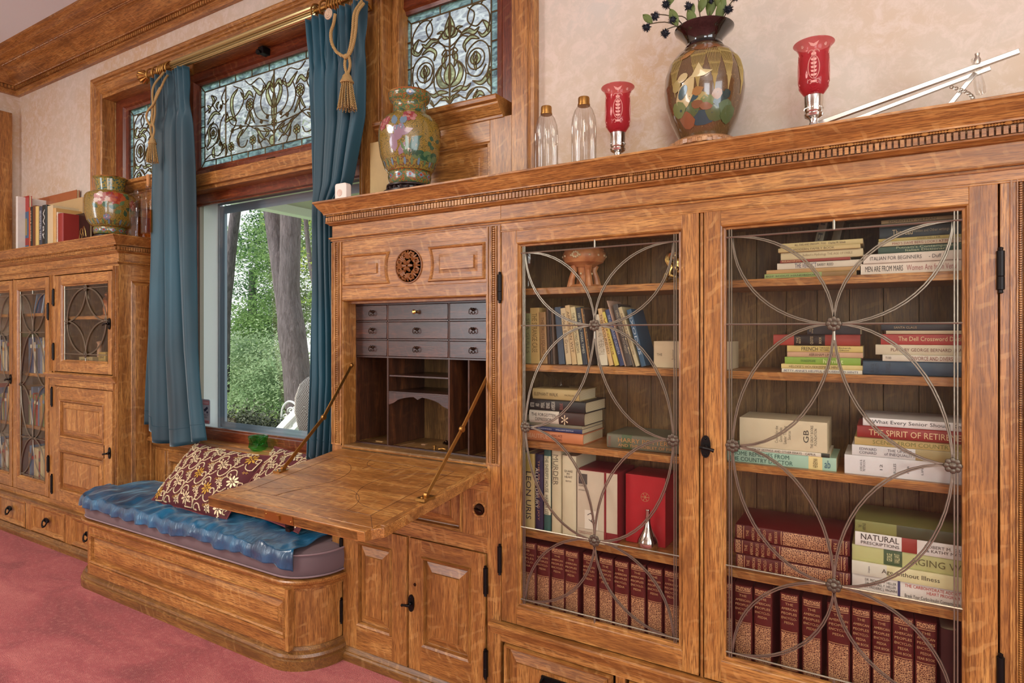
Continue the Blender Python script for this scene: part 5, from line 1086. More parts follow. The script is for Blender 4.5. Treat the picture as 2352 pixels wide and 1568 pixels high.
def vase_a(name, label, loc, sc, camth, right):
    r = thing(name, label, 'vase', loc, 'cloisonne vases' if 0 else None)
    k = sc
    prof = [(.062,.030),(.066,.036),(.069,.060),(.067,.066),(.078,.080),(.093,.120),(.099,.165),(.099,.200),(.094,.222),(.078,.243),(.060,.252),(.054,.258),(.052,.275),(.052,.288),(.060,.296),(.066,.306),(.068,.318),(.066,.322)] if right else \
           [(.060,.024),(.064,.028),(.066,.050),(.064,.055),(.075,.062),(.090,.085),(.098,.120),(.100,.160),(.099,.190),(.092,.202),(.070,.212),(.052,.218),(.046,.226),(.045,.250),(.052,.262),(.068,.274),(.066,.277)]
    prof = [(a*k, b*k) for a, b in prof]; f = rfn(prof)
    zb = (.070, .084, .252) if right else (.058, .066, .212)
    def seg_(za, zb_): return [(f(za*k), za*k)]+[p for p in prof if za*k < p[1] < zb_*k]+[(f(zb_*k), zb_*k)]
    g = G(); zs = [prof[0][1]/k, zb[0], zb[1]+.020, zb[2], prof[-1][1]/k]
    for i, (a, b) in enumerate(zip(zs, zs[1:])): g.lathe(seg_(a, b), (0,0), 40, (1, 2, 0, 1 if right else 3)[i], caps=False)
    g.lathe([(prof[-1][0]*.92, prof[-1][1]), (f(zb[2]*k)*.75, zb[2]*k), (.01, zb[2]*k*.9)], (0,0), 30, 3, caps=False)
    obj('vase_body', g, [cgold, cband1, cband2, cblue], r, local=True, sharp=50)
    g = G(); z0 = zb[2]*k
    g.tube([(prof[-1][0]*math.cos(a), prof[-1][0]*math.sin(a), prof[-1][1]) for a in [2*PI*i/40 for i in range(40)]], .0024*k, 6, 0, True)
    for zz in (zb[0]*k, zb[2]*k): g.tube([((f(zz)+.0006)*math.cos(a), (f(zz)+.0006)*math.sin(a), zz) for a in [2*PI*i/40 for i in range(40)]], .0012*k, 5, 0, True)
    obj('gilt_wire', g, brassb, r, local=True)
    g = G(); rr = random.Random(3 if right else 5)
    if right:
        peony(g, f, camth-.0, .228*k, .022*k, 1, 0, 2); peony(g, f, camth+.9-1.9, .205*k, .020*k, 0, 1, 2); peony(g, f, camth-.85, .215*k, .018*k, 0, 1, 2); peony(g, f, camth+1.5, .20*k, .018*k, 1, 0, 2)
        for a, b, th_, L in ((.13,.13,.6,.03),(.33,.12,2.4,.03),(.95,.14,.3,.025),(-.25,.23,2.6,.03),(.25,.235,.4,.03)): patch(g, f, camth+a, b*k+.02, leafs(0, 0, L*k, .013*k, th_), 3)
        for dx in (-.45, -.27): peony(g, f, camth+dx, .192*k+dx*.02, .012*k, 5, 6, 7); patch(g, f, camth+dx, .197*k, leafs(0, 0, .035*k, .022*k, 1.9 if dx < -.4 else 1.1), 5, .0012)
        for x, z, L, W, t in ((-.45,.145,.06,.03,1.2),(-.35,.165,.05,.02,.4),(-.5,.115,.06,.026,1.7),(-.30,.13,.04,.016,-.4),(-.55,.17,.04,.022,2.2),(-.38,.105,.05,.02,1.0)): patch(g, f, camth+x, z*k, leafs(0, 0, L*k, W*k, t), 6 if L > .045 else 7, .001)
        for x, L, t in ((-.12,.05,1.9),(-.06,.062,1.65),(.0,.055,1.45),(.07,.064,1.4),(.12,.045,1.2),(-.02,.04,2.1),(.05,.042,1.0)): patch(g, f, camth+x, .103*k, leafs(0, 0, L*k, .009*k, t), 4 if t > 1.5 else 3, .0012)
        for i in range(9): patch(g, f, camth+.25+i*.10, (.106+.006*math.sin(i*2))*k, ell(0, 0, .016*k, .010*k), 3 if i % 2 else 4, .0008+.0001*i)
        for x, z in ((.62,.15),(.70,.135),(.66,.165)): patch(g, f, camth+x, z*k, leafs(0,0,.02*k,.014*k, x*9), 3)
        patch(g, f, camth+.02, .308*k, ell(0,0,.012*k,.009*k), 5, .001); patch(g, f, camth+.02, .308*k, ell(0,0,.004*k,.004*k), 7, .0016)
    else:
        peony(g, f, camth-.35, .172*k, .032*k, 0, 7, 1); peony(g, f, camth+.22, .178*k, .036*k, 2, 8, 1); peony(g, f, camth-.02, .190*k, .016*k, 1, 2, 8); peony(g, f, camth+1.0, .155*k, .024*k, 0, 1, 7); peony(g, f, camth-.15, .092*k, .014*k, 5, 6, 7)
        for x, z, t in ((-.3,.135,1.0),(-.15,.13,2.0),(.05,.14,.2),(.2,.13,2.8),(.35,.145,.9),(.75,.175,2.2),(.85,.12,.4),(.65,.10,1.9),(-.5,.13,2.5),(.15,.11,.5),(.9,.13,2.9),(.5,.19,.4)): patch(g, f, camth+x, z*k, leafs(0, 0, .030*k, .016*k, t), 3 if t > 1 else 4, .001)
    obj('painted_flowers', g, EN, r, local=True)
    g = G(); m = 24
    for i in range(m):
        a = 2*PI*i/m; patch(g, f, a, (zb[0]+zb[1])/2*k+.012*k, ell(0,0,.004*k,.011*k), 0 if i % 2 else 1, .001)
    for i in range(12):
        a = 2*PI*i/12+.2; zz = (.052 if right else .040)*k; patch(g, f, a, zz, [(0,.009*k),(.012*k,0),(0,-.009*k),(-.012*k,0)], 1, .0008); patch(g, f, a, zz, ell(0,0,.005*k,.004*k), 2, .0014)
    obj('lappet_border', g, [GN2, BL, RD], r, local=True)
    g = G()
    if right:
        g.lathe([(.070*k,0),(.074*k,.004),(.074*k,.010),(.066*k,.013),(.066*k,.020),(.074*k,.024),(.073*k,.030),(.060*k,.031)], (0,0), 32)
        for i in range(20): a = 2*PI*i/20; g.sphere((.070*k*math.cos(a), .070*k*math.sin(a), .016), .007, 0, 6, 4, (1,1,.9))
        for i in range(5): a = 2*PI*i/5+.3; g.sphere((.074*k*math.cos(a), .074*k*math.sin(a), .006), .011, 0, 8, 5, (1,1,.55))
    else: g.lathe([(.068*k,0),(.07*k,.004),(.07*k,.016),(.062*k,.020),(.062*k,.025)], (0,0), 32)
    obj('carved_stand', g, simple('ebonised_wood' if right else 'dark_stand', '#231512', .35), r, local=True, label='dark carved wooden stand')
    return r
def cth(x, y): return math.atan2(-CD-y, 0-x)
vx = at(941, 420, .045)[0]
vase_a('cloisonne_vase', 'tall gold ground cloisonné vase with blue birds and iris on a carved black stand', (vx, .045, TZ), 1.13, cth(vx, .045), True)
vx = at(247, 520, .06)[0]
vase_a('cloisonne_vase', 'squat cloisonné vase with red and pink peonies on the corner cabinet', (vx, .075, TZ), 1.22, cth(vx, .06), False)
# large lacquer vase with dried stems
s = Mt('etched_lacquer', rough=.2, Coat_Weight=.7); v = s.coord((1,1,1), rnd=False); wv = s.N('TexWave'); wv.wave_type = 'BANDS'; wv.inputs['Scale'].default_value = 26; wv.inputs['Distortion'].default_value = 10; wv.inputs['Detail'].default_value = 3; wv.inputs['Detail Scale'].default_value = 1.5; s.L(v, wv.inputs[0])
s.col(s.mix('#5a4226', '#a08050', s.ramp(wv.outputs['Color'], [(.46, 0.0), (.5, .9), (.54, 0.0)]))); etched = s.m
vx, vy = at(1617, 320, .045)[0], .045; ct = cth(vx, vy)
r = thing('lacquer_vase', 'large brown egg-shaped vase with black rim, etched fish and coloured stones', 'vase', (vx, vy, TZ))
prof = [(.055,.024),(.064,.040),(.080,.075),(.092,.115),(.097,.150),(.095,.185),(.086,.215),(.068,.240),(.050,.254),(.044,.259)]; f = rfn(prof)
g = G(); g.lathe(prof, (0,0), 48); obj('vase_body', g, etched, r, local=True)
g = G(); g.lathe([(.044,.256),(.047,.260),(.043,.268),(.045,.276),(.058,.292),(.070,.302),(.072,.306),(.068,.308),(.050,.298),(.040,.280),(.036,.262),(.02,.255)], (0,0), 48); obj('black_rim', g, simple('black_glaze', '#16120f', .12, Coat_Weight=1), r, local=True, label='glossy black flared rim')
cols = ['#9a8a52','#4c5a36','#2b464c','#65703c','#7d4e30','#55684a','#263a38','#8f6434','#b5a272','#744a2e']
sm = [simple('inlay_'+c[1:], c, .2, Coat_Weight=.6) for c in cols]+[brassb]
g = G(); stones = [(-.35,.085,.020,.018,1),(-.05,.062,.030,.018,2),(.32,.070,.022,.018,1),(-.10,.105,.018,.014,0),(.12,.098,.020,.013,3),(.45,.098,.018,.018,6),(.33,.112,.013,.012,7),(-.33,.108,.016,.009,2),(-.55,.060,.018,.02,4),(.62,.085,.018,.016,5),(-.18,.092,.014,.010,9),(.60,.112,.010,.010,6),(.75,.07,.02,.02,1),(-.75,.09,.02,.02,3),(.05,.085,.014,.009,4)]
for i, (a, z, u, v_, m) in enumerate(stones):
    q = ell(0, 0, u, v_, 0, 9); patch(g, f, ct+a, z, [(x*(1+.12*math.sin(i+3*j)), y*(1+.12*math.cos(i*2+j))) for j, (x, y) in enumerate(q)], m, .0010+.0001*i)
fx = -.52
patch(g, f, ct+fx, .115, leafs(-.02, -.035, .095, .040, 1.05), 8, .0022); patch(g, f, ct+fx+.33, .165, [(-.012,-.012),(.006,.022),(.016,.004),(.038,.0),(.018,-.012)], 8, .0024)
patch(g, f, ct+fx-.06, .135, ell(-.012,.008,.016,.011,1.0), 0, .0026); patch(g, f, ct+fx+.22, .125, leafs(0,-.01,.03,.020,.4), 7, .0026); patch(g, f, ct+fx-.02, .128, ell(0,-.004,.010,.018,-.6), 2, .0030); patch(g, f, ct+fx-.2, .085, ell(.004,0,.003,.003), 6, .0034); patch(g, f, ct+fx+.10, .150, ell(-.01,.008,.014,.010,.4), 8, .0026)
patch(g, f, ct+.05, .232, [(-.035,.004),(-.018,.012),(0,.010),(.01,.016),(.03,.008),(.045,-.006),(.02,-.002),(.0,-.010),(-.02,-.006)], 9, .0012); patch(g, f, ct-.25, .224, leafs(0,0,.04,.014,3.6), 7, .0014)
obj('inlaid_scene', g, sm, r, local=True); g = G()
for c, n_, L in ((-.15, 11, .10), (.62, 11, .11), (-.8, 8, .10), (.25, 9, .105), (1.1, 8, .1)):
    for i in range(n_):
        b = lerp(-.9, .9, i/(n_-1)); pts = []
        for j in range(8):
            t = j/7; z = .120+L*t; a = ct+c+b*.22*t**1.3*(1+.2*math.sin(3*t)); rr = f(z)+.0008; pts.append((rr*math.cos(a), rr*math.sin(a), z))
        g.tube(pts, .0007, 4)
        for j in (2, 4, 6):
            for sg in (-1, 1): p = Vector(pts[j]); a = math.atan2(p.y, p.x)+sg*.035; z = p.z+.007; rr = f(z)+.0008; g.tube([p, (rr*math.cos(a), rr*math.sin(a), z)], .0005, 4)
obj('etched_fronds', g, simple('etched_gold', '#a08a52', .3), r, local=True)
g = G(); g.lathe([(.082,0),(.088,.003),(.089,.010),(.080,.014),(.078,.020),(.070,.025),(.02,.025)], (0,0), 48)
for i in range(24): a = 2*PI*i/24; g.box(-.006, .006, -.004, .004, .003, .013); g.xf(Matrix.Translation((.087*math.cos(a), .087*math.sin(a), 0)) @ Matrix.Rotation(a+PI/2, 4, 'Z'), len(g.v)-8)
o = obj('turned_stand', g, wood('pale_turned_wood', 2, '#b98a5c', '#a5754a', '#7d5433'), r, local=True, label='pale turned wooden stand')
r.scale = (1.10, 1.10, 1.10)
stemm = simple('dry_stem', '#4a3f28', .6); leafm = simple('dry_leaf', '#5c6a30', .6); headm = simple('teasel_blue_black', '#161a26', .7)
def sprig(px, py, lx=0, ly=0, leaves=(), bent=None, n=0):
    tx, tz = at(px, py, vy+ly); a = Vector((vx+(tx-vx)*.12, vy-.005+.01*n, TZ+.30)); b = Vector((tx, vy+ly, tz)); d = b-a
    m1 = a+d*.5+Vector((0,0,.035 if bent else .0)); pts = cr([a, m1, b+Vector((-.006 if bent else 0,0,.006 if bent else 0)), b], 5)
    t = thing('dried_stem', '', 'dried flower', tuple(a), 'dried teasel stems in the lacquer vase')
    t['label'] = 'dried stem with a spiky blue black head in the big black rimmed vase'
    obj('stalk', G().tube(pts, .0016, 5), stemm, t)
    g = G(); hd = (b-pts[-4]).normalized(); hh = .020; up = hd
    R_ = random.Random(int(px+py)); g.sphere(tuple(b+up*.004), .009, 0, 10, 7)
    for k in range(90):
        u = R_.uniform(-1, 1); ph = R_.uniform(0, 2*PI); q = Vector((math.sqrt(1-u*u)*math.cos(ph), math.sqrt(1-u*u)*math.sin(ph), u)); c = b+up*.004+q*.008; e = c+q*.0075
        s1 = q.orthogonal().normalized()*.0012; s2 = q.cross(s1).normalized()*.0012; g.add([c+s1, c-s1*.5+s2, c-s1*.5-s2, e], [(0,1,3),(1,2,3),(2,0,3)])
    obj('spiky_head', g, headm, t)
    g = G()
    for (f_, L, W, an) in leaves:
        p = pts[int(f_*(len(pts)-1))]; dr_ = Vector((math.cos(an), -.15, math.sin(an))).normalized(); sd = dr_.cross(Vector((0,1,.2))).normalized(); A_, Bq, Cq = [], [], []
        for i in range(8):
            u = i/7; ww = W*math.sin(PI*min(1, u*.97+.03))**.8; c = p+dr_*L*u+Vector((0,0,-.006*u*u)); A_.append(c+sd*ww); Bq.append(c+Vector((0,.003,0))); Cq.append(c-sd*ww)
        g.loft([A_, Bq, Cq], 0, closed=False)
    if leaves: obj('leaf', g, leafm, t, solid=.0006)
sprig(1483, 62, 0, -.01, [(.55,.045,.010,2.2)], True, 0); sprig(1525, 76, 0, -.03, [(.4,.06,.012,1.9)], True, 1); sprig(1502, 36, 0, .0, (), True, 2); sprig(1543, 44, 0, -.015, [(.3,.05,.011,1.2)], True, -1)
sprig(1528, 8, 0, .01, [(.6,.05,.010,1.0)], None, 3); sprig(1581, 12, 0, -.02, [(.3,.055,.012,1.9)], None, -2); sprig(1634, 2, 0, .01, [(.45,.085,.016,1.35)], None, 1); sprig(1675, 18, 0, -.02, [(.35,.075,.012,1.45),(.2,.06,.013,2.0)], None, 2)
sprig(1600, -40, 0, .0, [(.35,.05,.012,1.2)], None, 0); sprig(1690, -10, 0, .01, [(.4,.07,.014,1.8)], None, -1)
# fluted clear bottles with brass collars
def fluted(label, px, Y, py0, pyn, H_, rad_):
    x = at(px, py0, Y)[0]; r = thing('glass_bottle', label, 'bottle', (x, Y, TZ), 'fluted clear bottles')
    g = G(); g.lathe([(rad_*.9,.001),(rad_,.006),(rad_,H_*.62),(rad_*.94,H_*.72),(rad_*.75,H_*.82),(rad_*.5,H_*.88),(rad_*.42,H_*.90)], (0,0), 120, 0, fl=24, fa=.05, caps=False); g.lathe([(rad_*.9,.001),(.001,.001)], (0,0), 30, caps=False); obj('fluted_glass', g, clearg, r, local=True)
    g = G(); g.lathe([(rad_*.52,H_*.885),(rad_*.52,H_*.905),(rad_*.48,H_*.91),(rad_*.48,H_*.985),(rad_*.45,H_),(rad_*.2,H_)], (0,0), 28); obj('brass_collar', g, brass, r, local=True)
    return r
fluted('shorter fluted clear glass bottle with brass collar next to the window casing', 1255, .06, 380, 243, .222, .036); fluted('taller fluted clear glass bottle with brass collar beside the red lamp', 1341, .06, 370, 225, .226, .037)
# ruby glass shades on silver candlesticks
s = Mt('ruby_glass'); s.n.remove(s.b); t = s.N('BsdfTransparent'); t.inputs[0].default_value = (.95,.60,.60,1); d = s.N('BsdfPrincipled'); d.inputs['Base Color'].default_value = hexc('#b0303c'); d.inputs['Roughness'].default_value = .08
m = s.N('MixShader'); m.inputs[0].default_value = .36; s.L(t.outputs[0], m.inputs[1]); s.L(d.outputs[0], m.inputs[2]); s.L(m.outputs[0], s.o.inputs[0]); ruby = s.m
etch = simple('etched_pale_ruby', '#cf9388', .4)
def ruby_lamp(label, px, Y, k):
    x = at(px, 300, Y)[0]; r = thing('candle_lamp', label, 'lamp', (x, Y, TZ)); ca = cth(x, Y)
    g = G(); g.lathe([(.030,0),(.031,.003),(.014,.010),(.010,.022),(.012,.030),(.022,.036),(.024,.042),(.020,.046),(.0225,.050),(.0225,.066),(.023,.070),(.0235,.090),(.020,.094)], (0,0), 28)
    for i in range(24): a = 2*PI*i/24; g.sphere((.0225*math.cos(a), .0225*math.sin(a), .057), .002, 0, 5, 3)
    g.v = [(v[0]*k, v[1]*k, v[2]*k) for v in g.v]; obj('silver_holder', g, silver, r, local=True)
    prof = [(.019,.090),(.026,.098),(.034,.110),(.0365,.130),(.0365,.175),(.035,.200),(.037,.214),(.046,.226),(.050,.229)]; prof = [(a*k, b*k) for a, b in prof]; f = rfn(prof)
    g = G(); g.lathe(prof, (0,0), 40, caps=False); obj('ruby_shade', g, ruby, r, local=True, solid=.0014)
    g = G()
    for q in range(4):
        c = ca+q*PI/2
        def pl(pts, w_=.0010): g.tube([((f(z*k)+.0012)*math.cos(c+u/.036), (f(z*k)+.0012)*math.sin(c+u/.036), z*k) for u, z in pts], w_, 4)
        pl([(.013*math.cos(t), .155+.030*math.sin(t)) for t in [2*PI*i/20 for i in range(21)]])
        for z in (.132,.142,.152,.162,.172):
            for sg in (-1, 1): patch(g, f, c, z*k, leafs(0, 0, .009*k, .006*k, PI/2-sg*.9), 0, .0013)
        pl([(0,.127),(.001,.15),(0,.18)]); patch(g, f, c, .190*k, ell(0,0,.006*k,.004*k), 0, .0013); patch(g, f, c, .118*k, ell(0,0,.008*k,.003*k), 0, .0013)
        for sg in (-1, 1): pl([(sg*(.006+.007*math.cos(t)), .193+.007*math.sin(t)) for t in [PI*1.5*i/9 for i in range(10)]]); pl([(sg*(.010+.005*math.cos(t)), .118+.005*math.sin(t)) for t in [PI*1.5*i/9 for i in range(10)]])
        patch(g, f, c, .214*k, [(-.011*k,.006*k),(-.007*k,-.003*k),(0,-.006*k),(.007*k,-.003*k),(.011*k,.006*k),(0,.001*k)], 0, .0014); patch(g, f, c+.8, .214*k, ell(0,0,.004*k,.004*k), 0, .0014)
    obj('etched_pattern', g, etch, r, local=True)
ruby_lamp('ruby etched glass hurricane shade on a silver stick, left of the big vase', 1419, .03, .965); ruby_lamp('ruby etched glass hurricane shade on a silver stick, right of the big vase', 1869, .0, .93)
# chrome easel lying on its side
e0 = Vector((at(1812, 288, .03)[0], .03, TZ+.008)); e1 = Vector((at(2341, 118, .03)[0], .03, at(2341, 118, .03)[1]))
alu = simple('brushed_aluminium', '#c9c5bf', .3, 1)
r = thing('display_easel', 'folded chrome metal easel lying on the cabinet top at the right end', 'easel', tuple(e0))
def bar(g, a, b, h, d):
    a = Vector(a); b = Vector(b); t = (b-a).normalized(); n_ = t.cross(Vector((0,1,0))).normalized()*h; q = Vector((0,d,0)); g.loft([[p+n_-q, p+n_+q, p-n_+q, p-n_-q] for p in (a, b)], 0, True, True)
g = G(); bar(g, e0, e1, .0055, .006); obj('rail', g, alu, r, bevel=.001)
e2 = Vector((at(2275, 157, .11)[0], .11, at(2275, 157, .11)[1])); g = G(); bar(g, e0+Vector((.02,.07,0)), e2, .005, .005); obj('rail', g, alu, r, bevel=.001)
g = G(); a = e1+(e0-e1)*.16; b = Vector((at(2160, 235, .06)[0], .06, TZ+.006)); bar(g, a+Vector((0,.03,-.004)), b, .005, .005); obj('brace', g, alu, r, bevel=.001)
g = G(); g.lathe([(.002,-.020),(.009,-.017),(.010,0),(.007,.03),(.0075,.034),(.012,.036),(.005,.040),(.007,.060),(.002,.062)], (0,0), 14)
T = Matrix.Translation(a+Vector((.004,-.004,-.045))) @ Matrix.Rotation(rad(-8), 4, 'Y') @ Matrix.Scale(1.05, 4); g.xf(T); obj('clear_foot', g, clearg, r); g = G(); g.lathe([(.006,0),(.007,.010),(.004,.016),(.005,.024)], (0,0), 10); g.xf(Matrix.Translation(a+Vector((0,-.004,.004)))); obj('wing_nut', g, nickel, r)
g = G(); pc = [a+Vector((-.045,.02,-.030)), a+Vector((-.02,.02,-.045)), a+Vector((-.006,.02,-.062)), a+Vector((-.010,.02,-.080))]; cc = cr(pc, 6)
for i, p in enumerate(cc): g.tube([p+Vector((.0035*math.cos(t), .002*math.sin(t) if i % 2 else 0, .0035*math.sin(t))) for t in [2*PI*j/8 for j in range(8)]], .0009, 4, 0, True)
obj('chain', g, nickel, r)
# flat gilt frame, board, motion sensor
fx0 = at(1012, 410, .10)[0]; fx1 = at(1195, 385, .08)[0]
r = thing('picture_frame', 'narrow dark frame with gilt edge lying flat behind the tall cloisonné vase', 'frame', ((fx0+fx1)/2, .08, TZ)); g = G()
g.box(fx0, fx1, .11, .17, TZ+.012, TZ+.024); g.box(fx1-.016, fx1, .055, .17, TZ+.008, TZ+.026); obj('dark_moulding', g, simple('bronze_moulding', '#5c4228', .4, .3), r, bevel=.003)
g = G()
for i in range(9): g.sphere((fx0+.02+i*.017, .108, TZ+.018), .009, 0, 8, 5, (1,.5,.7))
obj('carved_ornament', g, simple('worn_gilt_carving', '#6e5630', .45, .5), r); g = G(); bar(g, (fx0+.02,.06,TZ+.006), (fx1-.018,.06,TZ+.012), .006, .008); obj('gilt_edge', g, brassb, r)
b0 = at(856, 380, .165)[0]; zt = at(870, 328, .165)[1]
tag(obj('backing_board', G().box(b0, b0+.14, .150, .156, TZ+.0005, zt), bookm('#b79a63'), bevel=.0008), 'plain tan board standing on edge behind the tall cloisonné vase', 'board')
sx = at(787, 440, .0)[0]; r = thing('motion_sensor', 'small pale pink plastic motion sensor at the desk corner', 'sensor', (sx, .0, TZ)); g = G(); hw = .030
P_ = [(-hw, 0), (hw, 0), (hw, .058)]+[(hw-.010+.010*math.cos(t), .058+.010*math.sin(t)) for t in [PI/2*i/5 for i in range(1, 6)]]+[(-hw+.010+.010*math.cos(t), .058+.010*math.sin(t)) for t in [PI/2+PI/2*i/5 for i in range(6)]]
g.prism([(x, -.012, z+.0005) for x, z in P_], (0,.028,0)); obj('housing', g, whitepl, r, local=True, bevel=.003)
g = G(); g.lathe([(.013,-.0122),(.013,-.0135),(.011,-.0138),(.008,-.0128),(.001,-.0125)], (-.003,.032), 24, 0, 'y'); obj('lens', g, simple('shaded_plastic', '#d0b5a5', .4), r, local=True)

# ------------------------------------------------------------------ things on the corner cabinet
def decanter(label, px, Y, H_, w_, liq, cork, k):
    x = at(px, 500, Y)[0]; r = thing('decanter', label, 'bottle', (x, Y, TZ)); g = G()
    L = lambda h, z: [(h,h,z),(-h,h,z),(-h,-h,z),(h,-h,z)]
    def sq(h, z, n=16): return [(h*math.copysign(abs(math.cos(t))**.35, math.cos(t)), h*math.copysign(abs(math.sin(t))**.35, math.sin(t)), z) for t in [2*PI*i/n+PI/4 for i in range(n)]]
    g.loft([sq(w_,.001), sq(w_,H_*.55), sq(w_*.9,H_*.66), sq(w_*.42,H_*.74), sq(w_*.40,H_*.82), sq(w_*.55,H_*.83)], 0, True, False); obj('glass_body', g, clearg, r, local=True, sharp=60)
    g = G(); g.loft([sq(w_*.92,.006), sq(w_*.92,H_*.40)], 0, True, True); obj('liquor', g, amber, r, local=True)
    g = G()
    if cork: g.lathe([(w_*.3,H_*.80),(w_*.34,H_*.95),(w_*.34,H_),(w_*.1,H_)], (0,0), 14); obj('cork', g, simple('cork_stopper', '#b9824f', .8), r, local=True)
    else: g.lathe([(w_*.35,H_*.82),(w_*.7,H_*.86),(w_*.8,H_*.92),(w_*.6,H_*.97),(w_*.2,H_)], (0,0), 8); obj('stopper', g, clearg, r, local=True)
decanter('square cut glass decanter of amber spirit on the corner cabinet', 322, .10, .26, .042, 1, False, 1); decanter('slim corked bottle of amber spirit beside the left curtain', 341, .05, .30, .028, 1, True, 1)
lb = [(37,41,451,.17,'#d8d2c8','white spined book, first from left on the corner cabinet',None,'#333333'),(66,70,476,.15,'#b5502c','rust orange book',None,None),(70.5,74.5,475,.15,'#17140f','black spined book','HUNS & GATHERS','#d8c9a0'),(75,82,472,.14,'#6b3f22','brown book',None,None),(82.5,89,474,.15,'#cdb06a','mustard yellow book',None,None),(90,97,474,.15,'#3a4150','slate grey book','SEVENTEEN TREES','#c9c9c9'),
      (97.5,108,471,.14,'#1d211c','black book with white scrawl','Way','#d9d9d0'),(109,122,472,.17,'#cbb892','wide cream book',None,None),(122.5,129,478,.16,'#c49a5c','tan book',None,None),(130,133,487,.15,'#d2c4ae','thin white book','COOKING','#b5342c'),(133.5,146,490,.16,'#8f2a22','dark red book',None,None)]
for i, (a, b, ty, D, c, nm, ti, ic) in enumerate(lb):
    Y = .02; x0 = at(a, 500, Y)[0]; x1 = at(b, 500, Y)[0]; zt = at((a+b)/2, ty, Y)[1]
    book(nm if i == 0 else f'{nm}, {ORL[i]} from left on the corner cabinet', (x0+x1)/2, Y, TZ, x1-x0-.002, zt-TZ, D, c, ti, ic or '#333333', group='books on the corner cabinet', hard=i % 2 == 0, frac=(.1,.8))
for i, (a, b, ty, Y, c, nm) in enumerate(((42,66,452,.06,'#a32a26','red and blue picture book cover facing the room'),(62,176,449,.172,'#a8623a','wide rust brown book standing behind the row'),(100,190,462,.155,'#c7a878','wide tan book standing behind the row'),(147,205,492,.10,'#2c1a12','dark glossy book with gold scene beside the squat vase'))):
    x0 = at(a, 500, Y)[0]; x1 = at(b, 500, Y)[0]; zt = at((a+b)/2, ty, Y)[1]
    r = thing('book', nm, 'book', ((x0+x1)/2, Y, TZ)); g = G(); g.box(x0, x1, Y, Y+.003, TZ+.0005, zt); g.box(x0, x1, Y+.014, Y+.017, TZ+.0005, zt); g.box(x0, x0+.003, Y, Y+.017, TZ+.0005, zt); obj('cover', g, bookm(c, .3), r)
    obj('page_block', G().box(x0+.003, x1-.003, Y+.003, Y+.014, TZ+.003, zt-.003), pages, r); g = G(); w_ = x1-x0; h_ = zt-TZ
    if i == 0: g.box(x0+.01, x1, Y-.0006, Y, TZ+.01, TZ+h_*.72, 0); g.box(x0+.01, x1, Y-.001, Y-.0004, TZ+h_*.12, TZ+h_*.25, 1); g.box(x0+.02, x1-.02, Y-.001, Y-.0004, TZ+h_*.3, TZ+h_*.6, 2); obj('cover_art', g, [bookm('#3f5a78'), bookm('#8f2a22'), bookm('#8f7a4a')], r)
    if i == 3:
        for j in range(7): g.tube(cr([(lerp(x0, x1, .1+.1*j), Y-.001, TZ+h_*.15), (lerp(x0, x1, .2+.1*j), Y-.001, TZ+h_*(.3+.05*j)), (lerp(x0, x1, .35+.09*j), Y-.001, TZ+h_*(.45-.03*j))], 5), .0012, 4)
        obj('gold_scene', g, brassb, r)
# behind the corner cabinet's glass
RB = random.Random(11); pal = ['#6d7f97','#8a6a44','#3b4a6a','#c2b184','#7d3a2a','#b9a37c','#2b2a2e','#4d6a8a','#cfc3ae','#5f7046','#8f2a22','#a8763f']
for si, (z, h) in enumerate(((.98, .25), (.66, .24), (.30, .26))):
    for bi, (xa, xb, nm) in enumerate(((-4.575, -4.19, 'right'), (-5.02, -4.66, 'left'))):
        x = xa+.005; k = 0
        while x < xb-.03 and k < 16:
            T = RB.uniform(.014, .036); hh = h*RB.uniform(.72, .98); c = RB.choice(pal)
            book(f'{ORL[k]} book from left, {("second","third","lowest")[si]} shelf, {nm} narrow door of the corner cabinet', x+T/2, .06, z, T-.001, hh, .14, c, None, group=f'books behind the {nm} narrow door', hard=True, ang=0, bands=[(.7,.8,RB.choice(pal))]); x += T; k += 1
for k, (c, T) in enumerate((('#4d7fa3', .022), ('#2f4a7a', .018), ('#8fa8bf', .025), ('#3b4a6a', .02))):
    book(f'{("navy","blue","pale blue","dark blue")[k]} magazine leaning on the top shelf of the narrow leaded door', -4.50+.05*k, .06, 1.345, T*.5, .13, .13, c, None, ang=.35, group=None)
for i, (x, y, hgt, rd, m_, lab) in enumerate(((-3.80,.14,.135,.022,simple('copper_figure','#a5633a',.35,.6),'copper-coloured statuette behind the small leaded door'),(-3.68,.16,.14,.020,simple('cream_figure','#c9b98a',.4),'slender cream statuette behind the small leaded door'))):
    r = thing('statuette', lab, 'figurine', (x, y, 1.32)); g = G(); g.lathe([(rd*1.2,0),(rd*1.25,.008),(rd*.8,.012),(rd*1.0,.04),(rd*.7,.07),(rd*1.05,.09),(rd*.8,.105),(rd*.35,.112)], (0,0), 18); g.sphere((0,0,.124), rd*.55, 0, 12, 8, (1,1,1.2)); obj('body', g, m_, r, local=True)
for i, (x, w_, h, c, t) in enumerate(((-3.90,.15,.055,'#b39a6a','SODA'),(-3.72,.075,.085,'#b9984f','JUNE'),(-3.60,.075,.05,'#a5906a','TONIC'))):
    r = thing('tin_box', f'{("wide tan","tall mustard","small beige")[i]} printed tin box on the lower shelf behind the small leaded door', 'tin', (x, .09, 1.035)); g = G(); g.box(x-w_/2, x+w_/2, .075, .12, 1.0355, 1.035+h); obj('tin', g, bookm(c), r, bevel=.002); g = G(); put_text(g, t, (x, .0745, 1.035+h*.65), (1,0,0), (0,0,1), w_*.6, .014); obj('lettering', g, ink('#2f2418'), r)
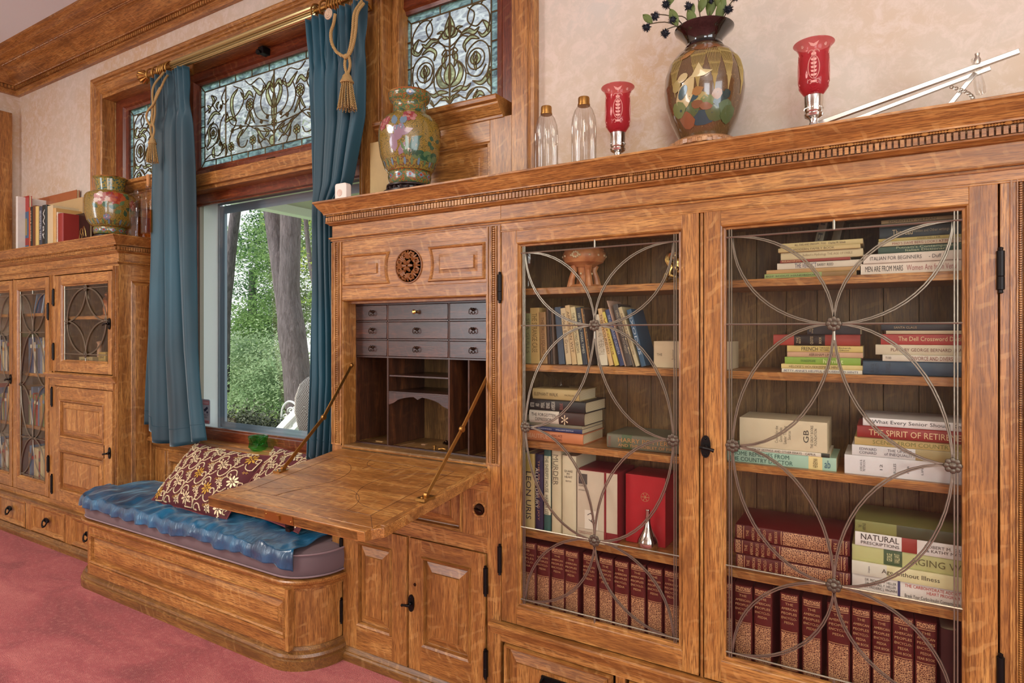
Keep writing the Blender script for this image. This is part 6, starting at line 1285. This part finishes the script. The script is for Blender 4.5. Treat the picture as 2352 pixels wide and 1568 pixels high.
r = thing('round_badge', 'round dark badge with a pale rim behind the small leaded door', 'badge', (-3.565, .075, 1.12)); g = G(); g.lathe([(.026,.072),(.026,.069),(.001,.069)], (-3.565,1.125), 24, 0, 'y'); obj('disc', g, ink('#1d2422'), r); g = G(); g.tube([(-3.565+.022*math.cos(t), .0685, 1.125+.022*math.sin(t)) for t in [2*PI*i/24 for i in range(24)]], .0012, 4, 0, True); g.box(-3.58,-3.55,.067,.0685,1.122,1.128); obj('rim', g, ink('#a8a08a'), r)
g = G(); g.lathe([(.012,0),(.012,.05),(.010,.07),(.016,.085),(.004,.09)], (0,0), 12); g.v = [(v[0]-3.86, v[1]+.13, v[2]+1.035+.055) for v in g.v]
tag(obj('clay_pipe_figure', g, simple('pink_figure', '#b58a6a', .5)), 'pale pink upright ornament behind the wide tan tin', 'figurine')

# ------------------------------------------------------------------ curtain rod, rings, curtains, tiebacks
from mathutils import noise as NZ
RY, RZ = .10, 2.570
rod = thing('curtain_rod', 'long reeded brass curtain rod with a fluted ball finial above the big window', 'curtain rod', (-2.54, RY, RZ))
g = G(); g.lathe([(.012,-3.30),(.012,-1.72)], (RY, RZ), 14, 0, 'x'); obj('inner_rod', g, brass, rod)
g = G(); g.lathe([(.020,-3.075),(.0215,-3.07),(.0215,-2.04),(.020,-2.035)], (RY, RZ), 96, 0, 'x', fl=16, fa=.09); obj('reeded_sleeve', g, simple('reeded_brass', '#b9a878', .28, .95), rod, sharp=60)
for x, s_ in ((-3.30, -1), (-1.72, 1)):
    g = G(); g.lathe([(.008,x),(.016,x+s_*.006),(.010,x+s_*.012),(.022,x+s_*.022),(.034,x+s_*.040),(.034,x+s_*.050),(.022,x+s_*.068),(.010,x+s_*.076),(.011,x+s_*.082),(.003,x+s_*.086)], (RY, RZ), 72, 0, 'x', fl=12, fa=.10); obj('finial', g, brass, rod, sharp=60)
for x in (-3.02, -1.80):
    g = G(); g.tube([(x,.16,RZ-.01),(x,.12,RZ-.035),(x,RY,RZ-.024)], .006, 8); g.box(x-.02,x+.02,.155,.163,RZ-.04,RZ+.02); obj('bracket', g, brass, rod)
def curtain_ring(x, side, t=.3):
    r = .031; g = G(); g.tube([(x+.006*math.sin(a)*t*3, RY+r*math.cos(a), RZ-.008+r*math.sin(a)) for a in [2*PI*i/22 for i in range(22)]], .0038, 7, 0, True)
    g.tube([(x, RY, RZ-.039),(x,RY-.004,RZ-.052)], .0015, 5)
    tag(obj('curtain_ring', g, brass), f'brass curtain ring bunched at the {side} end of the reeded rod', 'curtain ring', f'curtain rings at the {side} end')
for i, x in enumerate((-3.265,-3.215,-3.165,-3.150,-3.135,-3.118,-3.095)): curtain_ring(x, 'left', .3+.1*(i % 3))
for i, x in enumerate((-2.035,-1.985,-1.945,-1.930,-1.915,-1.900,-1.885,-1.868,-1.80)): curtain_ring(x, 'right', .25+.1*(i % 3))
def curtain(label, tb, nf, ph, zt, zb, amp, y0, hem=None):
    nu, nv = 150, 90; vs = []
    for j in range(nv+1):
        v = j/nv; z = lerp(zt, zb, v); xl, xr = table(tb, zt-z)
        pin = math.exp(-((zt-z)-.17)**2/.004); top = max(0, 1-(zt-z)/.24)
        for i in range(nu+1):
            u = i/nu; w_ = 2*PI*(nf*u+ph+.10*math.sin(3*u+2*v)+.05*math.sin(5*v))
            a = amp*(.55+.6*v)*(1-.55*pin)*(1-.5*top)
            y = y0-a*(math.cos(w_)+.30*math.cos(2.1*w_+1.3*v+1)*(1-v*.4))-.012*top*math.sin(2*PI*nf*3*u)-.006*pin*math.cos(w_*3)
            uu = u+(.36/(nf*2*PI))*math.sin(w_)*(1-.3*top); e = min(u, 1-u)*8; uu = lerp(u, uu, min(1, e))
            y += .004*NZ.noise(Vector((u*7, v*5, ph*9)))
            zz = z-(.012*math.sin(w_)*v**6 if hem is None else hem(u)*v**4)
            vs.append((xl+(xr-xl)*uu, y, zz))
    fs = [(j*(nu+1)+i, j*(nu+1)+i+1, (j+1)*(nu+1)+i+1, (j+1)*(nu+1)+i) for j in range(nv) for i in range(nu)]
    g = G(); g.add(vs, fs)
    r = thing('velvet_curtain', label, 'curtain', ((tb[0][1]+tb[0][2])/2, y0, zt-.3))
    o = obj('panel', g, velvet, r, solid=.003, sharp=180); r['group'] = 'teal velvet curtains'
    i0 = (nv-4)*(nu+1); hp = [(vs[i0+i][0], vs[i0+i][1]-.0022, vs[i0+i][2]) for i in range(nu+1)]
    g = G(); g.tube(hp[::2], .0012, 4); obj('hem_stitching', g, simple('teal_thread', '#173c49', .8), r)
curtain('teal velvet curtain gathered at the left side of the big window', [(0,-3.246,-2.943),(.5,-3.235,-2.912),(.95,-3.256,-2.892),(1.4,-3.288,-2.858),(1.87,-3.309,-2.778)], 3.2, .22, 2.536, .685, .038, .085, lambda u: -.022*(1-u)*3*(u < .25) + .034*math.sin(PI*min(1, max(0, (u-.12)/.8)))*(u < .99)-.03*u)
curtain('teal velvet curtain gathered at the right side, above the open desk', [(0,-2.078,-1.748),(.45,-2.050,-1.768),(.70,-2.040,-1.835),(.79,-2.036,-1.912),(1.0,-2.036,-1.908),(1.5,-2.045,-1.885),(1.83,-2.062,-1.905)], 4.3, .1, 2.532, .715, .030, .085)
def tassel(g, x, y, z, h, r, m=0):
    g.lathe([(r*.25,z),(r*.42,z-h*.06),(r*.50,z-h*.14),(r*.62,z-h*.20),(r*.66,z-h*.23),(r*.60,z-h*.26)], (x,y), 18, m)
    for k in range(64):
        a = 2*PI*k/64*3.0+.1*k; q = .55+.45*((k*7) % 10)/10; g.tube([(x+r*.5*q*math.cos(a), y+r*.5*q*math.sin(a), z-h*.22),(x+r*.75*q*math.cos(a), y+r*.75*q*math.sin(a), z-h*.6),(x+r*1.0*q*math.cos(a+.08), y+r*1.0*q*math.sin(a+.08), z-h*(.97+.03*math.sin(k*3)))], .0017, 4, m)
def cordpx(g, pts, Y, r=.0052): g.tube(cr([(at(x, y, Y)[0], Y+dy, at(x, y, Y)[1]) for x, y, dy in pts], 6), r, 8)
yl = .018
r = thing('curtain_tieback', 'gold rope tieback with tassel hanging on the left teal curtain', 'tieback', (at(350,180,yl)[0], yl, at(350,180,yl)[1]), 'gold curtain tiebacks'); g = G()
cordpx(g, [(353,158,.05),(352,200,0),(351,240,0),(349,270,0),(349,288,0)], yl); cordpx(g, [(374,192,0),(366,215,-.004),(356,240,-.008),(344,255,-.008),(338,270,-.004),(343,284,0),(348,288,0)], yl); cordpx(g, [(374,192,0),(370,178,.02),(362,165,.05)], yl); cordpx(g, [(366,200,.004),(357,225,.0),(354,262,.004),(351,288,0)], yl)
cordpx(g, [(347,286,0),(346,300,0),(350,318,0)], yl); cordpx(g, [(352,286,0),(354,300,0),(351,318,0)], yl); kx, kz = at(349, 288, yl); g.sphere((kx, yl-.002, kz), .010, 0, 10, 7, (1.1,.9,.8)); obj('cord', g, rope, r)
g = G(); tx, tz = at(350, 316, yl); tassel(g, tx, yl, tz, at(350,316,yl)[1]-at(350,374,yl)[1], .030); obj('tassel', g, rope, r)
r = thing('curtain_tieback', 'gold rope tieback with coiled rosette and tassel on the right teal curtain', 'tieback', (at(797,100,yl)[0], yl, at(797,100,yl)[1]), 'gold curtain tiebacks'); g = G()
cordpx(g, [(770,32,0),(766,55,0),(760,75,0),(762,98,0),(773,118,-.003),(786,128,-.004),(795,131,-.004)], yl, .0062); cordpx(g, [(818,-6,.03),(814,30,0),(810,70,0),(806,100,0),(802,122,-.003),(797,131,-.004)], yl, .0058); cordpx(g, [(827,2,.02),(821,30,0),(817,70,0),(812,100,0),(806,122,-.003),(799,131,-.004)], yl, .0058)
cordpx(g, [(794,131,0),(792,150,0),(797,172,0)], yl, .0055); cordpx(g, [(802,131,0),(804,150,0),(799,172,0)], yl, .0055); kx, kz = at(797, 131, yl); g.sphere((kx, yl-.005, kz), .013, 0, 10, 7, (1.2,.8,.8)); obj('cord', g, rope, r)
g = G(); cx_, cz_ = at(756, 33, yl)
for rr in (.0035, .010, .017): g.tube([(cx_+rr*math.cos(a), yl-.006+rr*.15, cz_+rr*1.1*math.sin(a)) for a in [2*PI*i/18 for i in range(18)]], .0038, 6, 0, True)
obj('coiled_rosette', g, simple('pale_gold_braid', '#c4aa8c', .6), r); g = G(); tx, tz = at(797, 170, yl); tassel(g, tx, yl, tz, tz-at(797,253,yl)[1], .040); obj('tassel', g, rope, r)
cx_, cz_ = at(608, 121, .24); r = thing('security_sensor', 'small black security sensor under the rod on the head of the big window', 'catch', (cx_, .24, cz_)); g = G(); g.box(cx_-.018, cx_+.018, .215, .262, cz_-.012, cz_+.022); g.lathe([(.012,.214),(.013,.200),(.006,.198)], (cx_-.004, cz_-.008), 14, 0, 'y'); obj('housing', g, iron, r, bevel=.003)  # black security sensor fixed to the window head
cx_, cz_ = at(621, 366, .25); g = G(); g.box(cx_-.03, cx_+.03, .248, .257, cz_-.009, cz_+.009); tag(obj('sash_lift', g, bronze, bevel=.002), 'small flat bronze plate under the middle of the long leaded window', 'plate')

# ------------------------------------------------------------------ window seat cushion, throw, pillows, green glass
def rpath(o): return [(x, y) for x, y in seatpath(o, 12)]
g = G(); pth = rpath(.012); back = [(-1.855, .17), (-3.385, .17)]
def layer(o, z): q = rpath(o); return [(x, y, z) for x, y in q]+[(-1.845, .0, z), (-1.855-.0, .172, z), (-3.385, .172, z), (-3.39, 0, z)]
g.loft([layer(-.02,.326), layer(-.001,.329), layer(.008,.338), layer(.012,.36), layer(.012,.395), layer(.006,.413), layer(-.008,.421), layer(-.06,.424)], 0, True, True)
r = thing('seat_cushion', 'long grey mauve cushion with rounded ends on the window seat', 'cushion', (-2.6, 0, .326)); obj('pad', g, mauve, r, sharp=60)
g = G()
for z in (.334, .415): g.tube([(x, y, z) for x, y in rpath(.010)], .0035, 6)
obj('piping', g, simple('mauve_piping', '#8d7678', .8), r)
q = [p for p in seatpath(.016, 26) if p[0] < -1.845 or False]
full = []
for a, b in zip(q, q[1:]):
    n_ = max(1, int(math.hypot(b[0]-a[0], b[1]-a[1])/.012)); full += [(lerp(a[0],b[0],k/n_), lerp(a[1],b[1],k/n_)) for k in range(n_)]
full = [(-3.47, .0)]*0+full+[q[-1]]
N_ = len(full); vs = []; NR, ND = 44, 14
for i, (bx, by) in enumerate(full):
    s_ = i/(N_-1); ix = min(max(bx, -3.37), -1.90); arc = s_*1.9
    nx, ny = (bx-min(max(bx,-3.304),-1.93)), (by+.022 if by < -.022 else 0); ln = math.hypot(nx, ny) or 1; nx, ny = nx/ln, ny/ln
    drop = .050+.016*NZ.noise(Vector((arc*5, 0, 1)))+.012*NZ.noise(Vector((arc*14, 3, 1)))
    if s_ < .10: drop *= .35+.65*s_/.10
    if s_ > .93: drop += .030*(s_-.93)/.07
    for j in range(NR+1):
        t = j/NR; x = lerp(ix, bx, t**.8); y = lerp(.165, by, t)
        wr_ = .011*NZ.noise(Vector((x*7+y*3, y*9, 0)))+.009*NZ.noise(Vector((x*17+y*6, y*11, 4)))*(.3+t)+.018*max(0, t-.6)/.4*NZ.noise(Vector((arc*16, t*2, 7)))
        vs.append((x, y, .4400+wr_-.004*max(0, t-.9)*10))
    for k in range(1, ND+1):
        t = k/ND; wv_ = math.sin(arc*62+3*NZ.noise(Vector((arc*5, 0, 0))))*.5+NZ.noise(Vector((arc*22, 0, 9))); o_ = .010*math.sin(min(1, t*1.6)*PI/2)+.010*t*wv_+.003
        vs.append((bx+nx*o_, by+ny*o_, .4360-drop*t**1.15+.008*NZ.noise(Vector((arc*16, 1, 7)))*(1-t)))
M_ = NR+ND+1; fs = [(i*M_+j, (i+1)*M_+j, (i+1)*M_+j+1, i*M_+j+1) for i in range(N_-1) for j in range(M_-1)]
g = G(); g.add(vs, fs); r = thing('velvet_throw', 'shiny crumpled blue velvet throw spread over the window seat cushion', 'throw', (-2.6, 0, .43)); obj('cloth', g, satin, r, solid=.003, sharp=180)

def pillow(label, M, hw, hh, ht, seed):
    r = thing('embroidered_pillow', label, 'pillow', tuple(M.translation), 'burgundy embroidered pillows')
    def Sf(u, v, off=0, side=1):
        au, av = abs(u), abs(v); pin = 1-.07*(1-(1-au)**2)*0
        x = hw*u*(1-.07*(1-v*v)); z = hh*v*(1-.07*(1-u*u)); y = -side*(ht*((max(0,1-au**2.6))*(max(0,1-av**2.6)))**.55+off)
        return Vector((x, y, z))
    g = G(); n = 40
    for side in (1, -1):
        g.add([Sf(-1+2*i/n, -1+2*j/n, 0, side) for j in range(n+1) for i in range(n+1)], [(j*(n+1)+i, j*(n+1)+i+1, (j+1)*(n+1)+i+1, (j+1)*(n+1)+i) for j in range(n) for i in range(n)])
    g.xf(M); obj('velvet_cover', g, burg, r, sharp=70)
    g = G(); e = [Sf(-1+2*i/20, -1) for i in range(20)]+[Sf(1, -1+2*i/20) for i in range(20)]+[Sf(1-2*i/20, 1) for i in range(20)]+[Sf(-1, 1-2*i/20) for i in range(20)]; g.tube(e, .003, 6, 0, True); g.xf(M); obj('piping', g, simple('burgundy_piping', '#6d2a2c', .7), r)
    g = G(); off = .0018
    def P2(x, z): return Sf(max(-.985, min(.985, x/hw)), max(-.985, min(.985, z/hh)), off)
    def line(pts, w_=.0027, m=0):
        pts = [p for p in cr([(a, 0, b) for a, b in pts], 6)]; pts = [p for p in pts if abs(p.x) < hw*.97 and abs(p.z) < hh*.97]
        if len(pts) > 2:
            q = [P2(p.x, p.z) for p in pts]; rr = [w_*(1.25 if i % 2 else .7) for i in range(len(q))]; g.tube(q, rr, 5, m)
    def fl(x, z, rd, n_, m):
        if abs(x) > hw*.95 or abs(z) > hh*.95: return
        for k in range(n_):
            a = 2*PI*k/n_+seed; c, s_ = math.cos(a), math.sin(a); pt = [P2(x+rd*(t*c-w_*s_), z+rd*(t*s_+w_*c)) for t, w_ in ((.18,0),(.5,.16),(.8,.15),(1,0),(.8,-.15),(.5,-.16))]; pt = [p+Vector((0,-.0006,0)) for p in pt]; g.poly(pt, m)
        g.sphere(P2(x, z), rd*.14, m, 6, 4)
    px_, pz_ = .118, .125
    for a in range(-3, 4):
        for b in range(-2, 3):
            x = a*px_; z = b*pz_+(pz_/2 if a % 2 else 0)
            fl(x, z, .031, 8, 0 if (a+b) % 3 else 1); fl(x+.045, z+.047, .019, 7, 0); fl(x-.050, z-.035, .016, 6, 0)
            line([(x,z-.03),(x+.012,z-.05),(x+.032,z-.055),(x+.052,z-.040),(x+.060,z-.015),(x+.048,z+.008),(x+.030,z+.004),(x+.032,z-.012),(x+.044,z-.012)])
            line([(x,z+.03),(x-.012,z+.05),(x-.032,z+.052),(x-.048,z+.036),(x-.046,z+.016),(x-.030,z+.012),(x-.026,z+.026),(x-.036,z+.030)])
            line([(x+.060,z-.015),(x+.070,z+.020),(x+.060,z+.060),(x+.078,z+.082)]); line([(x-.01,z-.034),(x-.030,z-.058),(x-.052,z-.058)])
            for k in range(4): fl(x+.020+.012*k, z-.072+.004*k, .007, 4, 1)
    g.xf(M); obj('embroidery', g, [goldth, goldth2], r, label='raised gold thread scrollwork'); return r
pillow('burgundy pillow with gold embroidery lying in front on the blue throw', Matrix.Translation((-2.68, .035, .552)) @ Matrix.Rotation(rad(-42), 4, 'X') @ Matrix.Rotation(rad(1), 4, 'Y'), .290, .165, .060, .3)
pillow('burgundy pillow with gold embroidery propped behind, partly hidden by the desk lid', Matrix.Translation((-2.20, .075, .575)) @ Matrix.Rotation(rad(-40), 4, 'X') @ Matrix.Rotation(rad(4), 4, 'Y') @ Matrix.Rotation(rad(-6), 4, 'Z'), .260, .165, .055, .9)
gx, gz = at(593, 1030, .20); r = thing('green_glass_candle_holder', 'faceted emerald green glass candle holder on the window sill', 'candle holder', (gx, .20, .6722)); g = G(); n = 8
L_ = []
for rr, z, tw in ((.030,.0005,.2),(.044,.016,0),(.039,.040,.2),(.046,.066,0),(.042,.070,.1),(.036,.068,.1),(.030,.030,.2),(.010,.020,.2)): L_.append([(rr*math.cos(2*PI*k/n+tw), rr*math.sin(2*PI*k/n+tw), z) for k in range(n)])
g.loft(L_, 0, True, True); obj('faceted_glass', g, greeng, r, local=True, sharp=5)

# ------------------------------------------------------------------ outside the window
lm = []
for nm, c, c2 in (('leaf_dark','#6a8a62','#456640'),('leaf_mid','#93ad74','#6d9058'),('leaf_pale','#b9c9a5','#94ac88'),('leaf_yellow','#c3cc62','#98b052')):
    s = Mt(nm, c, .55); s.n.remove(s.b); d = s.N('BsdfDiffuse'); t = s.N('BsdfTranslucent'); q = s.ramp(s.noise(s.coord(rnd=False), 1.3, 2), [(.35, c2), (.65, c)]); s.L(q, d.inputs[0]); s.L(q, t.inputs[0])
    m = s.N('MixShader'); m.inputs[0].default_value = .45; s.L(d.outputs[0], m.inputs[1]); s.L(t.outputs[0], m.inputs[2]); s.L(m.outputs[0], s.o.inputs[0]); lm.append(s.m)
s = Mt('bark', rough=.9); v = s.coord((9,9,1.6), rnd=False); q = s.noise(v, 3, 5, .7, .6); s.col(s.ramp(q, [(.3, '#3a3236'), (.55, '#645a60'), (.75, '#82767a')])); s.bump(q, .8, .05); bark = s.m
struct('ground', G().box(-40, 12, .8, 40, -1.4, -1.2), Mt('lawn', '#6f8f4a', .9).m)
def leaves(g, blobs, n, size, seed, m=0):
    Rr = random.Random(seed)
    n = int(n*1.9); size *= .72
    for (cx, cy, cz, rx, ry, rz) in blobs:
        cl = [(cx+rx*Rr.gauss(0,.42), cy+ry*Rr.gauss(0,.42), cz+rz*Rr.gauss(0,.42)) for _ in range(max(3, n//40))]
        for k in range(n):
            c = Rr.choice(cl); p = Vector((c[0]+Rr.gauss(0,.17*min(1,rx)), c[1]+Rr.gauss(0,.17), c[2]+Rr.gauss(0,.08)))
            a = Vector((Rr.gauss(0,1), Rr.gauss(0,1), Rr.gauss(0,.5))).normalized(); b = a.cross(Vector((Rr.gauss(0,.5), Rr.gauss(0,.5), 1))).normalized(); s_ = size*Rr.uniform(.6, 1.3)
            g.add([p-a*s_, p-b*s_*.45, p+a*s_, p+b*s_*.45], [(0,1,2,3)], m)
def tree(label, trunk, blobs, n, size, seed, mi, stems=()):
    r = thing('tree', label, 'tree', trunk[0][:3] if trunk else (blobs[0][0], blobs[0][1], -1.2), 'trees beyond the lawn')
    if trunk:
        g = G()
        for tr in (trunk,)+tuple(stems): c = cr([p[:3] for p in tr], 8); g.tube(c, [table([(i, p[3]) for i, p in enumerate(tr)], k/8)[0] for k in range(len(c))], 14)
        obj('trunk', g, bark, r)
    if blobs: g = G(); leaves(g, blobs, n, size, seed); o = obj('foliage', g, lm[mi], r, sharp=180); o['kind'] = 'stuff'
    return r
def tp(px, py, Y, w_): x, z = at(px, py, Y); a = YAW-math.atan((px-CXP)/FPX); d = (CD+Y)/math.cos(a)*math.cos(YAW-a); return (x, Y, z, w_*d/FPX/2*.88)
tree('stout grey double trunk maple standing nearest the window', [tp(705,1010,5,84), tp(690,930,5,78), tp(680,840,5,70), tp(670,760,5,72), tp(664,680,5,56), tp(666,600,5,52), tp(668,460,5,54), tp(668,250,5,50)],
     [(-7.7, 5.6, 4.4, 1.6, .8, .7)], 900, .05, 1, 3, ([tp(668,760,5,60), tp(652,680,5,46), tp(640,600,5,42), tp(628,520,5,40), tp(618,440,5,40), tp(600,250,5,36)],))
tree('slim grey trunk at the left edge of the big window', [tp(515,900,6.5,26), tp(519,720,6.5,24), tp(525,640,6.5,27), tp(532,560,6.5,27), tp(543,470,6.5,26), tp(560,300,6.5,24)], [(-12.4, 7.2, 5.4, 1.8, .8, .9)], 900, .06, 4, 0)
tree('dark leaning sapling trunk to the right of the stout maple', [tp(735,900,7,16), tp(728,700,7,14), tp(712,600,7,12), tp(702,500,7,12), tp(695,380,7,10)], [(-10.0, 7.6, 3.4, 1.0, .8, 1.6)], 1500, .06, 5, 3)
tree('broad leafy tree filling the middle of the window view', [(-12.8,8.6,-1.2,.16), (-12.7,8.6,1,.12), (-12.6,8.6,3,.08)], [(-12.9,8.6,3.3,1.8,.9,1.1), (-12.4,8.8,1.9,1.7,.9,.9), (-13.6,8.4,1.2,1.4,.8,1.0)], 3600, .065, 6, 1)
tree('darker leafy tree behind the left trunk', [(-15.4,9.6,-1.2,.18), (-15.4,9.6,3,.1)], [(-15.2,9.6,3.4,1.5,.9,1.2), (-15.0,9.4,1.6,1.5,.9,1.2), (-14.4,10.0,4.4,1.6,.9,.8)], 2800, .07, 7, 0)
tree('sunlit yellow green tree at the right of the window view', [(-10.6,9.4,-1.2,.14), (-10.6,9.4,3,.08)], [(-11.0,9.4,2.2,1.0,.8,1.6), (-10.6,9.4,.6,1.0,.8,1.2), (-11.4,9.8,3.6,1.2,.8,.8)], 3600, .06, 8, 3)
tree('pale grey green bushy tree low behind the lawn', None, [(-12.0,7.2,.7,1.2,.7,.55), (-13.2,7.6,.2,1.2,.7,.7), (-11.2,7.0,.1,.9,.7,.6), (-12.4,7.4,-.3,1.6,.7,.4)], 3400, .055, 9, 2)
tree('low yellow green bush at the end of the lawn', None, [(-12.6,7.0,-.8,1.6,.6,.25), (-11.0,6.6,-.8,1.2,.6,.25)], 2600, .05, 10, 3)
hx, hz = at(575, 985, 2.6); g = G(); leaves(g, [(hx-.45,2.7,hz-.06,.32,.3,.14), (hx-.1,2.7,hz-.04,.34,.3,.15), (hx+.15,2.7,hz-.14,.22,.3,.13), (hx-.9,2.7,hz-.1,.3,.3,.15)], 2600, .030, 12)
r = thing('hedge_shrub', 'dark clipped shrub just below the big window outside', 'shrub', (hx, 2.7, -1.2)); o = obj('foliage', g, Mt('hedge_leaf', '#4a4f3a', .6).m, r); o['kind'] = 'stuff'
g = G()
for k in range(5): g.tube([(hx-.6+.25*k,2.7,-1.2),(hx-.55+.22*k,2.7,hz-.2)], .015, 6)
obj('stem', g, bark, r)
r = thing('porch_roof', 'white porch ceiling and edge beam outside the upper right of the window', 'porch roof', (-5.6, .5, 2.6)); pc_ = simple('porch_ceiling_paint', '#a5a19a', .7)
obj('ceiling_boards', G().box(-5.62, 2.5, 1.9, 6.0, 2.62, 2.68), pc_, r); obj('edge_beam', G().box(-5.74, -5.60, 1.9, 6.0, 2.53, 2.66), white_p, r)
r = thing('stair_railing', 'white wooden stair railing slanting down outside the window', 'railing', at(640, 1000, 2.2)[:1]+(2.2, 0)); g = G()
a = Vector((at(634,1000,2.2)[0],2.2,at(634,1000,2.2)[1])); b = Vector((at(730,900,2.2)[0],2.2,at(730,900,2.2)[1])); bar(g, a, b, .035, .05); obj('handrail', g, white_p, r, bevel=.01)
dn = Vector((0,0,-.16)); g = G(); bar(g, a+dn*.75, b+dn*.75, .018, .03); bar(g, a+dn*4.2, b+dn*4.2, .025, .03); obj('lower_rail', g, white_p, r)
for k in range(7): p = a.lerp(b, (k+.5)/7); obj('baluster', G().box(p.x-.022, p.x+.022, 2.178, 2.222, p.z-.66, p.z-.02), white_p, r)
r = thing('wrought_iron_bracket', 'white scrolled ironwork arch beyond the stair railing', 'ironwork', at(665, 990, 3.0)[:1]+(3.0, 0)); g = G()
def ip(x, y): q = at(x, y, 3.0); return (q[0], 3.0, q[1])
g.tube(cr([ip(646,1000),(ip(646,960)),ip(650,935),ip(662,922),ip(675,925),ip(684,938)], 6), .012, 6)
for cx_, cy_, rd, a0 in ((656,955,7,0),(668,942,8,2.5),(654,972,5,1.0),(678,938,5,3)): g.tube([ip(cx_+rd*(1-i/26)*math.cos(a0+i*.42), cy_+rd*(1-i/26)*math.sin(a0+i*.42)) for i in range(22)], .008, 5)
obj('scrollwork', g, white_p, r)
wx, wz = at(716, 985, 1.9); r = thing('wicker_chair', 'brown and white woven wicker chair back on the porch', 'chair', (wx, 1.9, wz-.5)); s = Mt('woven_wicker', rough=.7); v = s.coord((1,1,1), rnd=False); br_ = s.N('TexChecker'); br_.inputs['Scale'].default_value = 85; br_.inputs['Color1'].default_value = hexc('#cfc8c4'); br_.inputs['Color2'].default_value = hexc('#5a463e'); s.L(v, br_.inputs[0]); s.col(br_.outputs[0]); wick = s.m
g = G(); g.lathe([(.13,-.10),(.17,0),(.205,.12),(.20,.24),(.15,.35),(.07,.41),(.01,.425)], (0,0), 28, caps=False); g.v = [(v[0]+wx+.03, v[1]*.5+1.9, v[2]+wz+.02) for v in g.v]; obj('woven_back', g, wick, r, solid=.01)
g = G(); g.lathe([(.20,-.03),(.215,0),(.20,.03),(.01,.035)], (0,0), 28); g.v = [(v[0]+wx+.02, v[1]+1.88, v[2]+wz-.10) for v in g.v]
for k in range(4): g.tube([(wx+.02+.15*math.cos(PI/4+k*PI/2), 1.88+.15*math.sin(PI/4+k*PI/2), wz-.12),(wx+.02+.17*math.cos(PI/4+k*PI/2), 1.88+.17*math.sin(PI/4+k*PI/2), wz-.5)], .015, 6)
obj('seat', g, simple('dark_wicker', '#4a3f3c', .8), r)
struct('porch_floor', G().box(-5.6, 2.5, .45, 2.4, wz-.56, wz-.5), simple('porch_boards', '#8d8a86', .8))
